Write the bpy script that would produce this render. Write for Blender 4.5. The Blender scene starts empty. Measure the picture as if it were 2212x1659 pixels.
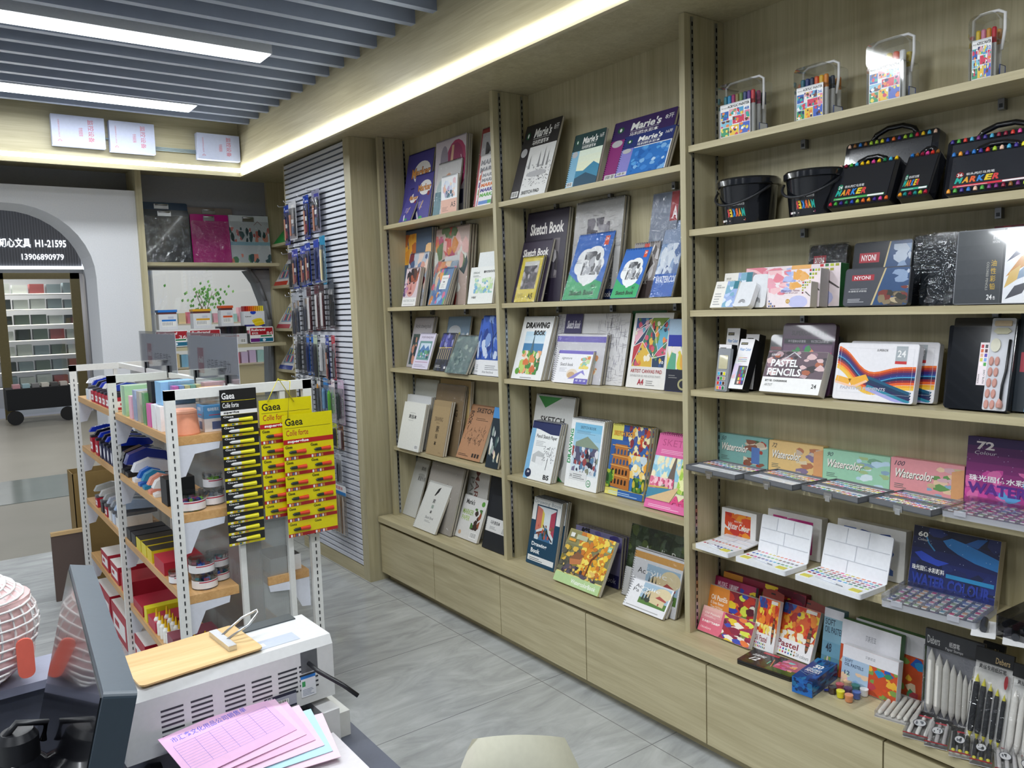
import bpy, math, random
from mathutils import Matrix, Vector
SC = bpy.context.scene
COL = SC.collection
R = math.radians
# ------------------------------------------------------------ camera
# X points into the long shelf wall, Y runs along it away from the till, Z is up; metres
cd = bpy.data.cameras.new('camera'); cam = bpy.data.objects.new('camera', cd); COL.objects.link(cam)
cd.sensor_width = 36.0; cd.lens = 1727.777 / 2212 * 36.0; cd.clip_start = 0.05; cd.clip_end = 100
def _cam():
    ya, pi_, ro = R(36.4529), R(-5.6067), R(-1.7992)
    f = Vector((math.sin(ya)*math.cos(pi_), math.cos(ya)*math.cos(pi_), math.sin(pi_)))
    r = Vector((math.cos(ya), -math.sin(ya), 0)); u = r.cross(f)
    r2 = math.cos(ro)*r + math.sin(ro)*u; u2 = -math.sin(ro)*r + math.cos(ro)*u
    m = Matrix.Identity(4)
    for i in range(3): m[i][0], m[i][1], m[i][2] = r2[i], u2[i], -f[i]
    m[0][3], m[1][3], m[2][3] = -2.1708, 0.0, 1.6
    return m
cam.matrix_world = _cam(); SC.camera = cam
# ------------------------------------------------------------ world, light, exposure
SC.view_settings.view_transform = 'Standard'; SC.view_settings.look = 'None'
SC.view_settings.exposure = -0.38; SC.view_settings.gamma = 1.0; SC.view_settings.use_curve_mapping = False
SC.cycles.use_denoising = True; SC.cycles.max_bounces = 8; SC.cycles.transparent_max_bounces = 24
SC.cycles.diffuse_bounces = 4; SC.cycles.glossy_bounces = 4; SC.cycles.transmission_bounces = 4
SC.cycles.caustics_reflective = False; SC.cycles.caustics_refractive = False; SC.cycles.sample_clamp_indirect = 6
w = bpy.data.worlds.new('world'); SC.world = w; w.use_nodes = True
w.node_tree.nodes['Background'].inputs[0].default_value = (0.80, 0.86, 1.0, 1); w.node_tree.nodes['Background'].inputs[1].default_value = 0.30
def area(name, loc, sx, sy, power, rot=(0,0,0), col=(1,0.97,0.93), spread=180):
    l = bpy.data.lights.new(name, 'AREA'); l.shape = 'RECTANGLE'; l.size = sx; l.size_y = sy; l.energy = power; l.color = col; l.spread = R(spread)
    o = bpy.data.objects.new(name, l); COL.objects.link(o); o.location = loc; o.rotation_euler = rot
    return o
COOL = (0.93, 0.97, 1.0)
# linear ceiling fittings: (x centre, y centre) - each lamp's light sits just under its diffuser
LAMPS = [(-1.45, 3.69, 1.32, .14), (-1.45, 4.78, 1.26, .16), (-1.6, 2.2, 1.3, .14), (-1.6, .9, 1.3, .14), (-1.6, -.4, 1.3, .14), (-3.6, 2.2, 1.3, .14), (-3.6, .5, 1.3, .14), (-3.6, 4.2, 1.3, .14)]
for i, (lx, ly, sx, sy) in enumerate(LAMPS):
    area('ceiling_lamp_light', (lx, ly, 2.745), sx, sy, 30 if i > 1 else 18, col=COOL)
# LED line set into the fascia boards
area('led_line_light', (-.432, 2.4, 2.515), 5.6, .02, 14, rot=(0, R(-90), 0), col=COOL).rotation_euler = (R(90), 0, R(-90))
area('led_line_light', (-2.4, 5.228, 2.515), 3.9, .02, 8, rot=(R(-90), 0, 0), col=COOL)
# light in the mall corridor and in the two shops across it
area('corridor_light', (-1.0, 9.5, 4.4), 6, 5, 170, col=COOL)
area('shop_light', (1.3, 10.6, 3.6), 3.0, 2.2, 110, col=(1, .93, .84))
area('shop_light', (-1.2, 16.4, 2.6), 2.2, .8, 60, col=(1, .95, .9))
# ------------------------------------------------------------ materials
def srgb(h):
    if isinstance(h, tuple): return h
    h = h.lstrip('#')
    if len(h) == 3: h = ''.join(c*2 for c in h)
    return tuple(((int(h[i:i+2], 16)/255)/12.92 if int(h[i:i+2], 16)/255 <= .04045 else ((int(h[i:i+2], 16)/255+.055)/1.055)**2.4) for i in (0, 2, 4))
def newmat(name):
    m = bpy.data.materials.new(name); m.use_nodes = True; nt = m.node_tree
    return m, nt, nt.nodes['Principled BSDF']
def attr_mat(name, rough, metal=0, coat=0, noise=.06, spec=.5, bump=0):
    m, nt, b = newmat(name)
    a = nt.nodes.new('ShaderNodeAttribute'); a.attribute_name = 'Col'
    n = nt.nodes.new('ShaderNodeTexNoise'); n.inputs['Scale'].default_value = 90; tc = nt.nodes.new('ShaderNodeTexCoord'); nt.links.new(tc.outputs['Object'], n.inputs['Vector'])
    mr = nt.nodes.new('ShaderNodeMapRange'); mr.inputs[3].default_value = 1-noise; mr.inputs[4].default_value = 1+noise; nt.links.new(n.outputs['Fac'], mr.inputs[0])
    mx = nt.nodes.new('ShaderNodeVectorMath'); mx.operation = 'SCALE'; nt.links.new(a.outputs['Color'], mx.inputs[0]); nt.links.new(mr.outputs[0], mx.inputs['Scale'])
    nt.links.new(mx.outputs[0], b.inputs['Base Color'])
    b.inputs['Roughness'].default_value = rough; b.inputs['Metallic'].default_value = metal; b.inputs['Coat Weight'].default_value = coat; b.inputs['Specular IOR Level'].default_value = spec
    if bump:
        bp = nt.nodes.new('ShaderNodeBump'); bp.inputs['Strength'].default_value = bump; bp.inputs['Distance'].default_value = .002; nt.links.new(n.outputs['Fac'], bp.inputs['Height']); nt.links.new(bp.outputs[0], b.inputs['Normal'])
    return m
PRINT = attr_mat('printed_card', .45); GLOSS = attr_mat('glossy_print', .22, coat=.3); PAPER = attr_mat('paper', .8); PLAST = attr_mat('moulded_plastic', .38, bump=.05); SHINY = attr_mat('shiny_plastic', .12, coat=.5)
METAL = attr_mat('metal', .28, metal=1); PAINT = attr_mat('powder_coated_steel', .5, bump=.08)
def wood(name, axis, c1, c2, rough=.42, sc=1.0):
    m, nt, b = newmat(name)
    tc = nt.nodes.new('ShaderNodeTexCoord'); mp = nt.nodes.new('ShaderNodeMapping'); geo = nt.nodes.new('ShaderNodeNewGeometry')
    s = [26*sc, 26*sc, 26*sc]; s[axis] = 1.1*sc; mp.inputs['Scale'].default_value = s
    nt.links.new(geo.outputs['Position'], mp.inputs['Vector'])
    n = nt.nodes.new('ShaderNodeTexNoise'); n.inputs['Scale'].default_value = 2.2; n.inputs['Detail'].default_value = 8; n.inputs['Roughness'].default_value = .62; n.inputs['Distortion'].default_value = .9; nt.links.new(mp.outputs[0], n.inputs['Vector'])
    mp2 = nt.nodes.new('ShaderNodeMapping'); s2 = [5*sc, 5*sc, 5*sc]; s2[axis] = .5*sc; mp2.inputs['Scale'].default_value = s2; nt.links.new(geo.outputs['Position'], mp2.inputs['Vector'])
    n2 = nt.nodes.new('ShaderNodeTexNoise'); n2.inputs['Scale'].default_value = 2; n2.inputs['Distortion'].default_value = 1.5; nt.links.new(mp2.outputs[0], n2.inputs['Vector'])
    ad = nt.nodes.new('ShaderNodeMath'); ad.operation = 'MULTIPLY_ADD'; nt.links.new(n.outputs['Fac'], ad.inputs[0]); ad.inputs[1].default_value = .6
    m2 = nt.nodes.new('ShaderNodeMath'); m2.operation = 'MULTIPLY'; nt.links.new(n2.outputs['Fac'], m2.inputs[0]); m2.inputs[1].default_value = .4; nt.links.new(m2.outputs[0], ad.inputs[2])
    cr = nt.nodes.new('ShaderNodeValToRGB'); cr.color_ramp.elements[0].position = .34; cr.color_ramp.elements[1].position = .66
    cr.color_ramp.elements[0].color = (*srgb(c1), 1); cr.color_ramp.elements[1].color = (*srgb(c2), 1); nt.links.new(ad.outputs[0], cr.inputs[0])
    nt.links.new(cr.outputs[0], b.inputs['Base Color']); b.inputs['Roughness'].default_value = rough
    return m
WV = wood('pale_oak_laminate_vertical', 2, '#a89e7c', '#c3bb9a'); WH = wood('pale_oak_laminate_lengthways', 1, '#ab9f7b', '#c9bf9b'); WX = wood('pale_oak_laminate_crossways', 0, '#a89e7c', '#c3bb9a')
OAK = wood('honey_oak_board', 1, '#b98c55', '#d6ab74', .4); OAKX = wood('honey_oak_end', 0, '#9a6c3c', '#c39458', .45, 1.6); PLY = wood('worn_plywood', 0, '#bf9a62', '#dcbd88', .55, .8)
def glass(name, tint=(1, 1, 1), gl=.10, rough=.05, bump=0, bscale=30, wave=False, opac=0.0, col=(.9, .9, .9)):
    """clear sheet: transparent with a mirror-like skin, optionally crinkled (shrink film) or ribbed"""
    m, nt, b = newmat(name); out = nt.nodes['Material Output']
    t = nt.nodes.new('ShaderNodeBsdfTransparent'); t.inputs[0].default_value = (*tint, 1)
    g = nt.nodes.new('ShaderNodeBsdfGlossy'); g.inputs['Roughness'].default_value = rough
    fr = nt.nodes.new('ShaderNodeLayerWeight'); fr.inputs['Blend'].default_value = .25
    mr = nt.nodes.new('ShaderNodeMapRange'); mr.inputs[3].default_value = gl; mr.inputs[4].default_value = min(1, gl+.6); nt.links.new(fr.outputs['Fresnel'], mr.inputs[0])
    mx = nt.nodes.new('ShaderNodeMixShader'); nt.links.new(mr.outputs[0], mx.inputs[0]); nt.links.new(t.outputs[0], mx.inputs[1]); nt.links.new(g.outputs[0], mx.inputs[2])
    last = mx
    if opac:
        d = nt.nodes.new('ShaderNodeBsdfDiffuse'); d.inputs[0].default_value = (*col, 1); m3 = nt.nodes.new('ShaderNodeMixShader'); m3.inputs[0].default_value = opac
        nt.links.new(mx.outputs[0], m3.inputs[1]); nt.links.new(d.outputs[0], m3.inputs[2]); last = m3
    nt.links.new(last.outputs[0], out.inputs[0])
    if bump:
        tc = nt.nodes.new('ShaderNodeTexCoord')
        if wave: n = nt.nodes.new('ShaderNodeTexWave'); n.bands_direction = 'X'
        else: n = nt.nodes.new('ShaderNodeTexNoise'); n.inputs['Detail'].default_value = 3; n.inputs['Distortion'].default_value = 1.2
        n.inputs['Scale'].default_value = bscale; nt.links.new(tc.outputs['Object'], n.inputs['Vector'])
        bp = nt.nodes.new('ShaderNodeBump'); bp.inputs['Strength'].default_value = bump; bp.inputs['Distance'].default_value = .02
        nt.links.new(n.outputs[0 if not wave else 1], bp.inputs['Height']); nt.links.new(bp.outputs[0], g.inputs['Normal'])
    return m
FILM = glass('crinkled_clear_film', gl=.045, rough=.06, bump=.7, bscale=22); CLEAR = glass('clear_plastic', gl=.08, rough=.05, tint=(.96, .97, .97)); PANE = glass('window_glass', gl=.05, rough=.02, tint=(.97, .99, .98))
FROST = glass('frosted_plastic', gl=.06, rough=.25, opac=.35, col=(.82, .84, .92)); RIBBED = glass('ribbed_polycarbonate', gl=.12, rough=.15, tint=(.85, .88, .88), bump=.8, bscale=45, wave=True, opac=.25, col=(.7, .72, .72))
SMOKE = glass('smoked_plastic', gl=.10, rough=.08, tint=(.35, .35, .38))
def emit(name, col, s):
    m, nt, b = newmat(name); b.inputs['Base Color'].default_value = (*col, 1); b.inputs['Emission Color'].default_value = (*col, 1); b.inputs['Emission Strength'].default_value = s
    return m
LAMP = emit('lamp_diffuser', (.93, .97, 1), 6.0); LED = emit('led_strip', (.93, .98, 1), 5.0); SIGNL = emit('sign_letters', (.9, .95, 1), 2.2); WARM = emit('warm_shelf_led', (1, .93, .8), 2.6)
# ------------------------------------------------------------ mesh helpers
class MB:
    def __init__(s): s.v = []; s.f = []; s.c = []; s.m = []; s.sm = []
    def face(s, pts, c, m=0, smooth=False):
        n = len(s.v); s.v += [tuple(p) for p in pts]; s.f.append(tuple(range(n, n+len(pts)))); s.c.append(srgb(c)); s.m.append(m); s.sm.append(smooth)
    def raw(s, vs, fs, c, m=0, smooth=False):
        n = len(s.v); s.v += [tuple(p) for p in vs]; c = srgb(c)
        for f in fs: s.f.append(tuple(n+i for i in f)); s.c.append(c); s.m.append(m); s.sm.append(smooth)
    def box(s, x0, x1, y0, y1, z0, z1, c='#ffffff', m=0, M=None):
        vs = [Vector((x, y, z)) for x in (x0, x1) for y in (y0, y1) for z in (z0, z1)]
        if M is not None: vs = [M @ v for v in vs]
        s.raw(vs, [(0, 1, 3, 2), (4, 6, 7, 5), (0, 4, 5, 1), (2, 3, 7, 6), (0, 2, 6, 4), (1, 5, 7, 3)], c, m)
    def prism(s, pts, z0, z1, c='#ffffff', m=0, M=None, cb=None, smooth=False):
        n = len(pts); vs = [Vector((p[0], p[1], z0)) for p in pts] + [Vector((p[0], p[1], z1)) for p in pts]
        if M is not None: vs = [M @ v for v in vs]
        s.raw(vs, [tuple(range(n-1, -1, -1)), tuple(range(n, 2*n))], c, m)
        s.raw(vs, [(i, (i+1) % n, n+(i+1) % n, n+i) for i in range(n)], cb or c, m, smooth)
    def lathe(s, prof, c='#ffffff', n=20, m=0, M=None, cols=None, smooth=True, cap=True):
        vs = []
        for r_, z in prof: vs += [Vector((r_*math.cos(2*math.pi*i/n), r_*math.sin(2*math.pi*i/n), z)) for i in range(n)]
        if M is not None: vs = [M @ v for v in vs]
        for k in range(len(prof)-1):
            s.raw(vs[k*n:(k+2)*n], [(i, (i+1) % n, n+(i+1) % n, n+i) for i in range(n)], cols[k] if cols else c, m, smooth)
        if cap:
            if prof[0][0] > 1e-6: s.raw(vs[:n], [tuple(range(n-1, -1, -1))], cols[0] if cols else c, m)
            if prof[-1][0] > 1e-6: s.raw(vs[-n:], [tuple(range(n))], cols[-1] if cols else c, m)
    def tube(s, pts, r_, c='#ffffff', n=8, m=0, closed=False, smooth=True):
        pts = [Vector(p) for p in pts]; N = len(pts); vs = []; up = Vector((0, 0, 1))
        for i, p in enumerate(pts):
            if closed: t = pts[(i+1) % N]-pts[i-1]
            else: t = pts[min(i+1, N-1)]-pts[max(i-1, 0)]
            t.normalize(); a = t.cross(up)
            if a.length < .05: a = t.cross(Vector((1, 0, 0)))
            a.normalize(); b = a.cross(t)
            vs += [p + r_*(math.cos(2*math.pi*j/n)*a + math.sin(2*math.pi*j/n)*b) for j in range(n)]
        fs = []
        for i in range(N if closed else N-1):
            q = (i+1) % N
            fs += [(i*n+j, i*n+(j+1) % n, q*n+(j+1) % n, q*n+j) for j in range(n)]
        if not closed: fs += [tuple(range(n-1, -1, -1)), tuple((N-1)*n+j for j in range(n))]
        s.raw(vs, fs, c, m, smooth)
    def build(s, name, mats, parent=None, M=None):
        me = bpy.data.meshes.new(name); me.from_pydata(s.v, [], s.f)
        mats = mats if isinstance(mats, (list, tuple)) else [mats]
        for m in mats: me.materials.append(m)
        me.polygons.foreach_set('material_index', s.m); me.polygons.foreach_set('use_smooth', s.sm)
        ca = me.color_attributes.new('Col', 'FLOAT_COLOR', 'CORNER'); buf = []
        for f, c in zip(s.f, s.c): buf += [c[0], c[1], c[2], 1.0]*len(f)
        ca.data.foreach_set('color', buf); me.update()
        o = bpy.data.objects.new(name, me); COL.objects.link(o)
        if parent: o.parent = parent
        if M is not None: o.matrix_local = M
        return o
def rrect(w_, h_, r_=.004, n=4, x0=0, y0=0):
    out = []
    for cx, cy, a0 in ((w_-r_, r_, -90), (w_-r_, h_-r_, 0), (r_, h_-r_, 90), (r_, r_, 180)):
        out += [(x0+cx+r_*math.cos(R(a0+90*i/n)), y0+cy+r_*math.sin(R(a0+90*i/n))) for i in range(n+1)]
    return out
def tag(o, label=None, cat=None, group=None, kind=None):
    if label: o['label'] = label
    if cat: o['category'] = cat
    if group: o['group'] = group
    if kind: o['kind'] = kind
    return o
def empty(name, M, label=None, cat=None, group=None):
    o = bpy.data.objects.new(name, None); COL.objects.link(o); o.empty_display_size = .02
    if isinstance(M, Matrix): o.matrix_world = M
    else: o.location = M
    return tag(o, label, cat, group)
def T3(x, y, z): return Matrix.Translation((x, y, z))
def RZ(d): return Matrix.Rotation(R(d), 4, 'Z')
def RX(d): return Matrix.Rotation(R(d), 4, 'X')
def RY(d): return Matrix.Rotation(R(d), 4, 'Y')
def struct(name, mb, mats): return tag(mb.build(name, mats), kind='structure')
def dup(root, dM, label=None, group=None):
    kids = [o for o in KIDS.get(root.name, [])]
    r_ = root.copy(); COL.objects.link(r_); r_.matrix_world = dM @ root.matrix_world
    if label: r_['label'] = label
    if group: r_['group'] = group
    for ch in kids:
        c = ch.copy(); COL.objects.link(c); c.parent = r_
    return r_
KIDS = {}
def kid(root, o): KIDS.setdefault(root.name, []).append(o); return o
# ------------------------------------------------------------ flat artwork: printed covers, labels, lettering
_TX = {}
def glyphs(s, bold=.012, wide=1.0):
    k = (s, bold)
    if k not in _TX:
        cu = bpy.data.curves.new('t', 'FONT'); cu.body = s; cu.resolution_u = 2; cu.fill_mode = 'FRONT'; cu.offset = bold
        ob = bpy.data.objects.new('t', cu); me = ob.to_mesh()
        vs = [(v.co.x, v.co.y) for v in me.vertices]; fs = [tuple(p.vertices) for p in me.polygons]; ob.to_mesh_clear()
        bpy.data.objects.remove(ob); bpy.data.curves.remove(cu)
        xs = [v[0] for v in vs] or [0, 1]; ys = [v[1] for v in vs] or [0, 1]
        x0, x1, y0, y1 = min(xs), max(xs), min(ys), max(ys)
        _TX[k] = ([((x-x0)/max(x1-x0, 1e-6), (y-y0)/max(y1-y0, 1e-6)) for x, y in vs], fs)
    return _TX[k]
class Art:
    """a flat printed design in unit coordinates (0..1 across, 0..1 up)"""
    def __init__(s, bg=None): s.ops = []; s.clip = (0, 0, 1, 1); (bg and s.rect(0, 0, 1, 1, bg))
    def _c(s, p): c = s.clip; return (min(max(p[0], c[0]), c[2]), min(max(p[1], c[1]), c[3]))
    def rect(s, x0, y0, x1, y1, c): s.ops.append(([[(x0, y0), (x1, y0), (x1, y1), (x0, y1)]], c)); return s
    def poly(s, pts, c): s.ops.append(([[s._c(p) for p in pts]], c)); return s
    def ell(s, cx, cy, rx, ry, c, n=18, rot=0):
        ca, sa = math.cos(R(rot)), math.sin(R(rot)); pts = []
        for i in range(n):
            a = 2*math.pi*i/n; u, v = rx*math.cos(a), ry*math.sin(a); pts.append((cx+u*ca-v*sa, cy+u*sa+v*ca))
        return s.poly(pts, c)
    def blobs(s, n, box, cols, r0, r1, seed=0, asp=1.0, k=7):
        rd = random.Random(seed); x0, y0, x1, y1 = box; old = s.clip; s.clip = box
        for _ in range(n):
            cx, cy, rr = rd.uniform(x0, x1), rd.uniform(y0, y1), rd.uniform(r0, r1)
            s.poly([(cx+rr*rd.uniform(.55, 1.2)*math.cos(2*math.pi*i/k), cy+asp*rr*rd.uniform(.55, 1.2)*math.sin(2*math.pi*i/k)) for i in range(k)], rd.choice(cols))
        s.clip = old; return s
    def grad(s, x0, y0, x1, y1, ca, cb, n=8):
        a, b = srgb(ca), srgb(cb)
        for i in range(n):
            t = i/(n-1); s.rect(x0, y0+(y1-y0)*i/n, x1, y0+(y1-y0)*(i+1)/n, tuple(a[j]*(1-t)+b[j]*t for j in range(3)))
        return s
    def line(s, pts, wd, c):
        q = []
        for (ax, ay), (bx, by) in zip(pts, pts[1:]):
            dx, dy = bx-ax, by-ay; L = math.hypot(dx, dy) or 1; nx, ny = -dy/L*wd/2, dx/L*wd/2
            q.append([s._c(p) for p in ((ax+nx, ay+ny), (bx+nx, by+ny), (bx-nx, by-ny), (ax-nx, ay-ny))])
        s.ops.append((q, c)); return s
    def text(s, t, x0, y0, x1, y1, c, bold=.012, shear=0, rot=0):
        vs, fs = glyphs(t, bold); o = []
        for u, v in vs:
            if rot == 90: u, v = 1-v, u
            elif rot == -90: u, v = v, 1-u
            o.append(s._c((x0+(x1-x0)*u+shear*v*(y1-y0), y0+(y1-y0)*v)))
        s.ops.append(([[o[i] for i in f] for f in fs], c)); return s
    def lines(s, x0, y0, x1, y1, n, c, th=.35, seed=1):
        rd = random.Random(seed); h = (y1-y0)/n; q = []
        for i in range(n):
            xe = x1-(x1-x0)*rd.uniform(0, .35); ya = y0+h*i; q.append([(x0, ya), (xe, ya), (xe, ya+h*th), (x0, ya+h*th)])
        s.ops.append((q, c)); return s
    def barcode(s, x0, y0, x1, y1, seed=0, c='#222222'):
        rd = random.Random(seed); s.rect(x0, y0, x1, y1, '#f2f2f0'); x = x0+(x1-x0)*.06; q = []
        while x < x1-(x1-x0)*.08:
            w_ = (x1-x0)*rd.choice((.02, .03, .05)); q.append([(x, y0+(y1-y0)*.15), (x+w_, y0+(y1-y0)*.15), (x+w_, y1-(y1-y0)*.1), (x, y1-(y1-y0)*.1)]); x += w_+(x1-x0)*rd.choice((.02, .04))
        s.ops.append((q, c)); return s
    def put(s, mb, x0, y0, w_, h_, z, M=None, m=0, dz=1.6e-5):
        for i, (polys, c) in enumerate(s.ops):
            zz = z+dz*(i+1); c = srgb(c)
            for p in polys:
                vs = [Vector((x0+a*w_, y0+b*h_, zz)) for a, b in p]
                if M is not None: vs = [M @ v for v in vs]
                mb.face(vs, c, m)
def lean(x, y, z, a, T=0):
    """frame of a panel standing on z, leaning back by a degrees: local x to the viewer's right, y up the panel, z out of it"""
    a = R(a); M = Matrix.Identity(4)
    for i, (ex, ey, ez) in enumerate(zip((0, -1, 0), (math.sin(a), 0, math.cos(a)), (-math.cos(a), 0, math.sin(a)))): M[i][0], M[i][1], M[i][2] = ex, ey, ez
    M[0][3], M[1][3], M[2][3] = x, y, z+T*math.sin(a)
    return M
# ------------------------------------------------------------ the room
def tile_mat():
    m, nt, b = newmat('grey_marbled_tile'); geo = nt.nodes.new('ShaderNodeNewGeometry'); sp = nt.nodes.new('ShaderNodeSeparateXYZ'); nt.links.new(geo.outputs['Position'], sp.inputs[0])
    def line(o, off, per, wd):
        a = nt.nodes.new('ShaderNodeMath'); a.operation = 'SUBTRACT'; nt.links.new(o, a.inputs[0]); a.inputs[1].default_value = off-100*per
        d = nt.nodes.new('ShaderNodeMath'); d.operation = 'MODULO'; nt.links.new(a.outputs[0], d.inputs[0]); d.inputs[1].default_value = per
        l = nt.nodes.new('ShaderNodeMath'); l.operation = 'LESS_THAN'; nt.links.new(d.outputs[0], l.inputs[0]); l.inputs[1].default_value = wd; return l
    l1 = line(sp.outputs['Y'], 3.216, .638, .0035); l2 = line(sp.outputs['X'], -.158, 1.276, .0035)
    mx = nt.nodes.new('ShaderNodeMath'); mx.operation = 'MAXIMUM'; nt.links.new(l1.outputs[0], mx.inputs[0]); nt.links.new(l2.outputs[0], mx.inputs[1])
    mp = nt.nodes.new('ShaderNodeMapping'); mp.inputs['Rotation'].default_value = (0, 0, R(35)); mp.inputs['Scale'].default_value = (1, 3, 1); nt.links.new(geo.outputs['Position'], mp.inputs['Vector'])
    n = nt.nodes.new('ShaderNodeTexNoise'); n.inputs['Scale'].default_value = 2.6; n.inputs['Detail'].default_value = 9; n.inputs['Roughness'].default_value = .62; n.inputs['Distortion'].default_value = 1.4; nt.links.new(mp.outputs[0], n.inputs['Vector'])
    cr = nt.nodes.new('ShaderNodeValToRGB'); e = cr.color_ramp.elements; e[0].position = .3; e[0].color = (*srgb('#9b9e9e'), 1); e[1].position = .72; e[1].color = (*srgb('#c3c6c6'), 1); nt.links.new(n.outputs['Fac'], cr.inputs[0])
    mc = nt.nodes.new('ShaderNodeMix'); mc.data_type = 'RGBA'; nt.links.new(mx.outputs[0], mc.inputs[0]); nt.links.new(cr.outputs[0], mc.inputs[6]); mc.inputs[7].default_value = (*srgb('#77797a'), 1)
    nt.links.new(mc.outputs[2], b.inputs['Base Color']); b.inputs['Roughness'].default_value = .13
    return m
TILE = tile_mat()
def plaster(name, c, c2, sc, rough, bump=.15):
    m, nt, b = newmat(name); geo = nt.nodes.new('ShaderNodeNewGeometry'); n = nt.nodes.new('ShaderNodeTexNoise'); n.inputs['Scale'].default_value = sc; n.inputs['Detail'].default_value = 5; nt.links.new(geo.outputs['Position'], n.inputs['Vector'])
    cr = nt.nodes.new('ShaderNodeValToRGB'); cr.color_ramp.elements[0].color = (*srgb(c), 1); cr.color_ramp.elements[1].color = (*srgb(c2), 1); nt.links.new(n.outputs['Fac'], cr.inputs[0]); nt.links.new(cr.outputs[0], b.inputs['Base Color'])
    bp = nt.nodes.new('ShaderNodeBump'); bp.inputs['Strength'].default_value = bump; bp.inputs['Distance'].default_value = .003; nt.links.new(n.outputs['Fac'], bp.inputs['Height']); nt.links.new(bp.outputs[0], b.inputs['Normal']); b.inputs['Roughness'].default_value = rough
    return m
WHITE = plaster('white_textured_wall', '#d2d4d8', '#dfe0e3', 120, .8); GREYW = plaster('grey_wall', '#8f9196', '#9a9ca1', 60, .8); CONC = plaster('beige_stone_floor', '#8d8a7f', '#a39f93', 1.6, .35, .05)
DARK = plaster('dark_void', '#15171b', '#1c1e24', 10, .9); STRIPF = plaster('grey_stone_band', '#7d8786', '#8d9796', 2, .12, .02); SLAT = plaster('blue_grey_baffle_paint', '#8e97a8', '#98a1b2', 20, .45, .02); BRONZE = plaster('bronze_frame', '#6e6440', '#7c7149', 30, .35, .02)
b = MB(); b.box(-6, .23, -3, 6.28, -.05, 0); struct('floor', b, TILE)
b = MB(); b.box(-6, 6, 6.28, 15.6, -.06, -.004); f2 = struct('floor', b, CONC)
b = MB(); b.box(-6, 6, 8.2, 9.4, -.004, .0); struct('trim_5', b, STRIPF)
b = MB(); b.box(-6, -.4, -3, 5.26, 2.98, 3.0); b.box(-.40, .23, -3, 6.1, 2.57, 2.6); b.box(-6, -.40, 5.26, 6.1, 2.57, 2.6)
for k in range(45):
    y = 5.03-.171*k
    if y < -2.6: break
    if abs(y-3.69) < .06 or abs(y-4.78) < .06 or abs(y-2.2) < .06 or abs(y-.9) < .06: b.box(-6, -2.12, y-.0175, y+.0175, 2.765, 2.87, m=1); b.box(-.79, -.42, y-.0175, y+.0175, 2.765, 2.87, m=1)
    else: b.box(-6, -.42, y-.0175, y+.0175, 2.765, 2.87, m=1)
ceil = struct('ceiling', b, [DARK, SLAT])
ceil.data.materials.append(GREYW)
for p in ceil.data.polygons:
    if p.center.z < 2.61 and p.material_index == 0: p.material_index = 2
ceil.data.materials[2] = WV
# fascia boards with the LED line let into them
b = MB(); b.box(-.42, -.40, -3, 5.26, 2.477, 2.98); t1 = struct('trim_1', b, WH); c = MB(); c.box(-.4245, -.42, -2.9, 5.235, 2.503, 2.528); c.build('led_strip', LED, t1)
b = MB(); b.box(-6, -.42, 5.24, 5.26, 2.477, 2.98); t2 = struct('trim_2', b, WX); c = MB(); c.box(-6, -.4245, 5.2355, 5.24, 2.503, 2.528); c.build('led_strip', LED, t2)
# ceiling light fittings
for i, (lx, ly, sx, sy) in enumerate(LAMPS):
    lab = ['long white linear lamp recessed between the ceiling baffles, nearer the camera', 'long white linear lamp recessed between the ceiling baffles, nearer the grey wall boxes'][i] if i < 2 else 'linear ceiling lamp beyond the frame edge, '+['over the till', 'over the near bay', 'behind the camera', 'left aisle middle', 'left aisle near', 'left aisle far'][i-2]
    e = empty('linear_ceiling_lamp', (lx, ly, 2.76), lab, 'ceiling lamp', 'linear ceiling lamps')
    f = MB(); f.box(-sx/2-.006, sx/2+.006, -sy/2-.006, sy/2+.006, 0, .05, '#c8ccd2'); f.build('housing', PAINT, e)
    f = MB(); f.box(-sx/2, sx/2, -sy/2, sy/2, -.004, 0, '#ffffff'); f.build('diffuser', LAMP, e)
# walls
b = MB(); b.box(.206, .23, -3, 6.1, 0, 2.6); struct('wall_right', b, WV)
b = MB(); b.box(-6.05, -6, -3, 6.1, 0, 3); struct('wall_left', b, WHITE)
# back wall: white part with the arched doorway
pts = [(-1.216, 0), (-.95, 0), (-.95, 2.425), (-6, 2.425), (-6, 0), (-2.60, 0)]
arch = [(-2.60, 1.8)] + [(-2.60+.55-.55*math.cos(R(a)), 1.763+.55*math.sin(R(a))) for a in range(10, 91, 10)] + [(-1.216-.45+.45*math.sin(R(a)), 1.863+.45*math.cos(R(a))) for a in range(0, 91, 9)]
Mw = Matrix(((1, 0, 0, 0), (0, 0, -1, 6.15), (0, 1, 0, 0), (0, 0, 0, 1)))
def extr(b, quadlist, y0, y1, m=0):
    for q in quadlist:
        n = len(q); vs = [Vector((x, y0, z)) for x, z in q]+[Vector((x, y1, z)) for x, z in q]
        b.raw(vs, [tuple(range(n)), tuple(range(2*n-1, n-1, -1))]+[(i, n+i, n+(i+1) % n, (i+1) % n) for i in range(n)], '#ffffff', m)
b = MB(); extr(b, [[(-1.216, 0), (-.95, 0), (-.95, 2.425), (-1.216, 2.425)], [(-6, 0), (-2.60, 0), (-2.60, 2.425), (-6, 2.425)]], 5.75, 6.15)
for p, q in zip(arch, arch[1:]):
    if abs(p[0]-q[0]) > 1e-5: extr(b, [[p, q, (q[0], 2.425), (p[0], 2.425)]], 5.75, 6.15)
b.box(-6, -.93, 5.98, 6.15, 2.425, 2.57, m=1)
struct('wall_back', b, [WHITE, GREYW])
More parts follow.
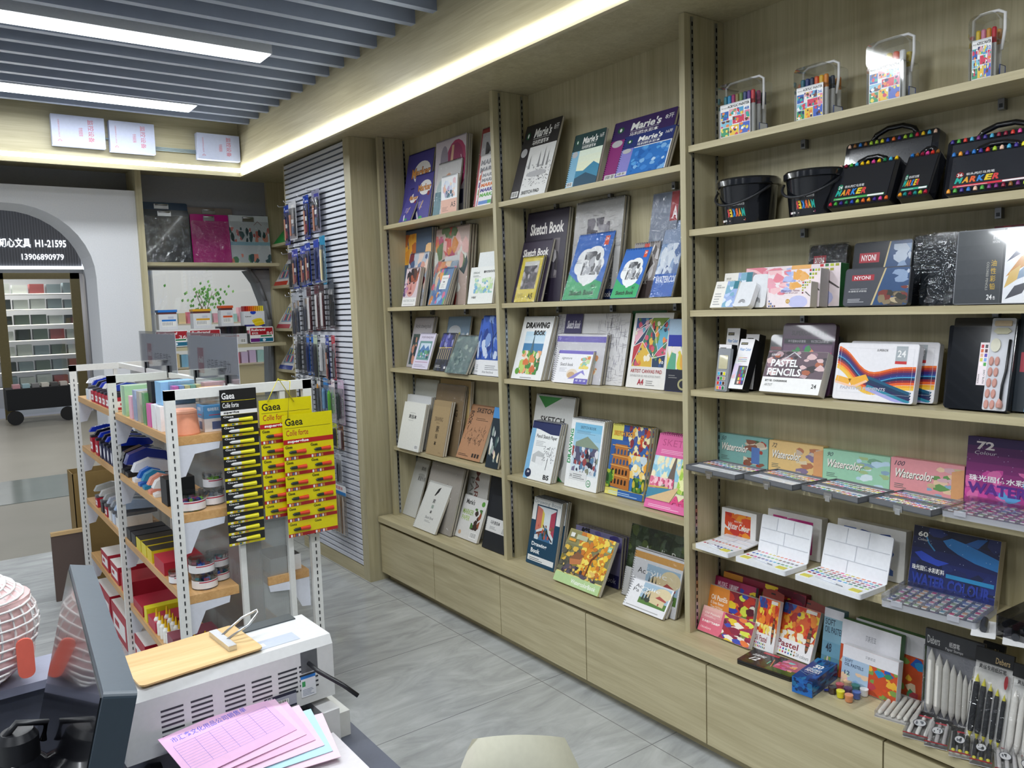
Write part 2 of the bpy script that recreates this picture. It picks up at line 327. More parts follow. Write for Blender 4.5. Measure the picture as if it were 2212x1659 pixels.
# display window beside the doorway, with its curved right-hand frame
cv = [(-.203, 1.96), (-.154, 1.923), (-.091, 1.83), (-.046, 1.692), (-.023, 1.552), (-.016, 1.377), (-.03, .99), (-.04, .5)]
b = MB(); extr(b, [[(-.91, 1.93), (.2, 1.93), (.2, 2.57), (-.91, 2.57)], [(-.91, 0), (.2, 0), (.2, .5), (-.91, .5)]], 5.98, 6.15)
for p, q in zip(cv[1:], cv[2:]): extr(b, [[p, (.2, p[1]), (.2, q[1]), q]], 5.98, 6.15)
struct('wall_back', b, GREYW)
e = empty('window_1', (0, 6.0, 1)); tag(e, kind='structure')
f = MB()
for p, q in zip(cv, cv[1:]): f.tube([(p[0], -.035, p[1]-1), (q[0], -.035, q[1]-1)], .014, '#7c7f84', 6)
f.box(-.91, -.19, -.04, 0, .925, .955, '#8d9095'); f.build('window_frame', PAINT, e)
f = MB(); f.box(-.905, -.02, .05, .056, -.5, .93); f.build('pane', PANE, e)
# ------------------------------------------------------------ the long bookcase
YL, YM, YR = 4.142, 3.021, 1.894
SH = dict(s1=2.073, s2=1.611, s3=1.262, s4=.804, l=.39, m1=2.071, m2=1.611, m3=1.26, m4=.802, t1=2.127, t2=1.842, t3=1.563, t4=1.283, t5=1.003, t6=.724)
YE = -.4
bc = empty('wall_bookcase', (0, 2.5, 0), 'long pale oak bookcase filling the right wall with open shelves over low cupboards', 'bookcase')
def part(name, mb, mats, root=bc):
    o = mb.build(name, mats, root); o.matrix_parent_inverse = root.matrix_world.inverted() if root.matrix_world != Matrix.Identity(4) else Matrix.Translation(-root.location); return o
def bpart(name, mb, mats, root): o = mb.build(name, mats, root); o.location = -Vector(root.location) if root.type == 'EMPTY' else (0, 0, 0); return o
for y in (YL, YM, YR, .02, YE):
    f = MB(); f.box(0, .205, y, y+.024, .39, 2.569); bpart('upright', f, WV, bc)
for a_, b_, ks in ((YM+.024, YL, 's1 s2 s3 s4'), (YR+.024, YM, 'm1 m2 m3 m4'), (.044, YR, 't1 t2 t3 t4 t5 t6')):
    for k in ks.split():
        z = SH[k]; f = MB(); f.box(.012, .205, a_+.003, b_-.003, z-.0215, z)
        s_ = bpart('shelf', f, WH, bc)

        for yy in [a_+(b_-a_)*t for t in (.18, .5, .82)]:
            g = MB(); g.box(.185, .205, yy-.008, yy+.008, z-.05, z-.022, "#8d8f92"); g.box(.183, .187, yy-.004, yy+.004, z-.045, z-.035, "#4a4c50"); g.build("shelf_bracket", METAL, s_)

for y in (YL, YM, YR):
    for xx in (.037, .165):
        for yy, sg in ((y, -1), (y+.024, 1)):
            if (y == YL and sg > 0): continue
            f = MB(); f.box(xx-.006, xx+.006, min(yy, yy+sg*.003), max(yy, yy+sg*.003), .40, 2.56, '#a9adb2')
            for k in range(80):
                z = .42+k*.0267; f.box(xx-.0025, xx+.0025, min(yy, yy+sg*.0038), max(yy, yy+sg*.0038), z, z+.014, '#2c2f36')
            bpart('shelf_rail', f, METAL, bc)
f = MB(); f.box(-.086, .205, YE, 4.19, .36, .39); bpart('worktop', f, WH, bc)
f = MB(); f.box(-.024, .2, YE, 4.19, 0, .05); bpart('plinth', f, WH, bc)
f = MB(); f.box(-.05, .2, YE, 4.19, .05, .34); bpart('carcass', f, WH, bc)
gy = [4.188, 3.583, 2.981, 2.380, 1.756, 1.123, .49, -.14, -.4]
for p, q in zip(gy, gy[1:]):
    f = MB(); f.box(-.077, -.055, q+.0025, p-.0025, .055, .341); bpart('cupboard_door', f, WH, bc)
# ------------------------------------------------------------ tall slatted hook panel unit
pu = empty('hook_panel_cabinet', (-.147, 4.7, 0), 'tall oak cabinet with white louvred hook panel hung with blister packs', 'display cabinet')
f = MB(); f.box(-.147, .2, 4.205, 4.285, 0, 2.569); bpart('side_panel', f, WV, pu)
f = MB(); f.box(-.147, -.125, 5.19, 5.205, 0, 2.569); f.box(-.125, .2, 5.19, 5.205, 0, 2.569); bpart('side_panel', f, WV, pu)
f = MB(); f.box(-.147, .2, 4.285, 5.19, 0, .078); bpart('plinth', f, WH, pu)
f = MB(); f.box(-.12, -.112, 4.285, 5.19, .078, 2.569, '#5a5e66')
for k in range(78):
    z = .085+k*.0318
    if z > 2.545: break
    pts_ = [(-.147, z), (-.12, z+.004), (-.12, z+.026), (-.147, z+.021)]
    f.raw([(x, y, zz) for y in (4.286, 5.189) for x, zz in pts_], [(0, 1, 2, 3), (7, 6, 5, 4), (0, 4, 5, 1), (1, 5, 6, 2), (2, 6, 7, 3), (3, 7, 4, 0)], '#d5d8e0')
bpart('louvred_panel', f, PAINT, pu)
# open corner shelves beyond it
cs = empty('corner_shelf_unit', (.1, 5.6, 0), 'narrow oak corner shelves between the hook panel and the back wall', 'shelf unit')
f = MB(); f.box(.0, .2, 5.935, 5.975, 0, 2.569); bpart('side_panel', f, WV, cs)
for z in (2.105, 1.80, 1.485, 1.18, .88, .58):
    f = MB(); f.box(.0, .205, 5.206, 5.934, z-.02, z); bpart('shelf', f, WH, cs)
# wall shelf with drawing boards, and the window shelf
ws = empty('back_wall_shelf', (-.5, 5.85, 0), 'oak shelf frame on the back wall over the display window', 'shelf')
f = MB(); f.box(-.95, -.912, 5.72, 6.0, 0, 2.569); bpart('upright', f, WV, ws)
f = MB(); f.box(-.912, -.0, 5.76, 5.98, 1.94, 1.963); bpart('shelf', f, WX, ws)
f = MB(); f.box(-.912, -.0, 5.72, 5.93, 1.362, 1.385); bpart('shelf', f, WX, ws)
BK = {
 'mk3': (0.1,4.1037,2.073,0.2849,0.4053,11.1545,0.01,1),
 'mk2': (0.07,3.9399,2.073,0.1943,0.2622,12.0,0.009,1),
 'mk1': (0.035,4.008,2.073,0.132,0.2113,25.2567,0.01,0),
 'pf3': (0.08,3.706,2.073,0.2906,0.3965,5.6987,0.012,2),
 'pf2': (0.045,3.656,2.073,0.2249,0.2771,11.1376,0.01,0),
 'pf1': (0.02,3.532,2.073,0.1502,0.186,4.5968,0.012,0),
 'wm3': (0.08,3.328,2.073,0.1646,0.4026,10.9603,0.01,0),
 'wm2': (0.05,3.272,2.073,0.1448,0.2572,10.7636,0.01,0),
 'wm1': (0.025,3.216,2.073,0.1182,0.1761,13.2707,0.01,0),
 'bf3': (0.12,4.1567,1.611,0.3064,0.4377,5.0202,0.012,2),
 'rf3': (0.11,3.8027,1.611,0.3321,0.4157,6.6569,0.012,2),
 'bf2': (0.07,4.0608,1.611,0.2154,0.3049,12.0,0.012,1),
 'bf1': (0.035,4.014,1.611,0.1549,0.2185,12.7916,0.012,1),
 'rf2': (0.06,3.77,1.611,0.2118,0.2934,18.4212,0.012,1),
 'rf1': (0.03,3.68,1.611,0.1275,0.2067,21.6541,0.012,1),
 'wc2': (0.07,3.3411,1.611,0.1502,0.2598,12.0,0.01,0),
 'wc1': (0.03,3.332,1.611,0.2116,0.1812,10.6125,0.015,0),
 'ac2': (0.1,4.106,1.262,0.2159,0.2956,15.363,0.01,1),
 'ac1': (0.045,3.946,1.262,0.1702,0.2073,19.8611,0.012,0),
 'ls1': (0.12,3.7465,1.262,0.223,0.2912,12.0,0.012,0),
 'vg1': (0.0429,3.7111,1.262,0.1272,0.2111,21.0651,0.01,1),
 'dk1': (-0.0065,3.5135,1.262,0.1984,0.2088,27.8922,0.012,2),
 'bt2': (0.04,3.3218,1.262,0.0755,0.2813,14.0,0.012,0),
 'bt1': (0.0271,3.2631,1.262,0.1937,0.2946,10.6354,0.012,0),
 'ws4': (0.11,4.1817,0.804,0.3015,0.3904,11.0,0.012,0),
 'ws3': (0.06,4.1389,0.804,0.2711,0.2999,12.0,0.012,1),
 'ws1': (-0.0032,4.0684,0.804,0.2426,0.269,14.0434,0.012,1),
 'ye1': (0.125,3.8477,0.804,0.3076,0.4028,7.0513,0.012,1),
 'br2': (0.07,3.8403,0.804,0.2855,0.3799,12.0,0.01,1),
 'br1': (0.018,3.7863,0.804,0.1774,0.2977,14.366,0.012,1),
 'sb1': (0.0633,3.546,0.804,0.2204,0.2953,23.7879,0.022,0),
 'bk1': (0.04,3.2416,0.804,0.1043,0.3012,14.0,0.012,0),
 'wl3': (0.0516,4.1751,0.39,0.1845,0.3425,20.0939,0.01,0),
 'wl2': (0.0,3.8672,0.39,0.3322,0.361,18.0,0.012,1),
 'wl1': (-0.0448,3.8507,0.39,0.2357,0.2975,27.1373,0.012,0),
 'mp2': (0.1,3.5779,0.39,0.1942,0.3382,12.0,0.01,0),
 'mp1': (0.03,3.544,0.39,0.2154,0.2262,22.2595,0.015,0),
 'bb2': (0.05,3.3038,0.39,0.1486,0.362,12.0,0.012,0),
 'bb1': (0.0253,3.2749,0.39,0.1899,0.2703,16.2506,0.015,0),
 'ma1': (0.04,2.97,2.071,0.254,0.3577,18.9651,0.012,0),
 'ma2': (0.04,2.582,2.071,0.1884,0.2327,17.0765,0.012,0),
 'ma3': (0.06,2.38,2.071,0.3291,0.2501,19.6654,0.012,1),
 'ma4': (0.03,2.276,2.071,0.2588,0.1706,22.1118,0.012,1),
 'sk3': (0.1,2.999,1.611,0.2942,0.4179,10.0,0.012,1),
 'sk2': (0.05,2.992,1.611,0.2169,0.2897,17.1865,0.012,0),
 'sk1': (0.025,2.94,1.611,0.1479,0.2124,18.0333,0.01,1),
 'st3': (0.11,2.6582,1.611,0.2946,0.4219,8.7864,0.012,1),
 'bg2': (0.04,2.618,1.611,0.2213,0.2974,22.0596,0.012,1),
 'bg1': (0.03,2.314,1.611,0.1411,0.2166,26.9647,0.01,0),
 'gr1': (0.08,2.2709,1.611,0.1361,0.2205,14.0,0.012,1),
 'se3': (0.1,2.2037,1.611,0.1356,0.4042,10.0,0.012,0),
 'se2': (0.05,2.12,1.611,0.1077,0.3027,20.5845,0.01,0),
 'dr1': (0.03,2.988,1.26,0.2218,0.2976,18.5696,0.012,3),
 'ld3': (0.09,2.7741,1.26,0.4563,0.2983,12.0,0.012,0),
 'ld2': (0.06,2.7275,1.26,0.314,0.2109,13.0,0.012,1),
 'ld1': (0.03,2.684,1.26,0.2217,0.1443,18.8452,0.012,1),
 'ca2': (0.14,2.3315,1.26,0.1858,0.3035,6.0,0.01,0),
 'ca1': (0.08,2.286,1.26,0.2047,0.2982,12.5427,0.012,1),
 'cb1': (0.08,2.0783,1.26,0.1169,0.2714,8.0,0.012,0),
 'sp3': (0.09,2.9697,0.802,0.2792,0.3839,12.0,0.012,1),
 'ps1': (0.03,2.92,0.802,0.2007,0.271,16.6081,0.01,2),
 'db1': (0.06,2.658,0.802,0.206,0.302,11.466,0.012,3),
 'co1': (0.0908,2.4308,0.802,0.2184,0.2952,11.6073,0.012,2),
 'pk1': (0.0421,2.1577,0.802,0.2045,0.2956,19.5125,0.012,2),
 'vn1': (0.05,2.942,0.39,0.206,0.3112,12.3798,0.012,3),
 'yt1': (-0.02,2.6527,0.39,0.2884,0.2366,28.0,0.018,0),
 'pu1': (0.115,2.6802,0.39,0.2942,0.2179,8.0,0.012,2),
 'ga3': (0.09,2.3408,0.39,0.2953,0.2951,14.0,0.012,0),
 'ga2': (0.045,2.2663,0.39,0.2582,0.221,16.0,0.012,1),
 'ga1': (0.0038,2.2471,0.39,0.2146,0.1466,35.8033,0.012,1),
 'mc24': (0.04,1.386,1.842,0.195,0.1666,25.4499,0.035,0),
 'mc12': (0.04,1.174,1.842,0.0896,0.1711,30.1947,0.035,0),
 'mc48': (0.11,1.3886,1.842,0.2794,0.2448,12.0,0.035,0),
 'mc36': (0.04,1.044,1.842,0.223,0.133,15.3159,0.035,0),
 'mc60': (0.11,1.0823,1.842,0.2731,0.1923,12.0,0.035,0),
 'wcb1': (0.02,1.81,1.563,0.0973,0.0964,24.0523,0.02,0),
 'wcb2': (0.07,1.8062,1.563,0.1165,0.1228,14.0,0.02,0),
 'wcs1': (0.02,1.718,1.563,0.071,0.0914,28.2485,0.022,0),
 'wcs2': (0.06,1.68,1.563,0.0625,0.1124,14.0,0.022,0),
 'ab1': (0.02,1.5774,1.563,0.1524,0.0795,6.0,0.035,0),
 'ab2': (0.06,1.6102,1.563,0.1904,0.1191,5.0,0.045,0),
 'ab3': (0.115,1.7373,1.563,0.3511,0.1349,4.0,0.045,0),
 'ny3': (0.14,1.5233,1.563,0.1299,0.1975,10.0,0.02,0),
 'ny2': (0.1,1.3473,1.563,0.1791,0.1912,10.0,0.02,0),
 'ny1': (0.03,1.324,1.563,0.1938,0.1109,9.5862,0.02,0),
 'bt3': (0.11,1.1694,1.563,0.0545,0.1968,9.0,0.02,0),
 'bt4': (0.09,1.1292,1.563,0.0856,0.1941,9.0,0.02,0),
 'bt5': (0.07,1.096,1.563,0.0877,0.196,9.0,0.02,0),
 'cp24': (0.03,1.01,1.563,0.2244,0.1927,7.2212,0.02,0),
 'rdb': (0.13,0.9629,1.563,0.1215,0.2036,6.0,0.03,0),
 'wa1': (0.02,1.792,1.283,0.0516,0.1478,9.9632,0.014,0),
 'wa2': (0.045,1.8074,1.283,0.0542,0.1577,8.0,0.03,0),
 'wa3': (0.09,1.8186,1.283,0.0556,0.2109,10.0,0.035,0),
 'wa4': (0.025,1.738,1.283,0.0589,0.1798,23.4236,0.035,0),
 'wa5': (0.09,1.74,1.283,0.0539,0.1904,12.0,0.035,0),
 'pp1': (0.02,1.61,1.283,0.2141,0.1404,23.658,0.035,0),
 'sw1': (0.08,1.5845,1.283,0.1886,0.231,10.0,0.02,0),
 'sw2': (0.1,1.6465,1.283,0.2507,0.1921,12.0,0.02,0),
 'pg1': (0.05,1.368,1.283,0.2459,0.1716,13.0036,0.025,0),
 'pg2': (0.1,1.3557,1.283,0.2669,0.1743,12.0,0.025,0),
 'pc1': (0.05,1.036,1.283,0.157,0.2473,12.689,0.02,0),
 'pc2': (0.09,1.0576,1.283,0.1547,0.2238,8.0,0.02,0),
 'nx1': (0.08,0.8815,1.283,0.0978,0.2557,10.0,0.03,0),
 'w50': (0.165,1.8945,1.003,0.2133,0.1054,3.0,0.03,0),
 'w72': (0.165,1.6778,1.003,0.2068,0.1046,3.0,0.03,0),
 'w90': (0.165,1.4703,1.003,0.2241,0.0999,3.0,0.03,0),
 'w100': (0.165,1.2444,1.003,0.2135,0.1031,3.0,0.03,0),
 'gx72': (0.15,1.0234,1.003,0.235,0.1923,6.0,0.03,0),
 'hw1': (0.14,1.8649,0.724,0.1512,0.1142,4.0,0.035,0),
 'hw2': (0.15,1.6742,0.724,0.207,0.1434,4.0,0.035,0),
 'hw3': (0.15,1.412,0.724,0.2229,0.1602,4.0,0.035,0),
 'bw60': (0.12,1.164,0.724,0.2384,0.1899,12.0,0.03,0),
 'op1': (0.0327,1.8886,0.39,0.2256,0.092,25.4722,0.02,0),
 'op2': (0.08,1.895,0.39,0.202,0.1572,14.0,0.02,0),
 'op3': (0.11,1.896,0.39,0.192,0.1838,12.0,0.02,0),
 'op4': (0.14,1.8773,0.39,0.3452,0.1971,9.6241,0.03,0),
 'ol1': (0.0667,1.6718,0.39,0.0855,0.1783,12.8922,0.018,0),
 'ol2': (0.0851,1.5975,0.39,0.1361,0.172,22.3089,0.02,0),
 'so48': (0.09,1.4277,0.39,0.0683,0.2047,8.0,0.025,0),
 'so2': (0.085,1.3613,0.39,0.1895,0.1891,8.0,0.025,0),
 'so1': (0.05,1.3322,0.39,0.1764,0.1267,8.0,0.025,0),
 'so3': (0.13,1.3383,0.39,0.2191,0.1881,6.0,0.025,0),
 'st1': (0.06,1.084,0.39,0.1571,0.2559,3.4075,0.012,0),
 'bp1': (0.0,0.944,0.39,0.0942,0.2572,15.2479,0.012,0),
 'bp2': (0.0,0.8475,0.39,0.0944,0.2449,14.0,0.012,0),
 'bp3': (0.1,0.9607,0.39,0.0555,0.2402,12.0,0.012,0),
}
# ------------------------------------------------------------ drawing books and pads
def rings(w_, h_, side, col='#1c1c20', pitch=.0085, r_=.0042, T=.01):
    f = MB(); L = w_ if side == 'top' else h_; n = max(4, int((L-.02)/pitch))
    for i in range(n):
        t = .01+(L-.02)*i/(n-1); pts = []
        for k in range(7):
            a = 2*math.pi*k/7; u, z = r_*1.25*math.cos(a), (T/2+.0025)*math.sin(a)-T/2
            pts.append((t, h_-.0035+u, z) if side == 'top' else (.0035-u, t, z))
        f.tube(pts, .0009, col, 4, closed=True)
    return f
ORD = ['', 'second', 'third', 'fourth', 'fifth', 'sixth']
def book(k, art, label, bind=None, film=False, name='sketchbook', cat='sketchbook', edge='#e6e0d0', mat=None, back='#8b8578', group=None, rc='#1c1c20', rad=.003, dx=0):
    x, y, z, w_, h_, a, T, n = BK[k]; x += dx
    M = lean(x, y, z, a, T)
    root = empty(name, M, label, cat, group)
    ct = .0012 if T > .006 else T*.3
    f = MB(); f.prism(rrect(w_, h_, rad, 3), -ct, 0, art.ops[0][1] if art.ops else '#ffffff'); art.put(f, .0008, .0008, w_-.0016, h_-.0016, 0); kid(root, f.build('front_cover', mat or PRINT, root))
    f = MB(); ins = .002; f.box(ins, w_-ins, ins, h_-ins, -T+ct, -ct, edge)
    for i in range(3): zz = -ct-(T-2*ct)*(i+1)/4; f.box(ins-.0002, w_-ins+.0002, ins-.0002, h_-ins+.0002, zz-.0002, zz+.0002, '#a8a294')
    kid(root, f.build('page_block', PAPER, root))
    f = MB(); f.prism(rrect(w_, h_, rad, 3), -T, -T+ct, back); kid(root, f.build('back_cover', PRINT, root))
    if bind: kid(root, rings(w_, h_, bind, rc, T=T).build('spiral_binding', METAL, root))
    if film: f = MB(); f.prism(rrect(w_+.006, h_+.006, .004, 3, -.003, -.003), -T-.0015, .0016, '#ffffff'); kid(root, f.build('film_wrapper', FILM, root))
    st = (T+(.0045 if film else .0015))/math.cos(R(a))
    for i in range(n):
        sh = random.Random(k+str(i)).uniform(-.004, .004)
        dup(root, T3(st*(i+1), sh, 0), ' '.join(label.split()[:10])+', '+ORD[i+1]+' in its stack', 'copies of the '+label)
    return root
def ac(bg): return Art(bg)
A = {}
SPOT = ['#d9482e', '#e8913a', '#4f7fb5', '#2f5f8a', '#e6c04a', '#c75a7e', '#6a8f4b', '#f0e2c8', '#31404f']
a = ac('#4a4494'); a.ell(.62, .70, .33, .16, '#f4f2f0'); a.text('Marker', .22, .63, .95, .78, '#7a1d1d', .05); a.text('Marker', .23, .64, .94, .77, '#e9a34e', .015); a.ell(.84, .56, .07, .05, '#8a2330'); a.lines(.25, .28, .6, .42, 5, '#b9a9d8'); a.line([(.45, .24), (.6, .42)], .03, '#e6c36a'); a.line([(.3, .2), (.42, .03)], .07, '#e7e2ea'); a.ell(.55, .06, .1, .04, '#3e9a5c'); A['mk'] = a
a = ac('#c9c0c8'); a.ell(.7, .62, .36, .34, '#a8325f'); a.ell(.68, .66, .26, .26, '#8d2a58'); a.poly([(.45, .35), (.55, .9), (.62, .9), (.55, .3)], '#cfa98a'); a.ell(.3, .72, .13, .2, '#8f8796'); a.line([(.3, .52), (.2, .25)], .012, '#777083'); a.line([(.33, .52), (.4, .25)], .012, '#777083'); a.rect(.62, .08, .98, .30, '#33384e'); a.rect(.55, 0, 1, .12, '#8b8c92'); a.line([(.85, .75), (.95, .5)], .012, '#f2eef2'); a.text('3', .75, .02, .85, .10, '#222222'); A['pf3'] = a
a = ac('#e3e1e0'); a.ell(.3, .4, .28, .3, '#bcd0d0'); a.rect(0, 0, .3, .45, '#5d8a94'); a.ell(.5, .72, .1, .06, '#e0a37c'); a.text('A4', .35, .04, .6, .14, '#333333'); A['pf2'] = a
a = ac('#eef0f2'); a.blobs(26, (.1, .42, .9, .92), ['#e9c3c9', '#cfd6ea', '#f0d9c6', '#b9a7c9', '#e6b7a0', '#dfe6f2'], .06, .16, 3); a.blobs(10, (.3, .40, .8, .6), ['#4b7184', '#2f5568', '#7fa3ac'], .04, .1, 4); a.rect(0, 0, 1, .36, '#dfb09c'); a.text('A5', .62, .13, .92, .27, '#3a2f2f', .01); a.lines(.08, .05, .5, .18, 4, '#a2786a'); A['pf1'] = a
def mkw(s=0):
    a = ac('#eceaea'); a.rect(0, 0, .05, 1, '#b83b3f'); cs = ['#9a9a9e', '#8b8b90', '#e2762f', '#4a3f8f', '#5cab3f']
    for i, c in enumerate(cs): a.text('MARKER', .1, .80-.14*i, 1.35, .90-.14*i, c, .05, shear=.25)
    a.rect(.1, .03, 1, .13, '#5b86c8'); a.rect(.75, .03, 1, .13, '#4fae62'); return a
A['wm'] = mkw(); a = ac('#cfcfd2'); a.rect(0, .94, 1, 1, '#a13036'); a.rect(0, 0, .06, 1, '#a13036'); a.text('M', .3, .62, .8, .82, '#56565a'); A['wm3'] = a
a = ac('#4d6078'); a.blobs(9, (0, .55, .45, .95), ['#d9902f', '#e2a43a', '#b5622c', '#8d3a2b'], .08, .2, 5); a.blobs(6, (.7, .45, 1, .8), ['#e08a2d', '#c96a24', '#efc28b'], .08, .18, 6); a.blobs(14, (.1, 0, 1, .5), ['#3e6c74', '#3a4d78', '#7f4a5f', '#5f8f8a'], .06, .16, 7); a.poly([(.22, .3), (.82, .3), (.82, .44), (.56, .45), (.53, .48), (.5, .45), (.22, .44)], '#d4d5d6'); A['bf3'] = a
a = ac('#c9b3a8'); a.blobs(40, (0, 0, 1, 1), ['#c2423a', '#d8574a', '#b8446a', '#e0e0d6', '#5f7a4a', '#d98a35', '#33474a', '#e6b8b0'], .06, .17, 8); a.poly([(.28, .2), (.72, .2), (.76, .3), (.76, .64), (.32, .62)], '#dcdcdc'); A['rf3'] = a
a = ac('#b9c3cf'); a.blobs(26, (0, .3, 1, 1), ['#4b5f86', '#d9a08f', '#b34a3c', '#7d8fb0', '#e6cdbf', '#7a2e3a'], .07, .17, 9); a.rect(0, 0, 1, .25, '#b5b5b7'); a.text('WATERCOLOR', .1, .13, 1.2, .21, '#6a6a6e'); A['bf2'] = a
a = ac('#d9c9cf'); a.ell(.5, .58, .36, .34, '#d69a92', rot=15); a.blobs(18, (.1, .62, .95, .98), ['#3b2b2e', '#5d3b33', '#2a2228', '#a5533a'], .08, .17, 10); a.ell(.36, .6, .06, .025, '#3a2c38'); a.ell(.66, .6, .06, .025, '#3a2c38'); a.poly([(.48, .6), (.56, .42), (.42, .42)], '#b5645c'); a.ell(.48, .34, .11, .03, '#7c2b3c'); a.blobs(8, (0, .25, .4, .6), ['#c98fae', '#a76f9e', '#5a4672'], .05, .1, 11); a.rect(0, 0, 1, .22, '#ecebe9'); a.text('WATERCOLOR', .08, .11, .92, .17, '#8c9492', .0); a.lines(.1, .04, .9, .07, 1, '#9a9a9a'); A['bf1'] = a
a = ac('#7d93a5'); a.blobs(30, (0, 0, 1, 1), ['#4f74a8', '#d98a4a', '#cf5a6e', '#8fa6c9', '#e8c8a8', '#5c7c55', '#c94f33'], .07, .16, 12); A['rf2'] = a
a = ac('#5f7fa6'); a.blobs(26, (0, 0, 1, 1), ['#4f74b8', '#e39a4a', '#cf6a8e', '#8fb6d9', '#3f5c9a', '#5c9c75'], .08, .16, 13); a.rect(.25, .42, .78, .80, '#e8e8e6'); a.text('WATERCOLOR', .3, .70, .74, .74, '#8a8a8e'); a.ell(.5, .62, .08, .02, '#777777'); a.lines(.36, .46, .66, .58, 4, '#b5b5b5'); A['rf1'] = a
a = ac('#e9edec'); a.text('230G/㎡', .45, .52, .85, .62, '#4b5a58'); A['wc2'] = a
a = ac('#eef0ec'); a.blobs(60, (.2, .28, .95, .7), ['#a9d3c0', '#8fc6cf', '#c6dea0', '#7fb3d6', '#bfe0b0', '#dce9c8'], .03, .08, 14); a.text('230G/㎡', .12, .82, .38, .89, '#5d6a66', 0); a.text('POTENTATE', .62, .83, .98, .89, '#333333', .02); a.ell(.58, .86, .03, .035, '#333333'); a.lines(.12, .73, .45, .79, 3, '#9aa39f'); a.text('中粗纹', .15, .14, .34, .20, '#555555'); A['wc1'] = a
a = ac('#b9b5ba'); a.text('Acrylic drawing book', .1, .76, .9, .86, '#56565a', .005); a.rect(.08, .05, .92, .66, '#4c5f5c'); a.blobs(20, (.1, .06, .6, .6), ['#3e4f8f', '#5a78b5', '#c98f7a', '#35424a'], .05, .13, 15); A['ac2'] = a
a = ac('#d9d3e6'); a.text('Acrylic drawing book', .15, .84, .88, .93, '#5d4a66', .005); a.rect(.12, .25, .9, .78, '#6d9a98'); a.rect(.2, .32, .84, .72, '#cfe0ee'); a.poly([(.2, .5), (.4, .68), (.55, .56), (.7, .66), (.84, .52), (.84, .44), (.2, .44)], '#5a84b8'); a.blobs(26, (.2, .32, .84, .52), ['#3f7a6a', '#2f5f5a', '#6fae86', '#b5838e', '#4f93b0'], .03, .08, 16); a.ell(.78, .33, .07, .045, '#2d5a5e'); a.line([(.1, .19), (.9, .19)], .012, '#a4507e'); a.lines(.1, .05, .88, .14, 2, '#a09ab0'); A['ac1'] = a
a = ac('#7f97ac'); a.ell(.35, .72, .28, .12, '#c9cdd2'); a.ell(.58, .66, .04, .05, '#c8c25a'); a.blobs(16, (.45, .4, 1, .7), ['#dfe3e6', '#5f7c94', '#a9b5bf'], .05, .1, 17); a.rect(0, 0, 1, .4, '#7ba1c4'); A['ls1'] = a
a = ac('#3a3f55'); a.blobs(26, (0, .55, 1, 1), ['#4a4c9a', '#6a6fb8', '#3c3f86', '#8f92c4'], .06, .14, 18); a.line([(0, .6), (1, .62)], .02, '#d9c06a'); [a.line([(.1+.16*i, .58), (.08+.16*i, .3)], .05, '#b9a878') for i in range(6)]; a.blobs(14, (0, 0, 1, .3), ['#2b2f36', '#454a48', '#35383f'], .08, .16, 19); a.lines(.1, .08, .55, .16, 3, '#c9c9c9'); a.rect(.78, .06, .92, .12, '#dddddd'); A['vg1'] = a
a = ac('#5d7474'); a.blobs(60, (0, 0, 1, 1), ['#4d6a6c', '#7a918a', '#3f5a5e', '#96a69c', '#64807c'], .03, .09, 20); A['dk1'] = a
a = ac('#2f56a8'); a.blobs(46, (0, .28, 1, 1), ['#2348a0', '#3b62c0', '#1d3a86', '#7d9ad0', '#c9d6ea', '#3f6a8a'], .05, .13, 21); a.line([(.55, .3), (.5, .7), (.35, .92)], .03, '#1b2d5e'); a.line([(.5, .6), (.8, .85)], .02, '#1b2d5e'); a.rect(0, 0, 1, .26, '#e9eaec'); a.lines(.3, .10, .9, .19, 3, '#8a8c92'); a.text('Artist Sketchbook', .2, .04, .7, .08, '#7a7c82'); A['bt1'] = a
WHT = '#e2e2da'
a = ac('#c6c8c0'); a.text('素描', .42, .60, .62, .66, '#3a3a3a'); A['ws4'] = a
A['ws3'] = ac('#d5d7d8')
a = ac(WHT); a.text('素描本', .30, .66, .66, .75, '#2a2a2a', .02); a.lines(.34, .78, .6, .80, 1, '#888888'); a.lines(.3, .62, .55, .64, 1, '#999999'); a.barcode(.76, .04, .94, .13, 2, '#777777'); A['ws1'] = a
a = ac('#c8ad76'); a.text('DRAWING', .72, .12, .84, .80, '#5d4a2c', 0, rot=-90); a.text('素描', .45, .35, .62, .55, '#4a3a22'); A['ye1'] = a
a = ac('#8b7658'); a.text('DRAWING', .2, .56, .85, .66, '#3a2e20', .01); A['br2'] = a
a = ac('#a58e68'); a.text('DRAWING', .22, .62, .68, .70, '#4a3a26', .01); a.lines(.32, .58, .55, .61, 2, '#6a5636'); a.text('素', .36, .42, .56, .54, '#2c2418'); a.text('描', .38, .30, .52, .39, '#2c2418'); a.text('本', .38, .17, .52, .26, '#2c2418'); a.lines(.72, .05, .88, .07, 2, '#5d4a2c'); a.rect(0, .9, 1, 1, '#9d8763'); A['br1'] = a
a = ac('#b18360'); a.text('SKETCH', .28, .86, .95, .95, '#1e1712', .02); a.text('BOOK', .06, .62, .20, .88, '#1e1712', .02, rot=-90); a.lines(.35, .72, .88, .78, 2, '#5d412c'); rd = random.Random(3)
for i in range(60): x0 = rd.uniform(.1, .92); y0 = rd.uniform(.28, .55); a.line([(x0, y0), (x0+rd.uniform(-.08, .08), y0+rd.uniform(-.08, .1))], .008, '#3a2a20')
a.lines(.06, .05, .5, .10, 2, '#4a3324'); [a.rect(.62+.11*i, .05, .69+.11*i, .12, '#2a201a') for i in range(3)]; A['sb1'] = a
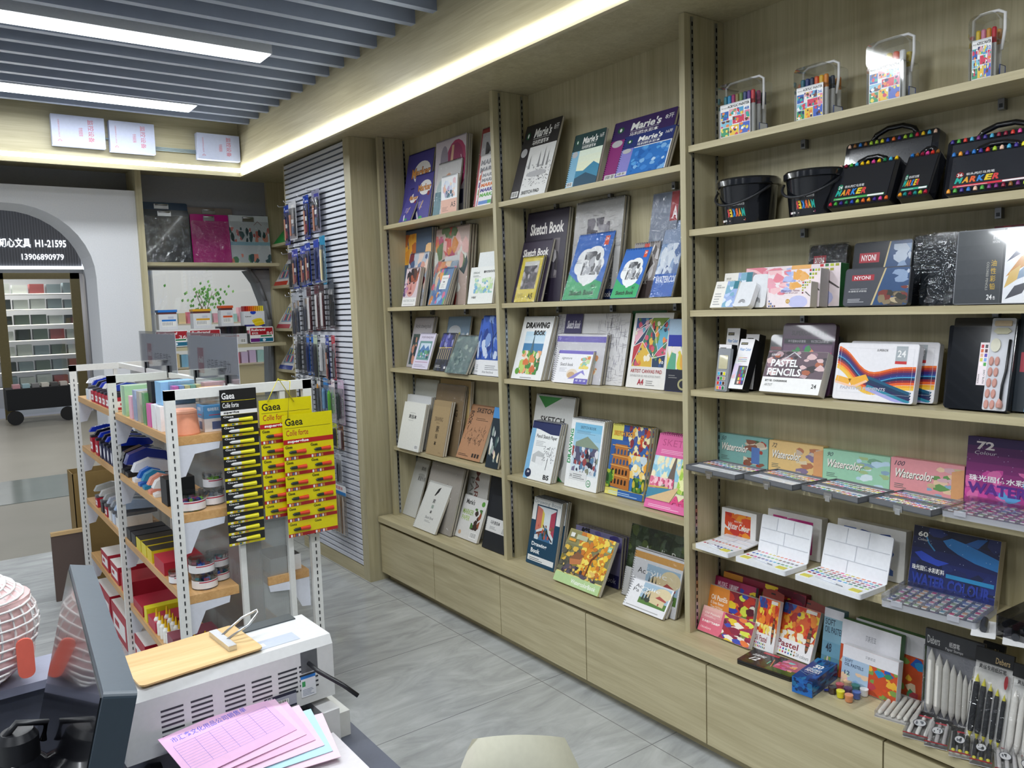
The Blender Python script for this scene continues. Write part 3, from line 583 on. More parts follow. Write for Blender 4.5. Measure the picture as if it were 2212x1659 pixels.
a = ac('#22303a'); a.rect(0, .82, 1, 1, '#4a90cf'); a.blobs(18, (.1, .1, .95, .7), ['#dfe2e0', '#c9a9b0', '#e9d9b9', '#415a5a', '#9aa8a0'], .05, .14, 22); A['bk1'] = a
a = ac('#c9cac6'); a.text('高档', .62, .80, .88, .87, '#4a4a48'); a.ell(.72, .72, .2, .03, '#a9aaa6'); a.text('素描专用', .55, .62, .98, .70, '#3a3a38'); A['wl3'] = a
a = ac('#bfb8ae'); a.poly([(.50, .62), (.62, .74), (.52, .60)], '#222222'); A['wl2'] = a
a = ac('#dcdcd6'); a.poly([(.42, .66), (.50, .80), (.60, .84), (.56, .74), (.46, .66)], '#161616'); a.text('素', .44, .52, .56, .60, '#222222'); a.text('描', .46, .42, .56, .49, '#3a6a50'); a.text('本', .47, .32, .57, .39, '#222222'); a.text('Sketch Book', .36, .22, .72, .27, '#333333', 0, .2); a.lines(.38, .16, .66, .20, 2, '#888888'); A['wl1'] = a
a = ac('#d9d7d2'); a.text('MARKER', .34, .2, .54, 1.0, '#8b5a52', .01, rot=-90); a.text('PAPER', .12, .3, .30, .9, '#8a8a80', .01, rot=-90); A['mp2'] = a
a = ac('#dad9d6'); a.text("Marie's", .14, .80, .50, .92, '#333333', .03); a.text('MARKER', .1, .56, .56, .68, '#8fae4a', .02); a.text('PAPER', .12, .42, .46, .53, '#a9c46a', .02); a.blobs(14, (.56, .25, .9, .75), ['#8d4a2a', '#4f7a3a', '#c25a3a', '#3a2a22'], .05, .1, 23); a.ell(.86, .88, .07, .06, '#5c9a3c'); a.barcode(.62, .06, .92, .2, 4, '#777777'); a.ell(.2, .12, .06, .05, '#c9a98a'); A['mp1'] = a
a = ac('#1d2024'); A['bb2'] = a
a = ac('#212429'); a.rect(0, .32, 1, .58, '#e0e0de'); a.text('马利素描本', .18, .46, .6, .53, '#2a2a2a'); a.lines(.18, .37, .5, .43, 3, '#777777'); [a.line([(.72+.03*i, .34), (.84+.03*i, .54)], .008, '#333333') for i in range(6)]; A['bb1'] = a
def maries(top, side, pic, t1, size, bc=True):
    a = Art(top); a.rect(0, 0, 1, .68, side); a.rect(.26, 0, 1, .68, '#e8e8e6'); pic(a); a.ell(.13, .85, .055, .05, '#1f5a3c'); a.ell(.13, .85, .02, .03, '#eeeeee'); a.text("Marie's", .30, .80, .78, .93, '#f2f2ee', .03, .12); a.line([(.3, .785), (.76, .785)], .006, '#d8d8d4'); a.text(t1, .30, .70, .76, .765, '#f2f2ee', .012); a.text(size, .84, .84, .97, .92, '#e8e8e6', .01); a.ell(.12, .62, .09, .06, '#b9b9bb')
    if bc: a.barcode(.03, .02, .23, .10, 5)
    return a
def castle(a):
    rd = random.Random(5)
    for i in range(90): x0 = rd.uniform(.3, .97); y0 = rd.uniform(.14, .42); a.line([(x0, y0), (x0+rd.uniform(-.06, .06), y0+rd.uniform(-.03, .03))], .007, rd.choice(['#6a6a6c', '#99999b', '#3f3f41']))
    for x0, t in ((.36, .56), (.62, .60), (.75, .64), (.86, .58)): a.poly([(x0-.025, .38), (x0, t), (x0+.025, .38)], '#8a8a8c')
    a.ell(.62, .3, .28, .04, '#b9b9bb'); a.text('SKETCH PAD', .32, .04, .82, .085, '#3a3a3a')
A['ma1'] = maries('#2c2a2c', '#312d31', castle, '马利牌速写本', '8开')
def hills(a): a.grad(.26, 0, 1, .68, '#f3efc0', '#e2eedc', 6); a.poly([(.26, .30), (.5, .28), (.8, .42), (1, .34), (1, 0), (.26, 0)], '#3a86a8'); a.poly([(.26, .16), (.6, .24), (1, .12), (1, 0), (.26, 0)], '#1d4a63')
A['ma2'] = maries('#1d3f40', '#7fb3cf', hills, '马利牌速写本', '16开')
A['ma3'] = maries('#38215c', '#8a2a72', lambda a: a.rect(.26, 0, 1, .68, '#cfd0d6'), '马利牌水彩本', '8开')
def sea(a): a.rect(.24, .0, .98, .66, '#2a72c0'); a.blobs(40, (.24, 0, .98, .66), ['#3f86d2', '#7fb3e2', '#1f62b0', '#58a0dc', '#b9d6ee'], .03, .09, 24)
A['ma4'] = maries('#1f2f6e', '#8a84c9', sea, '马利牌水彩本', '16开')
def statue(a, box, seed):
    x0, y0, x1, y1 = box; a.rect(x0, y0, x1, y1, '#6a6468'); a.blobs(46, box, ['#8a8488', '#3a363c', '#b5b0b2', '#55505a', '#2c2a30'], .05, .14, seed)
a = ac('#2d2638'); a.text('Sketch Book', .10, .74, .92, .87, '#e8e4e0', .03); statue(a, (.14, .25, .86, .68), 25); a.lines(.4, .08, .7, .12, 2, '#8a8494'); A['sk3'] = a
a = ac('#33293f'); a.text('Sketch Book', .06, .74, .92, .87, '#ece8e4', .03); statue(a, (.1, .1, .9, .68), 26); A['sk2'] = a
a = ac('#d9c62a'); statue(a, (.16, .28, .88, .88), 27); a.rect(.16, .8, .88, .9, '#c9c9c2'); a.lines(.08, .1, .5, .2, 3, '#8d7f20'); a.text('A5', .62, .06, .86, .18, '#3a3410', .03); A['sk1'] = a
a = ac('#b9b8b6'); rd = random.Random(9)
for i in range(70): x0 = rd.uniform(0, 1); y0 = rd.uniform(.5, .9); a.line([(x0, y0), (x0+.12, y0+rd.uniform(-.02, .02))], .004, '#8f8e8d')
a.blobs(26, (.28, .3, .75, .82), ['#4a4650', '#6d6872', '#34313a', '#88848c'], .06, .13, 28); a.text('PERFECT FOR MOST DRY MEDIA', .84, .08, .89, .66, '#4c4c50', .005, rot=-90); a.ell(.62, .2, .12, .07, '#d9b83a'); a.text('A3', .54, .17, .70, .23, '#2a2a2a', .03); a.rect(.5, 0, 1, .1, '#24315c'); a.text('Sketch Book', .5, .02, .9, .08, '#e6e6e6'); A['st3'] = a
def bluegreen(s):
    a = Art('#2f6cc2'); a.poly([(0, 0), (1, 0), (1, .24), (.75, .30), (.3, .26), (0, .40)], '#2fa866')
    for cx, cy, rx in ((.38, .62, .24), (.6, .64, .26), (.32, .5, .22), (.55, .42, .32), (.72, .52, .2)): a.ell(cx, cy, rx, rx*.62, '#f2f4f4')
    a.ell(.52, .23, .06, .03, '#f2f4f4'); a.blobs(30, (.34, .36, .86, .72), ['#8a8c90', '#4b4d52', '#b9bbc0', '#6a6c70'], .04, .1, 29); a.rect(.78, .80, .9, .94, '#e2552f'); a.text('24', .8, .87, .88, .92, '#f4f4f4', .02); a.text(s, .72, .17, .84, .22, '#2a2a2a'); a.text('Sketch Book', .16, .06, .86, .14, '#1f3a2e', .03); a.lines(.12, .55, .3, .62, 3, '#a9adb2'); return a
A['bg2'] = bluegreen('A4'); A['bg1'] = bluegreen('A5')
a = ac('#8d8684'); a.blobs(26, (0, .3, 1, 1), ['#b9b5b5', '#6a6260', '#4b4442', '#d0cccc'], .08, .18, 30); a.rect(0, 0, 1, .3, '#4d4240'); a.text('SKETCH BOOK', .0, .24, .7, .32, '#d9d5d2'); a.rect(.4, .88, .6, .98, '#b8392f'); A['gr1'] = a
a = ac('#7a8496'); a.blobs(26, (0, 0, 1, .5), ['#5a6680', '#8f9bb0', '#39435c', '#b5bfce'], .08, .2, 31); a.poly([(.72, .72), (1, .72), (1, 1), (.72, 1)], '#a8333a'); a.text('A', .8, .74, 1, .86, '#efe6e6', .03); A['se3'] = a
a = ac('#8fa0bc'); a.blobs(36, (0, .2, 1, .7), ['#c6d2e2', '#5d78a8', '#8aa6cc', '#3f5c94', '#dde6f0'], .08, .2, 32); a.rect(0, 0, 1, .3, '#2a62b8'); a.text('WATERCOLOR', .1, .18, 1.3, .27, '#e6eef6', .02); A['se2'] = a
def town(a, x0, y0, x1, y1, seed, sky='#bcd9ea'):
    h = y1-y0; a.grad(x0, y0+h*.45, x1, y1, '#dfeaf0', sky, 5); a.rect(x0, y0+h*.5, x1, y0+h*.72, '#3f7fae'); a.blobs(60, (x0, y0, x1, y0+h*.55), ['#3f8a3a', '#6fae42', '#2f6a34', '#d9804a', '#e8a878', '#b9d06a', '#f0e0c8'], .04, .1, seed)
    a.poly([((x0+x1)/2-.06, y0+h*.5), ((x0+x1)/2-.02, y1-h*.03), ((x0+x1)/2+.03, y0+h*.5)], '#4b6a78'); [a.poly([(x, y), (x+.1, y+.05), (x+.2, y), (x+.18, y-.06), (x+.02, y-.06)], c) for x, y, c in ((x0+.1, y0+h*.3, '#d9733a'), (x0+.3, y0+h*.36, '#e08a4a'), (x0+.36, y0+h*.14, '#cf6a38'))]
a = ac('#edeeee'); a.text('DRAWING', .12, .81, .90, .91, '#111111', .06); a.text('BOOK', .45, .72, .82, .78, '#111111', .05); town(a, .18, .08, .84, .76, 33); a.text('BOOK', .45, .70, .82, .765, '#111111', .05); a.ell(.16, .12, .07, .05, '#5c9a2c'); a.lines(.3, .02, .7, .05, 1, '#999999'); A['dr1'] = a
def skl(a, x0, x1, seed):
    rd = random.Random(seed)
    for i in range(170): x = rd.uniform(x0, x1); y = rd.uniform(.02, .97); v = rd.random() < .6; a.line([(x, y), (x+rd.uniform(-.01, .01), y+rd.uniform(.05, .16)) if v else (x+rd.uniform(.03, .1), y+rd.uniform(-.03, .03))], .0022, rd.choice(['#6a6578', '#8d89a0', '#403b50']))
a = ac('#d3d2d3'); skl(a, .6, .97, 34); skl(a, .0, .12, 35); a.rect(.13, .4, .38, 1, '#352f5c'); a.text('Sketch Book', .16, .78, .35, .90, '#e9e6ee', .02, .1); a.text('CARNET DE', .2, .62, .31, .66, '#bdb8cc'); A['ld3'] = a
a = ac('#dedce2'); a.rect(0, .84, 1, .96, '#7a6fc4'); a.text('signature', .08, .48, .38, .64, '#2f2f38', .0, .2); a.blobs(16, (.62, .1, .9, .6), ['#e0dfa0', '#a9cfc9', '#e2a06a', '#f0eee4'], .04, .09, 36); a.rect(.3, .14, .5, .2, '#5d5a66'); A['ld2'] = a
a = ac('#eeedf0'); a.rect(0, .90, 1, 1, '#7266bc'); a.text('signature', .12, .70, .42, .80, '#3a3a44', .0, .2); a.text('Sketch book', .12, .52, .50, .62, '#2f2f38', .01); a.lines(.12, .34, .36, .48, 4, '#b9b9c2'); a.blobs(18, (.68, .45, .96, .85), ['#e8d36a', '#8fc2ae', '#e08a4a', '#c9dca0', '#eadfc0'], .04, .09, 37); a.ell(.52, .28, .16, .16, '#e6d6c0'); a.ell(.5, .25, .11, .1, '#c9a67a'); a.poly([(.42, .12), (.6, .16), (.78, .34), (.9, .26), (.82, .42), (.62, .3)], '#8d86cc'); a.rect(.62, 0, 1, .16, '#6258b0'); [a.text(t, .66+.11*i, .07, .73+.11*i, .13, '#f0f0f4') for i, t in enumerate(('A5', '30', '160'))]; A['ld1'] = a
A['ca2'] = ac('#2f6a3c')
a = ac('#e3e1de'); cs = ['#b8323c', '#2f4f86', '#e0a8b8', '#7a9a3c', '#5fa8c2', '#c9506a', '#1f3a5c', '#d9b03c', '#3f7a5a']; a.rect(.07, .28, .93, .94, '#2a3a5a')
P5 = [[(.07, .28), (.07, .55), (.3, .62)], [(.07, .75), (.5, .94), (.07, .94)], [(.07, .75), (.07, .55), (.45, .86)], [(.5, .94), (.42, .85), (.6, .72), (.93, .94)], [(.93, .94), (.6, .72), (.72, .5), (.93, .62)], [(.93, .62), (.72, .5), (.6, .4), (.93, .45)], [(.93, .45), (.6, .4), (.62, .28), (.93, .28)], [(.07, .28), (.3, .62), (.6, .4), (.62, .28)], [(.3, .62), (.45, .86), (.6, .72), (.72, .5), (.6, .4)]]
for i, p in enumerate(P5): a.poly(p, cs[i % 9])
a.blobs(70, (.08, .29, .92, .93), cs+['#e88a3a', '#efe6d0', '#111a2a'], .02, .06, 38)
for p in P5: a.line(p+[p[0]], .008, '#f2f0ee')
a.text('ARTIST CANVAS PAD', .08, .20, .90, .25, '#a8343a', .01); a.text('SUITABLE FOR OIL AND ACRYLIC PAINTS', .08, .145, .88, .175, '#a9a9a9', 0); a.text('A4', .3, .04, .46, .12, '#a8283a', .03); a.lines(.52, .04, .76, .12, 3, '#999999'); a.text('10', .82, .33, .9, .37, '#ffffff', .02); A['ca1'] = a
a = ac('#20309a'); a.rect(0, .78, 1, 1, '#9db6cc'); a.blobs(20, (0, .3, 1, .62), ['#d9cf4a', '#5fa88a', '#e2a84a', '#3f5c9a', '#efe6e0'], .1, .25, 39); a.rect(.7, .7, 1, .95, '#6a2f44'); a.rect(0, 0, 1, .3, '#1c2030'); a.ell(.75, .1, .22, .08, '#a9a67a'); a.ell(.75, .1, .15, .055, '#1c2030'); a.lines(.12, .18, .5, .24, 2, '#888888'); A['cb1'] = a
a = ac('#d3d4d2'); a.poly([(.05, .98), (.68, .98), (.27, .84)], '#3b8a45'); a.text('SKETCH', .18, .66, .80, .74, '#2c2c2c', .02); a.text('PAPER', .18, .58, .80, .65, '#b9bab8', .0); a.ell(.72, .24, .2, .15, '#9a9b98'); a.ell(.68, .27, .13, .1, '#c6c7c4'); a.poly([(.45, 0), (.95, 0), (.5, .2)], '#3b8a45'); A['sp3'] = a
a = ac('#eef0ef'); a.rect(0, 0, .16, 1, '#7fb6dc'); a.rect(0, .87, 1, 1, '#1f2a5a'); a.poly([(0, .88), (.3, .86), (.7, .80), (1, .80), (1, .9), (0, .9)], '#1f2a5a'); a.text('Pencil Sketch Paper', .22, .70, .95, .78, '#26262a', .02); a.lines(.24, .58, .6, .68, 4, '#a9abae'); rd = random.Random(12)
a.poly([(.2, .3), (.2, .42), (.38, .5), (.62, .46), (.6, .26)], '#c2c4c4'); a.poly([(.34, .28), (.34, .40), (.6, .40), (.6, .26)], '#e9eaea')
for i in range(60): x = rd.uniform(.55, .95); y = rd.uniform(.34, .6); a.line([(x, y), (x+rd.uniform(-.04, .04), y+rd.uniform(-.02, .03))], .012, rd.choice(['#6d6e70', '#939496', '#4a4b4d']))
a.line([(.76, .4), (.74, .2)], .014, '#5d5e60'); a.ell(.16, .10, .11, .075, '#1f2a4a'); a.text('30', .12, .10, .2, .14, '#ffffff', .02); a.text('B5', .72, .04, .92, .12, '#26262a', .03); A['ps1'] = a
a = ac('#f0f2f2'); a.grad(.12, .2, .96, .94, '#dbe8ee', '#7fbfe0', 6); a.text('SKETCH BOOK', .3, .86, .78, .90, '#335066'); a.lines(.2, .79, .8, .84, 3, '#6a8fa6'); a.poly([(.2, .66), (.55, .76), (.92, .62), (.92, .56), (.2, .58)], '#8a9a86'); a.rect(.2, .34, .9, .6, '#5d5a74'); a.blobs(60, (.12, .22, .94, .6), ['#3a3550', '#7d7894', '#c9ccd6', '#a04a4a', '#2c2a3a', '#5f86a8', '#8a8f7a', '#e0e2e6'], .03, .07, 40); a.text('DRAWING', .0, .34, .1, .84, '#2f9a58', .02, rot=90); a.rect(.12, .12, .66, .24, '#e4e6e6'); a.lines(.24, .14, .62, .22, 3, '#777777'); a.text('30', .14, .15, .21, .19, '#333333'); a.ell(.74, .1, .07, .05, '#4a9a6a'); a.ell(.74, .1, .055, .038, '#f0f2f2'); a.text('A4', .7, .08, .78, .12, '#2f7a4a'); A['db1'] = a
a = ac('#d9c96a'); a.grad(0, .1, 1, 1, '#3f78b5', '#2b4f98', 4); a.rect(0, .78, .3, 1, '#e2dc6a'); a.blobs(90, (.45, .5, 1, 1), ['#c94a2a', '#e2902f', '#f0c35a', '#4a5f9a', '#8a2f3a', '#e8e0b0'], .03, .07, 41); a.blobs(40, (.3, .25, 1, .6), ['#e8a23a', '#f3cf74', '#8fb8d6', '#c9d8e0', '#f0e2b0'], .04, .09, 42); a.ell(.72, .44, .06, .045, '#fbf3d0'); a.poly([(.05, .12), (.62, .10), (.6, .38), (.55, .44), (.46, .72), (.14, .72), (.1, .5)], '#b5702f')
for j in range(4):
    for i in range(5): x = .12+.09*i; y = .16+.14*j; a.poly([(x, y), (x+.05, y), (x+.05, y+.06), (x+.025, y+.08), (x, y+.06)], '#2a1a16' if j < 2 else '#35507a')
    a.line([(.06, .28+.14*j), (.56, .27+.14*j)], .012, '#e0aa5a')
a.blobs(20, (0, .1, .2, .35), ['#3f7a2c', '#a9b83a', '#24441f'], .04, .08, 43); a.blobs(20, (.7, .1, 1, .3), ['#c9b83a', '#2f5a24', '#5a8a34'], .04, .08, 44); a.text('SKETCH BOOK', .06, .84, .62, .91, '#e09a3a', .03); a.grad(0, 0, 1, .09, '#e8e07a', '#d9cf68', 2); a.rect(.35, 0, 1, .09, '#2f62a8'); a.lines(.1, .02, .9, .07, 2, '#bcd6ea'); A['co1'] = a
a = ac('#d95f9a'); a.text('SKETCH', .12, .84, .95, .93, '#b8407a', .0); a.lines(.12, .74, .85, .80, 3, '#f2b9d4'); a.grad(0, .14, 1, .70, '#e8e2b8', '#9fd0e2', 6); a.blobs(60, (0, .4, .7, .70), ['#bfe0ea', '#e9efc8', '#8fc6dc', '#f2e6c0'], .04, .08, 45)
a.poly([(.30, .30), (.40, .34), (.46, .52), (.52, .70), (.56, .70), (.58, .5), (.62, .30), (.55, .28), (.46, .35), (.4, .29)], '#6a5a50'); a.blobs(50, (0, .26, .6, .42), ['#e0708f', '#f0a0b4', '#c94f74', '#f6c6cf'], .03, .07, 46); a.blobs(60, (.7, .25, 1, .7), ['#a9cf4a', '#dfe87a', '#6f9a34', '#f0f0b0'], .04, .08, 47); a.poly([(0, .12), (.75, .3), (.7, .3), (0, .26)], '#3f86a0'); a.poly([(0, .12), (.7, .32), (.75, .32), (.6, .12)], '#d9b98a'); a.line([(0, .28), (.5, .30)], .02, '#c9b25a'); a.text('A4', .6, .10, .98, .22, '#d9457f', .05); a.rect(0, 0, 1, .10, '#e06aa2'); a.lines(.1, .03, .9, .07, 2, '#f6cfe2'); A['pk1'] = a
a = ac('#1f4660'); a.rect(0, .66, 1, 1, '#e9ebea'); a.text('Drawing Book', .04, .90, .98, .97, '#8f9aa2', 0); a.rect(.14, .36, .86, .90, '#1f4660'); a.rect(.17, .38, .83, .88, '#d9e2e6'); a.poly([(.17, .88), (.17, .5), (.36, .56), (.36, .84)], '#cf7a6a'); a.poly([(.36, .84), (.36, .56), (.44, .58), (.44, .78)], '#d9c45a'); a.poly([(.83, .86), (.83, .46), (.66, .56), (.66, .80)], '#b0445a'); a.poly([(.3, .38), (.45, .58), (.58, .58), (.75, .38)], '#3f6f9a'); a.line([(.2, .46), (.45, .52)], .03, '#7a3a2a'); a.line([(.6, .5), (.8, .4)], .03, '#332a3a'); a.blobs(24, (.17, .4, .83, .62), ['#c25a4a', '#4a7aa0', '#8a5a4a', '#e6d6b0', '#3a4a3a'], .02, .045, 48); a.text('Drawing', .12, .26, .66, .335, '#eef2f4', .03); a.text('Book', .12, .17, .44, .24, '#eef2f4', .03); a.rect(.04, .05, .96, .13, '#e6e9ea'); a.lines(.1, .065, .6, .115, 2, '#444444'); A['vn1'] = a
a = ac('#e6dc8a'); a.grad(0, .2, 1, 1, '#6a6a50', '#8f8a5a', 3); a.blobs(150, (.28, .25, 1, 1), ['#f0c93a', '#e8a82c', '#d98a24', '#f6e06a', '#c9762a', '#f4d85a'], .03, .08, 49); a.blobs(40, (0, .2, .4, .7), ['#4a4a40', '#8a7a30', '#e0b84a', '#5d5a4a'], .03, .07, 50); a.poly([(.2, .45), (.32, .6), (.46, .56), (.46, .42), (.24, .36)], '#c27a4a'); a.poly([(.18, .46), (.32, .62), (.48, .58), (.42, .50)], '#8a5a3a'); a.line([(.62, .25), (.64, .55), (.75, .72)], .025, '#6a3a20'); a.blobs(30, (.1, .18, .9, .36), ['#3a3440', '#8a6a5a', '#e8c06a', '#5a5060'], .02, .05, 51); a.rect(0, 0, 1, .18, '#b9d69a'); a.text('WatercolorBook', .38, .05, .92, .13, '#f6faf0', .02); a.rect(.06, .86, .15, .94, '#e9e9e2'); a.rect(.2, .84, .44, .93, '#b9c0a0'); a.rect(.05, .78, .2, .83, '#e8a23a'); a.rect(.9, .78, .98, .88, '#8fc6a0'); a.text('A4', .91, .8, .97, .86, '#eef4ee', .02); A['yt1'] = a
a = ac('#8a86b0'); a.blobs(40, (0, 0, 1, 1), ['#6a62a0', '#b0accc', '#4a4288', '#9a94c0'], .05, .12, 52); a.blobs(10, (.1, .8, .4, 1), ['#2a2a34'], .02, .05, 53); a.rect(0, 0, 1, .25, '#2c2a62'); a.text('Book', .7, .08, .95, .18, '#cfcde6'); A['pu1'] = a
a = ac('#2f3f26'); a.blobs(70, (0, .3, 1, 1), ['#3d5230', '#26351f', '#55652f', '#4a5a42', '#1f2b1a'], .04, .1, 54); a.text('Acrylic Paper', .3, .62, 1.15, .76, '#d9dccf', .0); a.rect(0, 0, .14, .4, '#e0e0de'); A['ga3'] = a
def acryl(a, s):
    a.rect(.3, .2, .97, .78, '#9db8cc'); a.ell(.8, .6, .2, .16, '#d9c9a0'); a.ell(.6, .5, .2, .12, '#d3bf94'); a.rect(.3, .2, .97, .36, '#4f7a2c'); [a.poly([(x-.03, .3), (x, t), (x+.03, .3)], '#1d2a24') for x, t in ((.38, .6), (.45, .68), (.52, .58))]; a.poly([(.56, .3), (.56, .42), (.7, .48), (.9, .42), (.9, .26)], '#d9c69a'); a.poly([(.66, .46), (.74, .54), (.93, .46), (.92, .42)], '#a8443a'); a.rect(.76, .28, .79, .34, '#a83a3a'); a.ell(.5, .33, .06, .06, '#25301f')
    a.text('Ac', .12, .58, .28, .68, '#2a2a2a', .0); a.text('rylic', .30, .56, .72, .68, '#efefec', .0); (s and a.text('Pa', .1, .46, .24, .56, '#2a2a2a', 0)); (s and a.text('per', .27, .44, .5, .54, '#efefec', 0))
a = ac('#d9d9dc'); a.rect(0, .84, 1, .96, '#cf9a52'); acryl(a, 0); A['ga2'] = a
a = ac('#e9e9ec'); a.rect(0, .93, 1, 1, '#4a5f44'); a.rect(0, .86, 1, .93, '#d9a864'); acryl(a, 1); a.lines(.06, .05, .9, .12, 1, '#aaaaaa'); A['ga1'] = a
LB, MBY = ' in the bay next to the hook panel', ' in the middle bay'
BOOKS = [
 ('mk3', 'mk', 'large purple marker pad at the back of the top left shelf', 'top', 0), ('mk2', 'mk', 'medium purple marker pad leaning on the larger purple one', 'top', 0), ('mk1', 'mk', 'small purple marker pad, lowest of the three purple ones', 'top', 0),
 ('pf3', 'pf3', 'tall pad with a magenta petal painting on the top left shelf', 'top', 0), ('pf2', 'pf2', 'film-wrapped pale pad in front of the magenta petal pad', 'top', 1), ('pf1', 'pf1', 'small A5 pad with a pastel flower and salmon foot band', 'top', 0),
 ('wm3', 'wm3', 'tall grey red-edged marker pad half hidden by the upright', 'top', 1), ('wm2', 'wm', 'medium white pad with rows of coloured marker lettering', 'top', 0), ('wm1', 'wm', 'small white pad with rows of coloured marker lettering', 'top', 0),
 ('bf3', 'bf3', 'big blue pad with orange flowers and a white tag', 'top', 0), ('rf3', 'rf3', 'big film-wrapped pad of red poppies with white tag', 'top', 1), ('bf2', 'bf2', 'medium watercolour pad in blue and rust tones', 'top', 0), ('bf1', 'bf1', 'small watercolour pad with a painted face', 'top', 0),
 ('rf2', 'rf2', 'medium film-wrapped floral pad behind the small labelled one', 'top', 1), ('rf1', 'rf1', 'small blue floral pad with a white centre label', 'top', 0), ('wc2', 'wc2', 'white paper pad standing behind the green and blue wash pad', None, 0), ('wc1', 'wc1', 'white watercolour block with a green and blue wash', None, 0),
 ('ac2', 'ac2', 'tall grey acrylic drawing book on the third left shelf', 'top', 0), ('ac1', 'ac1', 'small lilac acrylic drawing book with a mountain scene', 'top', 0), ('ls1', 'ls1', 'blue-grey spiral album with clouds behind the purple night pad', 'left', 0), ('vg1', 'vg1', 'slim pad with a violet night sky over a bridge', 'top', 0), ('dk1', 'dk1', 'film-wrapped grey-green mottled pad', 'top', 1),
 ('bt2', 'bt1', 'blue tree pad at the back, mostly hidden', 'top', 0), ('bt1', 'bt1', 'tall pad with a deep blue painted tree and white foot', 'top', 0),
 ('ws4', 'ws4', 'large off-white drawing pad at the back of the fourth left shelf', None, 0), ('ws3', 'ws3', 'medium plain white pad behind the small white sketch pad', None, 0), ('ws1', 'ws1', 'cream sketch pad with small black characters and barcode', None, 0),
 ('ye1', 'ye1', 'tall mustard drawing pad at the back', None, 0), ('br2', 'br2', 'large brown film-wrapped drawing book', 'left', 1), ('br1', 'br1', 'tan spiral drawing book with three brush characters', 'left', 0), ('sb1', 'sb1', 'thick kraft sketch book with a line-drawn facade', 'top', 0), ('bk1', 'bk1', 'black floral pad with a blue top band', None, 0),
 ('wl3', 'wl3', 'large white pad lying back at the far end of the worktop', None, 0), ('wl2', 'wl2', 'large beige film-wrapped sketch book with a feather', 'left', 1), ('wl1', 'wl1', 'white spiral sketch book with a black feather', 'left', 0),
 ('mp2', 'mp2', 'tall white marker paper pad with sideways lettering', None, 0), ('mp1', 'mp1', 'square white marker paper pad with a little figure in red and brown', None, 0), ('bb2', 'bb2', 'plain black spiral book behind the white-banded one', 'left', 0), ('bb1', 'bb1', 'black spiral book with a wide white paper band', 'left', 0),
 ('ma1', 'ma1', 'tall dark sketch pad with a pencil castle town', None, 0), ('ma2', 'ma2', 'green-topped pad with a yellow sky over blue hills', 'left', 0), ('ma3', 'ma3', 'wide deep purple spiral watercolour book', 'left', 0), ('ma4', 'ma4', 'blue spiral watercolour book in front of the purple one', 'left', 0),
 ('sk3', 'sk3', 'tall dark plum sketch book with stone carving', 'top', 0), ('sk2', 'sk2', 'medium dark plum sketch book', 'top', 0), ('sk1', 'sk1', 'small yellow sketch book with a grey picture', 'top', 1), ('st3', 'st3', 'tall grey film-wrapped pad with a bronze head', 'top', 1),
 ('bg2', 'bg2', 'blue and green film-wrapped sketch book, the larger one', 'top', 1), ('bg1', 'bg1', 'blue and green sketch book, the smaller one', 'top', 0), ('gr1', 'gr1', 'grey and brown sketch book with a red mark', 'top', 0), ('se3', 'se3', 'tall grey seascape pad with a red corner', None, 1), ('se2', 'se2', 'blue seascape watercolour pad beside the upright', None, 1),
 ('dr1', 'dr1', 'white drawing book with a steeple above orange roofs', 'top', 0), ('ld3', 'ld3', 'wide sketch book with ink-drawn street and navy panel', 'left', 0), ('ld2', 'ld2', 'medium landscape sketch book with a violet top band', 'left', 1), ('ld1', 'ld1', 'small landscape sketch book with a shell and violet band', 'left', 0),
 ('ca2', 'ca2', 'green-edged pad behind the canvas pad', None, 0), ('ca1', 'ca1', 'canvas pad with a stained-glass patchwork of colours', None, 0), ('cb1', 'cb1', 'navy canvas pad with yellow landscape beside the upright', None, 0),
 ('sp3', 'sp3', 'large grey sketch paper pad with green triangles', 'top', 0), ('ps1', 'ps1', 'pencil sketch paper pad with a house and tree', 'top', 0), ('db1', 'db1', 'drawing book with an old balconied house under blue sky', 'top', 0), ('co1', 'co1', 'sketch book with a round arched stone ruin in orange light', 'top', 0), ('pk1', 'pk1', 'pink sketch book with an iron tower by a river', 'top', 0),
 ('vn1', 'vn1', 'teal drawing book with a canal and gondolas', 'top', 0), ('yt1', 'yt1', 'wide watercolour book with a golden autumn tree', None, 0), ('pu1', 'pu1', 'violet mountain book behind the golden tree book', None, 1),
 ('ga3', 'ga3', 'large dark green acrylic paper book', 'left', 1), ('ga2', 'ga2', 'medium acrylic paper book with an orange band', 'left', 1), ('ga1', 'ga1', 'small acrylic paper book with a red-roofed house', 'left', 0),
]
for k, ak, lab, bd, fl in BOOKS: book(k, A[ak], lab, bd, bool(fl), name='sketchbook')
# ------------------------------------------------------------ goods in the near bay
def slab(k, art, label, name, cat, rad=.002, edge=None, mat=None, film=False, parts=None, group=None, side=None):
    """a closed box, tin or pack leaning on a shelf: body plus its printed front"""
    x, y, z, w_, h_, a, T, n = BK[k]; M = lean(x, y, z, a, T); bg = edge or (art.ops[0][1] if art else '#dddddd')
    root = empty(name, M, label, cat, group)
    f = MB(); f.prism(rrect(w_, h_, rad, 4), -T, 0, bg, cb=side or bg); f.build('body', mat or PRINT, root)
    if art:
        ins = max(.0006, rad*.3); f = MB(); art.put(f, ins, ins, w_-2*ins, h_-2*ins, .0001); f.build('printed_front', mat or PRINT, root)
    if film: f = MB(); f.prism(rrect(w_+.006, h_+.006, .004, 3, -.003, -.003), -T-.0015, .0016, '#ffffff'); f.build('film_wrapper', FILM, root)
    return root, w_, h_, T
_PM = {}
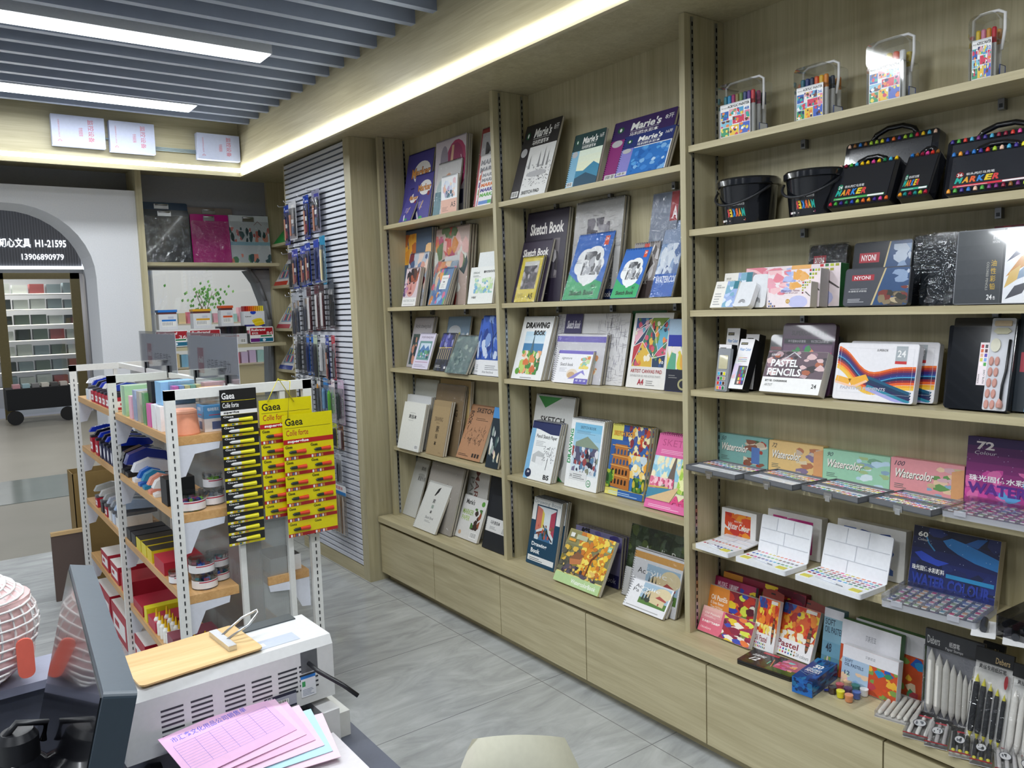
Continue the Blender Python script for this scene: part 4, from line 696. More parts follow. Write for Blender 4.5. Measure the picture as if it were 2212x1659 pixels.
def pan(root, c, x, y, z, sx, sy, name='paint_pan', mat=None, sz=.004):
    key = (c, round(sx, 4), round(sy, 4), name, sz)
    if key not in _PM:
        f = MB(); f.box(-sx/2, sx/2, -sy/2, sy/2, 0, sz, '#f0f0f2'); f.box(-sx/2+.001, sx/2-.001, -sy/2+.001, sy/2-.001, sz, sz+.0006, c)
        o = f.build(name, mat or SHINY, root); _PM[key] = o.data
    else: o = bpy.data.objects.new(name, _PM[key]); COL.objects.link(o); o.parent = root
    o.location = (x, y, z); return o
SP = ['#f0c8b0', '#f2a030', '#f0c418', '#e8e020', '#e86a28', '#d8342a', '#c01f3c', '#8a1838', '#e0489a', '#7a2a7a', '#3a2a8a', '#2348b0', '#2a78c8', '#48b0d8', '#1f8a8a', '#1f7a4a', '#4aa83c', '#a8cc38', '#8a5a28', '#5a3018', '#2a2024', '#1c2440', '#6a6a6e', '#c9a878']
# clear handled boxes of paint markers on the top shelf
PENC = {0: ['#1f7a86', '#2a9ad0', '#b83a7a', '#a08a5a', '#7a9a5a', '#4a5a8a', '#6a4a9a', '#e03a4a'], 1: ['#1f6a7a', '#1f3a7a', '#2a3a5a', '#e8602a', '#f0c030', '#e88a2a'], 2: ['#e88a3a', '#5a4a9a', '#e8d040', '#f06030', '#f2f2f2'], 3: ['#e8c830', '#e08aa8', '#e8a03a', '#d8283a']}
BX = [(0, 1.775, .135, .175, .10, '48'), (1, 1.488, .105, .158, .115, '36'), (2, 1.257, .105, .168, .085, '24'), (3, .984, .062, .16, .075, '12')]
for i, y0, wd, hh, dp, num in BX:
    r_ = empty('marker_pen_box', Matrix.Translation((.03, y0, 2.127)) @ Matrix(((0, 0, -1, 0), (-1, 0, 0, 0), (0, 1, 0, 0), (0, 0, 0, 1))),
               ['widest clear handled box of paint markers, farthest left on the top shelf', 'clear handled box of thirty-six paint markers, second along the top shelf', 'tall clear handled box of twenty-four paint markers', 'narrow clear handled box of twelve paint markers by the frame edge'][i], 'marker box')
    # local: x right, y up, z toward the viewer; body goes back to z=-dp
    f = MB(); f.prism(rrect(wd, hh*.62, .006), -dp, 0, '#f2f2f2'); f.build('clear_box', CLEAR, r_)
    f = MB(); f.prism(rrect(wd+.003, hh*.40, .016, 5, -.0015, hh*.60), -dp-.0015, .0015, '#ffffff', smooth=True); f.build('clear_lid', CLEAR, r_)
    cs = PENC[i]; n = len(cs); rows = 3 if dp > .09 else 2; px = (wd-.012)/n
    for j in range(n):
        for q in range(rows):
            f = MB(); cx = .006+px*(j+.5); cz = -.008-(dp-.016)*(q+.5)/rows; rr = min(px, (dp-.016)/rows)/2*.94; MM = T3(cx, 0, cz) @ RX(-90)
            f.lathe([(rr, .004), (rr, hh*.56)], '#f4f4f4', 10, M=MM); f.lathe([(rr*.96, hh*.56), (rr*.96, hh*.78), (rr*.7, hh*.80)], cs[(j+q*3) % n], 10, M=MM); f.build('marker_pen', PLAST, r_)
    a = Art('#f4f4f4'); a.text('ACRYLIC PAINTER', .24, .86, .97, .94, '#1a1a1a', .04); a.text('Nevezyt', .03, .85, .22, .92, '#333333', 0, .2); a.text(num, .80, .70, .96, .79, '#2a6ac0', .03)
    rd = random.Random(70+i); bxs = [(.02, .52, .28, .78), (.30, .62, .56, .82), (.57, .60, .78, .82), (.02, .30, .40, .50), (.42, .36, .80, .58), (.02, .02, .3, .28), (.32, .02, .62, .32), (.64, .02, .98, .34), (.82, .36, .98, .68)]
    for q, bx in enumerate(bxs):
        a.rect(*bx, ['#2a62b8', '#e8b0b8', '#5aa8d8', '#8ac8e0', '#d8385a', '#3a9a6a', '#f0c840', '#4a6ac8', '#e88aa8'][q]); a.blobs(7, bx, ['#f4e060', '#d83a5a', '#ffffff', '#6a3a2a', '#3ab0a0', '#f08a3a', '#1a2a6a'], .03, .07, 80+q+9*i)
    f = MB(); a.put(f, .008, .004, wd-.016, hh*.60, .0008); f.build('front_label', GLOSS, r_)
    f = MB(); f.tube([(wd-.001 if i else wd+.004, hh*.45, -dp*.5), (wd+.006, hh*.75, -dp*.5), (wd+.006, hh*1.0, -dp*.5), (wd-.01, hh*1.06, -dp*.5), (wd*.5, hh*1.065, -dp*.5), (.01, hh*1.06, -dp*.5), (-.006, hh*1.0, -dp*.5), (-.006, hh*.45, -dp*.5)], .0042, '#eeeeee', 8); f.build('carry_handle', PLAST, r_)
    f = MB(); f.raw([(wd+.0005, .004, -dp*.75), (wd+.0005, .004, -dp*.35), (wd+.0005, .035, -dp*.35), (wd+.0005, .035, -dp*.75)], [(0, 1, 2, 3)], '#d8dce0'); f.tube([(wd+.001, .004, -dp*.75), (wd+.001, .035, -dp*.75), (wd+.001, .035, -dp*.35), (wd+.001, .004, -dp*.35)], .001, '#2a4a9a', 4); f.build('price_tag', PRINT, r_)
# marker buckets
MKC = ['#2ab0a0', '#e8a838', '#e86838', '#3a8ad8', '#e8c838', '#d84848']
def marker_word(a, x0, y0, x1, y1, word='MARKER'):
    n = len(word); wd = (x1-x0)/n
    for i, c in enumerate(word): a.text(c, x0+wd*i, y0, x0+wd*(i+.9), y1, MKC[i % 6], .05, .12)
for i, (yc, lab, rc) in enumerate(((1.715, 'black lidded marker bucket at the left end of its shelf', '#d8482a'), (1.462, 'second black lidded marker bucket, beside the flat marker cases', '#a8286a'))):
    r_ = empty('marker_bucket', (.108, yc, 1.842), lab, 'bucket'); s_ = 1 if i == 0 else .93
    f = MB(); f.lathe([(.082*s_, 0), (.085*s_, .004), (.096*s_, .125*s_)], '#14161a', 36); f.build('bucket_body', SHINY, r_)
    f = MB(); f.lathe([(.098*s_, .125*s_), (.105*s_, .128*s_), (.105*s_, .145*s_), (.099*s_, .152*s_), (.088*s_, .150*s_), (0.001, .148*s_)], '#1b1d22', 36); f.build('bucket_lid', SHINY, r_)
    f = MB(); pts_ = [(.108*s_*math.cos(R(t)), .108*s_*math.sin(R(t)), (.118-.055*math.sin(R((t-105)*180/150)) if 105 <= t <= 255 else .118)*s_) for t in range(105, 256, 10)]; f.tube(pts_, .0045, '#24262b', 6); f.build('carry_handle', PLAST, r_)
    a = Art('#101215'); a.text('MARKER', .0, .0, .001, .001, '#101215'); marker_word(a, .18, .18, .62, .42); a.text('软头丙烯马克笔', .2, .50, .5, .58, '#dddddd'); a.rect(.18, .05, .85, .12, rc); a.lines(.2, .06, .6, .11, 1, '#f0d0c8'); a.rect(.66, .055, .84, .115, '#eeeeee'); a.text('©', .6, .16, .62, .2, '#888888')
    f = MB()
    for polys, c in a.ops[2:]:
        k_ = a.ops.index((polys, c))
        for p in polys:
            pts3 = []
            for u, v in p:
                zz = .006+v*.11*s_; rr = (.085+.011*v+.0006+k_*2e-5)*s_; th = R(228-u*96); pts3.append((rr*math.cos(th), rr*math.sin(th), zz))
            f.face(pts3, c)
    f.build('printed_label', GLOSS, r_)
# flat black marker cases with a handle arch and rows of coloured nibs
def marker_case(k, label, num=None, strip='#4aa858', light=True):
    x, y, z, w_, h_, a_, T, n = BK[k]; r_ = empty('marker_case', lean(x, y, z, a_, T), label, 'marker case')
    f = MB(); pr = rrect(w_, h_*.86, .012, 5); f.prism(pr, -T, 0, '#1a1b20'); f.build('case_body', SHINY, r_)
    f = MB(); f.tube([(w_*.25, h_*.84, -T/2), (w_*.30, h_*.94, -T/2), (w_*.42, h_, -T/2), (w_*.58, h_, -T/2), (w_*.70, h_*.94, -T/2), (w_*.75, h_*.84, -T/2)], .008, '#17181c', 8); f.build('carry_handle', SHINY, r_)
    nn = max(6, int(w_/.017)); rd = random.Random(k)
    for i in range(nn):
        for yy in ((h_*.045, h_*.80) if light else (h_*.80,)):
            f = MB(); c = rd.choice(SP[:19]); f.lathe([(.005, 0), (.005, .006), (.0025, .011)], c, 8, M=T3((i+.7)*w_/(nn+.4), yy, .001) @ RX(-90 if yy > h_*.5 else -90)); f.build('marker_nib', PLAST, r_)
    a = Art('#23252b')
    if num: a.ell(.12, .42, .05, .09, '#1f7a5a' if num != '36' else '#8a2a2a'); a.text(num, .085, .37, .155, .47, '#f2f2f2', .02); a.text('软头丙烯马克笔', .2, .38, .55, .46, '#e2e2e2'); marker_word(a, .06, .16, .62, .34); a.rect(.05, .04, .95, .10, strip); a.rect(.66, .045, .94, .095, '#f0f0f0'); a.lines(.1, .055, .5, .085, 1, '#f0f0f0')
    f = MB(); a.put(f, w_*.05, h_*.12, w_*.88, h_*.66, .0012); f.build('card_insert', GLOSS, r_)
    return r_
marker_case('mc24', 'black case of twenty-four markers with a green stripe', '24'); marker_case('mc12', 'narrow black case of twelve markers', '12', '#3aa88a'); marker_case('mc48', 'tall dark marker case standing behind the two smaller ones', light=False)
marker_case('mc36', 'wide black case of thirty-six markers with a red stripe', '36', '#d8384a'); marker_case('mc60', 'large dark marker case with arched handle behind the wide one', light=False)
# third shelf
def wcol(a): a.rect(.5, 0, 1, 1, '#9db4e0'); a.blobs(14, (.5, 0, 1, 1), ['#b9cdf0', '#8aa0d8', '#7fb0c8', '#dfe8f6'], .08, .2, 90); a.rect(.8, .7, 1, 1, '#2f7a8a'); a.text('SOLID', .08, .82, .25, .87, '#333333'); a.text('WATERCOLOR', .08, .74, .42, .79, '#333333'); a.lines(.08, .1, .4, .6, 5, '#aaaaaa'); return a
slab('wcb1', wcol(Art('#efece4')), 'small cream and blue solid watercolour box', 'watercolour_box', 'paint box', edge='#e9e6de'); slab('wcb2', wcol(Art('#efece4')), 'larger cream and blue solid watercolour box behind the small one', 'watercolour_box', 'paint box', edge='#cfd3d8')
for k, lb in (('wcs1', 'small white rounded paint case with a dark rainbow mark'), ('wcs2', 'taller white rounded paint case partly behind the floral boxes')):
    r_, w_, h_, T = slab(k, None, lb, 'paint_case', 'paint case', rad=.012, edge='#eceef2', mat=SHINY)
    a = Art(); [a.line([(.5+q*math.cos(R(t)), .14+q*.8*math.sin(R(t))) for t in range(0, 181, 30)], .02, '#3a3a40') for q in (.08, .13, .18)]; f = MB(); a.put(f, 0, 0, w_, h_, .0006); f.build('printed_logo', PRINT, r_)
def floral(a, s, mini=False):
    a.blobs(10, (0, .5, .45, 1), ['#f0a8b8', '#e88a9a', '#f6c8cc'], .1, .2, s); a.blobs(6, (.3, .6, .55, .95), ['#b8c4ee', '#a0b0e6'], .06, .12, s+1); a.blobs(6, (.5, .6, .8, 1), ['#f0b870', '#eeae58'], .07, .14, s+2); a.ell(.72, .2, .22, .26, '#c6c8ee')
    for i in range(5):
        for j in range(4-i if i < 4 else 1): a.rect(.80+.05*j, .93-.10*i-.0, .835+.05*j, .99-.10*i, ['#c83a3a', '#3a7a4a', '#b8c83a', '#a8a83a', '#7a2a3a', '#d88a3a'][(i+j) % 6])
    [a.rect(.02+.045*i, .02+.1*j, .05+.045*i, .09+.1*j, ['#2a4a7a', '#a88a4a', '#3a5a9a', '#7a4a3a'][(i+j) % 4]) for i in range(4) for j in range(3-i if i < 3 else 1)]
    a.text('Watercolor Palette', .3, .62, .74, .70, '#8a4a5a', 0, .2); a.text('Water Brush pen', .34, .53, .70, .60, '#8a4a5a', 0, .2); a.ell(.48, .24, .05, .09, '#c89a3a'); a.text('12', .45, .2, .51, .28, '#fff4d0'); a.line([(.88, .6), (1, .42)], .03, '#55504e'); return a
slab('ab1', floral(Art('#f3e6e8'), 100), 'small floral watercolour palette box with gold seal', 'watercolour_box', 'paint box', edge='#cfc8be'); slab('ab2', floral(Art('#f3e4e8'), 110), 'medium floral watercolour palette box with grey side', 'watercolour_box', 'paint box', edge='#b5b0b0'); slab('ab3', floral(Art('#efe0e4'), 120), 'widest floral watercolour palette box with green side', 'watercolour_box', 'paint box', edge='#1f6a3c', side='#1f6a3c')
def nyoni(a, sc=False, pic=False):
    a.rect(.10, .68, .46, .84, '#a8343f'); a.text('NYONI', .14, .71, .40, .81, '#f0ecec', .015)
    if pic: a.poly([(.44, 0), (.62, 1), (1, 1), (1, 0)], '#c9b88a'); a.poly([(.47, 0), (.645, 1), (1, 1), (1, 0)], '#33507a'); a.clip = (.5, 0, 1, 1); a.blobs(26, (.55, .0, 1, .5), ['#5d5548', '#8a7a60', '#3a3a34', '#b8a888', '#7a3a34'], .05, .12, pic); a.blobs(8, (.7, .6, 1, .95), ['#8aa0c0', '#b5c0d0'], .06, .12, pic+1); a.clip = (0, 0, 1, 1)
    return a
slab('ny3', nyoni(Art('#22252b')), 'black film-wrapped pencil tin with red name plate at the back', 'pencil_tin', 'pencil tin', rad=.012, mat=GLOSS, edge='#1d2025', film=True)
slab('ny2', nyoni(Art('#24272e'), pic=131), 'dark pencil tin with painted panel standing behind the smaller one', 'pencil_tin', 'pencil tin', rad=.01, mat=GLOSS, edge='#1d2025')
a = nyoni(Art('#4a4c54'), pic=141); a.text('watercolor pencils', .08, .42, .36, .47, '#c9c9cf', 0, .2); a.text('水溶性艺术彩铅', .06, .36, .36, .41, '#dddddd'); a.lines(.06, .08, .34, .2, 3, '#c9c9cf'); slab('ny1', a, 'grey pencil tin with painted panel at the shelf front', 'pencil_tin', 'pencil tin', rad=.01, mat=GLOSS, edge='#3d3f46')
for k, lb in (('bt3', 'narrow black tin just right of the painted tins'), ('bt4', 'black tin between the other two plain black tins'), ('bt5', 'black tin tucked behind the coloured pencil tin')): slab(k, Art('#23272c'), lb, 'pencil_tin', 'pencil tin', rad=.01, mat=SHINY, edge='#1d2125', film=True)
a = Art('#43464a'); a.grad(0, 0, .5, 1, '#4d5054', '#5a5d60', 5); a.rect(.53, 0, 1, 1, '#eceef4'); a.line([(.5, .0), (.5, 1)], .004, '#6a6d70'); [a.text(c, .385, .50-.105*i, .445, .585-.105*i, '#c9a84a', .01) for i, c in enumerate('油性彩铅')]; a.text('COLORED PENCILS', .34, .18, .365, .56, '#b9b9b0', .0, rot=-90); a.text('24', .36, .05, .42, .12, '#f0f0f0', .02); a.text('色', .43, .05, .455, .1, '#f0f0f0'); a.text('尼奥尼', .385, .86, .455, .91, '#e6e6e6'); a.text('NYONI', .385, .81, .46, .845, '#e6e6e6', .01)
for x0, y0, x1, y1, c in ((.55, .55, .98, 1.0, '#4a4f6a'), (.55, .35, .9, .75, '#c9904a'), (.55, .25, 1, .6, '#8aa0b8'), (.56, .05, .8, .28, '#55565e'), (.54, .2, .7, .5, '#d9b870')): a.poly([(x0, y0), ((x0+x1)/2-.03, (y0+y1)/2+.06), (x1, y1), ((x0+x1)/2+.05, (y0+y1)/2-.04)], c)
slab('cp24', a, 'large grey coloured pencil tin with feather picture', 'pencil_tin', 'pencil tin', rad=.006, mat=SHINY, edge='#8a8d92')
a = Art('#7a2a34'); a.blobs(8, (0, .8, 1, 1), ['#3a2a30', '#a83a44', '#5a4a50'], .05, .12, 150); slab('rdb', a, 'dark red box behind the coloured pencil tin', 'pencil_box', 'box', edge='#3a2428')
# fourth shelf
def wc_long(win):
    a = Art('#f0eef0'); a.rect(.1, .88, .58, .93, '#3a3630'); a.text('Superior', .14, .89, .54, .92, '#d8d0a0'); a.text('Water Colour', .1, .76, .9, .82, '#3a86c8', .02, .15)
    for j in range(3): [a.ell(.2+.07*i, .62-.035*j, .022, .009, SP[(i+j*7) % 24]) for i in range(9)]
    a.blobs(8, (0, .2, .5, .5), ['#f0c8d0', '#e8d8f0', '#c8d8f0'], .1, .2, 160)
    if win: a.rect(.35, .08, .95, .46, '#4a4c50'); [a.rect(.5+.14*i, .1+.07*j, .62+.14*i, .155+.07*j, SP[(i*5+j*3) % 24]) for i in range(3) for j in range(5)]
    return a
slab('wa2', wc_long(0), 'black-sided watercolour box behind the grey palette', 'watercolour_box', 'paint box', edge='#16171a', side='#16171a'); slab('wa3', wc_long(0), 'tall black-sided watercolour box at the back left of its shelf', 'watercolour_box', 'paint box', edge='#16171a', side='#16171a')
slab('wa4', wc_long(1), 'black-sided watercolour box with a see-through window', 'watercolour_box', 'paint box', edge='#16171a', side='#16171a'); slab('wa5', wc_long(0), 'black-sided watercolour box directly behind the windowed one', 'watercolour_box', 'paint box', edge='#16171a', side='#16171a')
r_, w_, h_, T = slab('wa1', Art('#8d9196'), 'slim grey folding palette at the left end of its shelf', 'folding_palette', 'palette', rad=.004, mat=PLAST); f = MB(); f.prism(rrect(w_*.7, h_*.32, .003, 3, w_*.15, h_*.52), 0, .0012, '#c4bd9a'); f.build('palette_window', SHINY, r_)
for i in range(3):
    for j in range(4): pan(r_, SP[(i*7+j*4+1) % 24], w_*(.28+.22*i), h_*(.08+.11*j), .0, w_*.2, h_*.085)
a = Art('#efeeec'); a.rect(0, .36, 1, 1, '#5d4a55'); a.blobs(40, (0, .36, 1, 1), ['#3a3038', '#8a6a78', '#b89aa0', '#a85a3a', '#d8b8b8', '#2a2228'], .04, .1, 170); a.line([(.15, .62), (.45, .98)], .02, '#c9c9cc'); a.line([(.45, .98), (.58, .85)], .02, '#c9c9cc'); a.text('PASTEL', .09, .62, .56, .80, '#f4f4f4', .03); a.text('PENCILS', .06, .40, .64, .58, '#f4f4f4', .03); a.text('SUPERIOR', .06, .88, .2, .93, '#f0f0f0', .01, .1); a.text('24', .86, .14, .94, .24, '#222222', .01); a.text('富莱卡勒 | 艺术家级粉彩铅笔', .06, .24, .44, .30, '#333333'); a.text('ARTIST', .06, .14, .2, .2, '#888888', .0, .1)
slab('pp1', a, 'pastel pencil box with big white lettering over a dusky floral print', 'pencil_box', 'pencil box', edge='#b9b5ad', side='#c9c5bd')
a = Art('#553a55'); a.text('SUPERIOR', .16, .84, .54, .91, '#2c1c30', .03, .1); a.text('富莱卡勒', .58, .84, .86, .91, '#2c1c30', .02); a.rect(.02, .72, .98, .79, '#22202a'); a.text('半干固体水彩套装', .1, .735, .46, .775, '#a9a4ac'); a.text('WATERCOLOUR SET', .56, .735, .92, .775, '#a9a4ac', .01); a.rect(.02, .1, .98, .70, '#6a5068'); a.blobs(30, (.2, .3, .98, .70), ['#3a8a50', '#d88a6a', '#b83a68', '#6a3a8a', '#e0a08a', '#2f6a3a', '#8a5a9a'], .04, .09, 180)
slab('sw1', a, 'tall plum watercolour tin with a flower print', 'watercolour_tin', 'paint tin', rad=.014, mat=GLOSS, edge='#4a3348')
a = Art('#20232c'); a.rect(0, .74, 1, .80, '#6a1f2a'); slab('sw2', a, 'black tin with a dark red line behind the plum tin', 'watercolour_tin', 'paint tin', rad=.012, mat=GLOSS)
def waves(a, s=1):
    for dy, c in ((.0, '#e8702a'), (-.035, '#b8402a'), (-.07, '#7a2a4a'), (-.10, '#3a2a6a'), (-.14, '#2a3f8a'), (-.17, '#4aa0c8'), (-.19, '#1f3058'), (-.23, '#8a2a3a'), (-.27, '#e8602a'), (-.32, '#f0a830'), (-.36, '#f0c040')):
        pts_ = [(x/14, .98+dy-.56*(1/(1+math.exp(-(x/14-.22)*11)))+.18*(1/(1+math.exp(-(x/14-.62)*12)))) for x in range(15)]; a.line(pts_, .045, c)
    for dy, c in ((0, '#1f5a7a'), (-.05, '#1a3a5a'), (-.10, '#2a2f5a'), (-.15, '#2f86a0'), (-.2, '#a8a8e0')): a.line([(.42+x/20, .40+dy-.16*math.sin(x/20*2.6)-.3*(x/20)**2) for x in range(12)], .055, c)
    a.line([(0, .36), (.2, .30), (.42, .40)], .12, '#f0b03a'); a.line([(0, .30), (.25, .22), (.42, .34)], .04, '#f6c8a8')
    a.text('PAINTING PIGMENTS', .08, .17, .66, .23, '#b9b9c4', .03, .1); return a
for k, lb in (('pg2', 'white tin with coloured swirls, the rear one of the pair'), ('pg1', 'white tin with orange and blue swirls at the shelf front')):
    a = waves(Art('#eceaee')); a.rect(.74, .70, .88, .97, '#a9b0b5'); a.rect(.74, .66, .88, .71, '#c83a3a'); a.text('24', .76, .78, .86, .9, '#eeeeee', .02); a.text('SUPERIOR', .50, .87, .64, .91, '#333333', .01, .1)
    [a.line([(.04, .12), (.04, .92), (.96, .92), (.96, .12), (.04, .12)], .003, '#d0d0d6')]; slab(k, a, lb, 'pigment_tin', 'paint tin', rad=.008, mat=GLOSS, edge='#d8d8de')
slab('pc2', Art('#181a20'), 'black case just behind the mirror-lidded palette', 'pastel_palette', 'palette', rad=.005, mat=SHINY)
r_, w_, h_, T = slab('pc1', Art('#14171c'), 'black mirror-lidded pastel palette with a row of sponge pads', 'pastel_palette', 'palette', rad=.005, mat=SHINY)
f = MB(); f.prism(rrect(w_*.36, h_*.98, .004, 3, w_*.62, h_*.01), 0, .004, '#c9cbd2'); f.build('pad_tray', PLAST, r_)
a = Art('#f0e4e8'); [a.rect(.12+.45*i, .45+.105*j, .42+.45*i, .53+.105*j, ['#fff0f0', '#4aa84a', '#d8d05a', '#7aa8e0', '#e0b090', '#5a4ab0', '#d86a3a', '#5a3040', '#c83040', '#4a4a50'][i+2*j]) for i in range(2) for j in range(5)]; a.text('PASTEL CAKE', .66, .04, .86, .36, '#333333', .01, rot=90); a.text('SUPERIOR', .12, .04, .26, .26, '#333333', .01, rot=90); f = MB(); a.put(f, w_*.47, h_*.27, w_*.14, h_*.46, .0006); f.build('colour_label', PRINT, r_)
for i in range(2):
    for j in range(5): f = MB(); f.lathe([(.0055, 0), (.006, .002), (.0045, .004)], '#c9958a', 10, M=T3(w_*(.68+.09*i), h_*(.07+.115*j), .004) @ Matrix.Diagonal((1, 2.1, 1, 1))); f.build('sponge_pad', PAPER, r_)
f = MB(); f.lathe([(.012, 0), (.012, .004)], '#d6d4c2', 16, M=T3(w_*.72, h_*.70, .004) @ Matrix.Diagonal((1, 1.5, 1, 1))); f.build('sponge_pad', PAPER, r_)
f = MB(); f.prism([(w_*.66, h_*.85), (w_*.72, h_*.82), (w_*.88, h_*.82), (w_*.94, h_*.85), (w_*.88, h_*.885), (w_*.72, h_*.885)], .004, .008, '#d2cfb4'); f.build('sponge_pad', PAPER, r_)
f = MB(); f.prism(rrect(w_*.26, h_*.055, .002, 2, w_*.67, h_*.905), .004, .008, '#cdb99a'); f.build('sponge_pad', PAPER, r_)
f = MB(); f.tube([(w_*.90, h_*.10, .009), (w_*.90, h_*.28, .009), (w_*.93, h_*.42, .009), (w_*.94, h_*.76, .009)], .0035, '#1d1f22', 8); f.lathe([(.007, 0), (.008, .01), (.003, .024)], '#c9958a', 10, M=T3(w_*.89, h_*.04, .009) @ RX(-90)); f.build('sponge_applicator', PLAST, r_)
a = Art('#1d2730'); a.rect(.3, 0, 1, .6, '#6ab8e8'); a.rect(.1, .4, .5, .6, '#a83a48'); slab('nx1', a, 'dark box with a light blue panel at the right frame edge', 'paint_box', 'box', edge='#1a2026')
# fifth shelf: boxes against the wall, open tins before them
WCB = {'w50': ('#7fb0ac', '50', 'teal', 191), 'w72': ('#e3c184', '72', 'ochre', 192), 'w90': ('#9fd0b4', '90', 'mint green', 193), 'w100': ('#e39aa0', '100', 'pink', 194)}
for k, (bg, num, cn, sd) in WCB.items():
    a = Art(bg); a.blobs(20, (.52, 0, 1, .9), {'w50': ['#8a5a4a', '#4a6a4a', '#c9b8a0', '#a8443a', '#d9cdb8'], 'w72': ['#c9b8a8', '#8a7a9a', '#6a8a4a', '#b87a5a', '#e0d0b0'], 'w90': ['#bcd8ea', '#d8e8f0', '#7aa88a', '#a8c08a', '#8aa8c0'], 'w100': ['#8ab0c8', '#e8c8a8', '#6a9a5a', '#c9b890', '#d8b0b8']}[k], .06, .13, sd)
    (a.rect(.68, .1, .84, .66, '#5a7ab8') if k == 'w50' else None); (a.poly([(.84, .05), (.84, .8), (1, .9), (1, .05)], '#d9a070') if k in ('w72', 'w100') else None)
    a.text(num, .05, .78, .05+.045*len(num), .92, '#2f3a4a', .0, .2); a.text('Watercolor', .05, .42, .60, .68, '#5a5048', .03, .1); a.text('Watercolor', .045, .435, .595, .695, '#f6f2ea', .02, .1); a.lines(.06, .12, .24, .28, 3, '#5a6a66'); slab(k, a, cn+' watercolour gift box standing against the back panel', 'watercolour_box', 'paint box', edge=bg)
a = Art('#3a1a5a'); a.grad(0, 0, 1, 1, '#b03a8a', '#2f1650', 8); a.blobs(30, (0, .1, 1, .55), ['#c8489a', '#a83a90', '#5a9ad0', '#8a4ab0', '#d86aa8'], .05, .12, 200); rd = random.Random(21)
for i in range(30): a.ell(rd.random(), .5+rd.random()*.5, .004, .005, '#d0c0e8', 6)
a.text('72', .1, .82, .3, .94, '#e8e0e0', .03); a.text('Colour', .08, .75, .32, .80, '#d8d0d8', 0, .2); a.text('珠光固体水彩颜料', .04, .36, .85, .45, '#f4f0f4', .02); a.text('WATER COLOUR', .03, .18, 1.5, .34, '#5a2a86', .04); slab('gx72', a, 'tall purple galaxy pearl watercolour box', 'watercolour_box', 'paint box', edge='#3a1a5a')
def oriented(P, fl, fr, bl, z):
    """frame lying on a shelf: origin at the near-left corner, x along the front edge, y toward the back"""
    ex = Vector((fr[0]-fl[0], fr[1]-fl[1], 0)); w_ = ex.length; ex.normalize(); ey = Vector((0, 0, 1)).cross(ex)
    M = Matrix.Identity(4)
    for i in range(3): M[i][0], M[i][1], M[i][2] = ex[i], ey[i], (0, 0, 1)[i]
    M[0][3], M[1][3], M[2][3] = fl[0], fl[1], z
    return M, w_
TIN = [((-.03, 1.880), (-.05, 1.652), .125, 0, 'leftmost open grey watercolour tin, its clasp hanging over the shelf'), ((-.018, 1.640), (-.045, 1.440), .130, 1, 'second open grey watercolour tin, below the ochre box'), ((-.02, 1.425), (-.05, 1.222), .130, 2, 'third open grey watercolour tin, below the mint box'), ((-.018, 1.208), (-.042, 1.02), .130, 3, 'fourth open grey watercolour tin, below the pink box')]
for fl, fr, dep, idx, lb in TIN:
    M, w_ = oriented(None, fl, fr, None, 1.0035); r_ = empty('watercolour_tin', M, lb, 'paint tin'); D2 = dep
    f = MB()
    for y0, y1 in ((0, D2*.52), (D2*.54, D2*1.2)):
        f.box(0, w_, y0, y1, 0, .003, '#6a6c70'); f.box(0, w_, y0, y0+.002, 0, .018, '#6a6c70'); f.box(0, w_, y1-.002, y1, 0, .018, '#6a6c70'); f.box(0, .002, y0, y1, 0, .018, '#6a6c70'); f.box(w_-.002, w_, y0, y1, 0, .018, '#6a6c70')
    f.build('tin_shell', PAINT, r_)
    f = MB(); f.box(.003, w_-.003, .003, D2*.5, .003, .012, '#e6e8ee'); f.build('palette_insert', PLAST, r_); f = MB(); f.box(.003, w_-.003, D2*.56, D2*1.18, .003, .012, '#e6e8ee'); f.build('palette_insert', PLAST, r_)
    for i in range(12):
        for j in range(3): pan(r_, SP[(i*2+j*5) % 24], .014+(w_-.028)*i/11, D2*.66+.019*j, .012, .0125, .014)
    if idx >= 2:
        for i in range(10):
            for j in range(2 if idx == 2 else 3): pan(r_, SP[(i*3+j*7+4) % 24], .02+(w_-.04)*i/9, .012+.018*j, .012, .013, .013)
    else:
        for i in range(4): f = MB(); f.prism(rrect(.036, .026, .005, 3, .012+.045*i, .018), .012, .0132, '#f6f8fc'); f.build('mixing_well', SHINY, r_)
    f = MB(); f.box(w_*.42, w_*.56, -.0025, 0, -.006, .012, '#c8c8c8'); f.box(w_*.45, w_*.53, -.004, -.0025, -.014, .002, '#e0e0e0'); f.build('clasp', METAL, r_)
def clear_case(M, w_, D_, h_, nx, ny, lb, seed):
    r_ = empty('pearl_paint_case', M, lb, 'paint case'); f = MB(); f.prism(rrect(w_, D_, .008), 0, h_*.55, '#dfe4f4'); f.build('case_base', FROST, r_)
    f = MB(); f.prism(rrect(w_+.003, D_+.003, .009, 4, -.0015, -.0015), h_*.56, h_, '#ffffff'); f.build('clear_lid', CLEAR, r_); rd = random.Random(seed)
    for i in range(nx):
        for j in range(ny): pan(r_, ['#d88a9a', '#c94a7a', '#b86aa8', '#8a8ab8', '#6a9ab0', '#5a6a98', '#a8c0a0', '#d8a880', '#c89ab8', '#7a7f96', '#9ab8c8', '#e0b8c0'][rd.randrange(12)], .018+(w_-.036)*i/(nx-1), .02+(D_-.04)*j/(ny-1), h_*.55, .013, .015, sz=.002)
    for xx in (w_*.12, w_*.72): f = MB(); f.box(xx, xx+.03, -.004, -.0016, h_*.3, h_*.75, '#eef0f8'); f.build('latch', FROST, r_)
M, w_ = oriented(None, (-.012, 1.008), (-.02, .72), None, 1.0035); clear_case(M, w_, .16, .03, 11, 6, 'frosted pearl paint case in front of the purple galaxy box', 5)
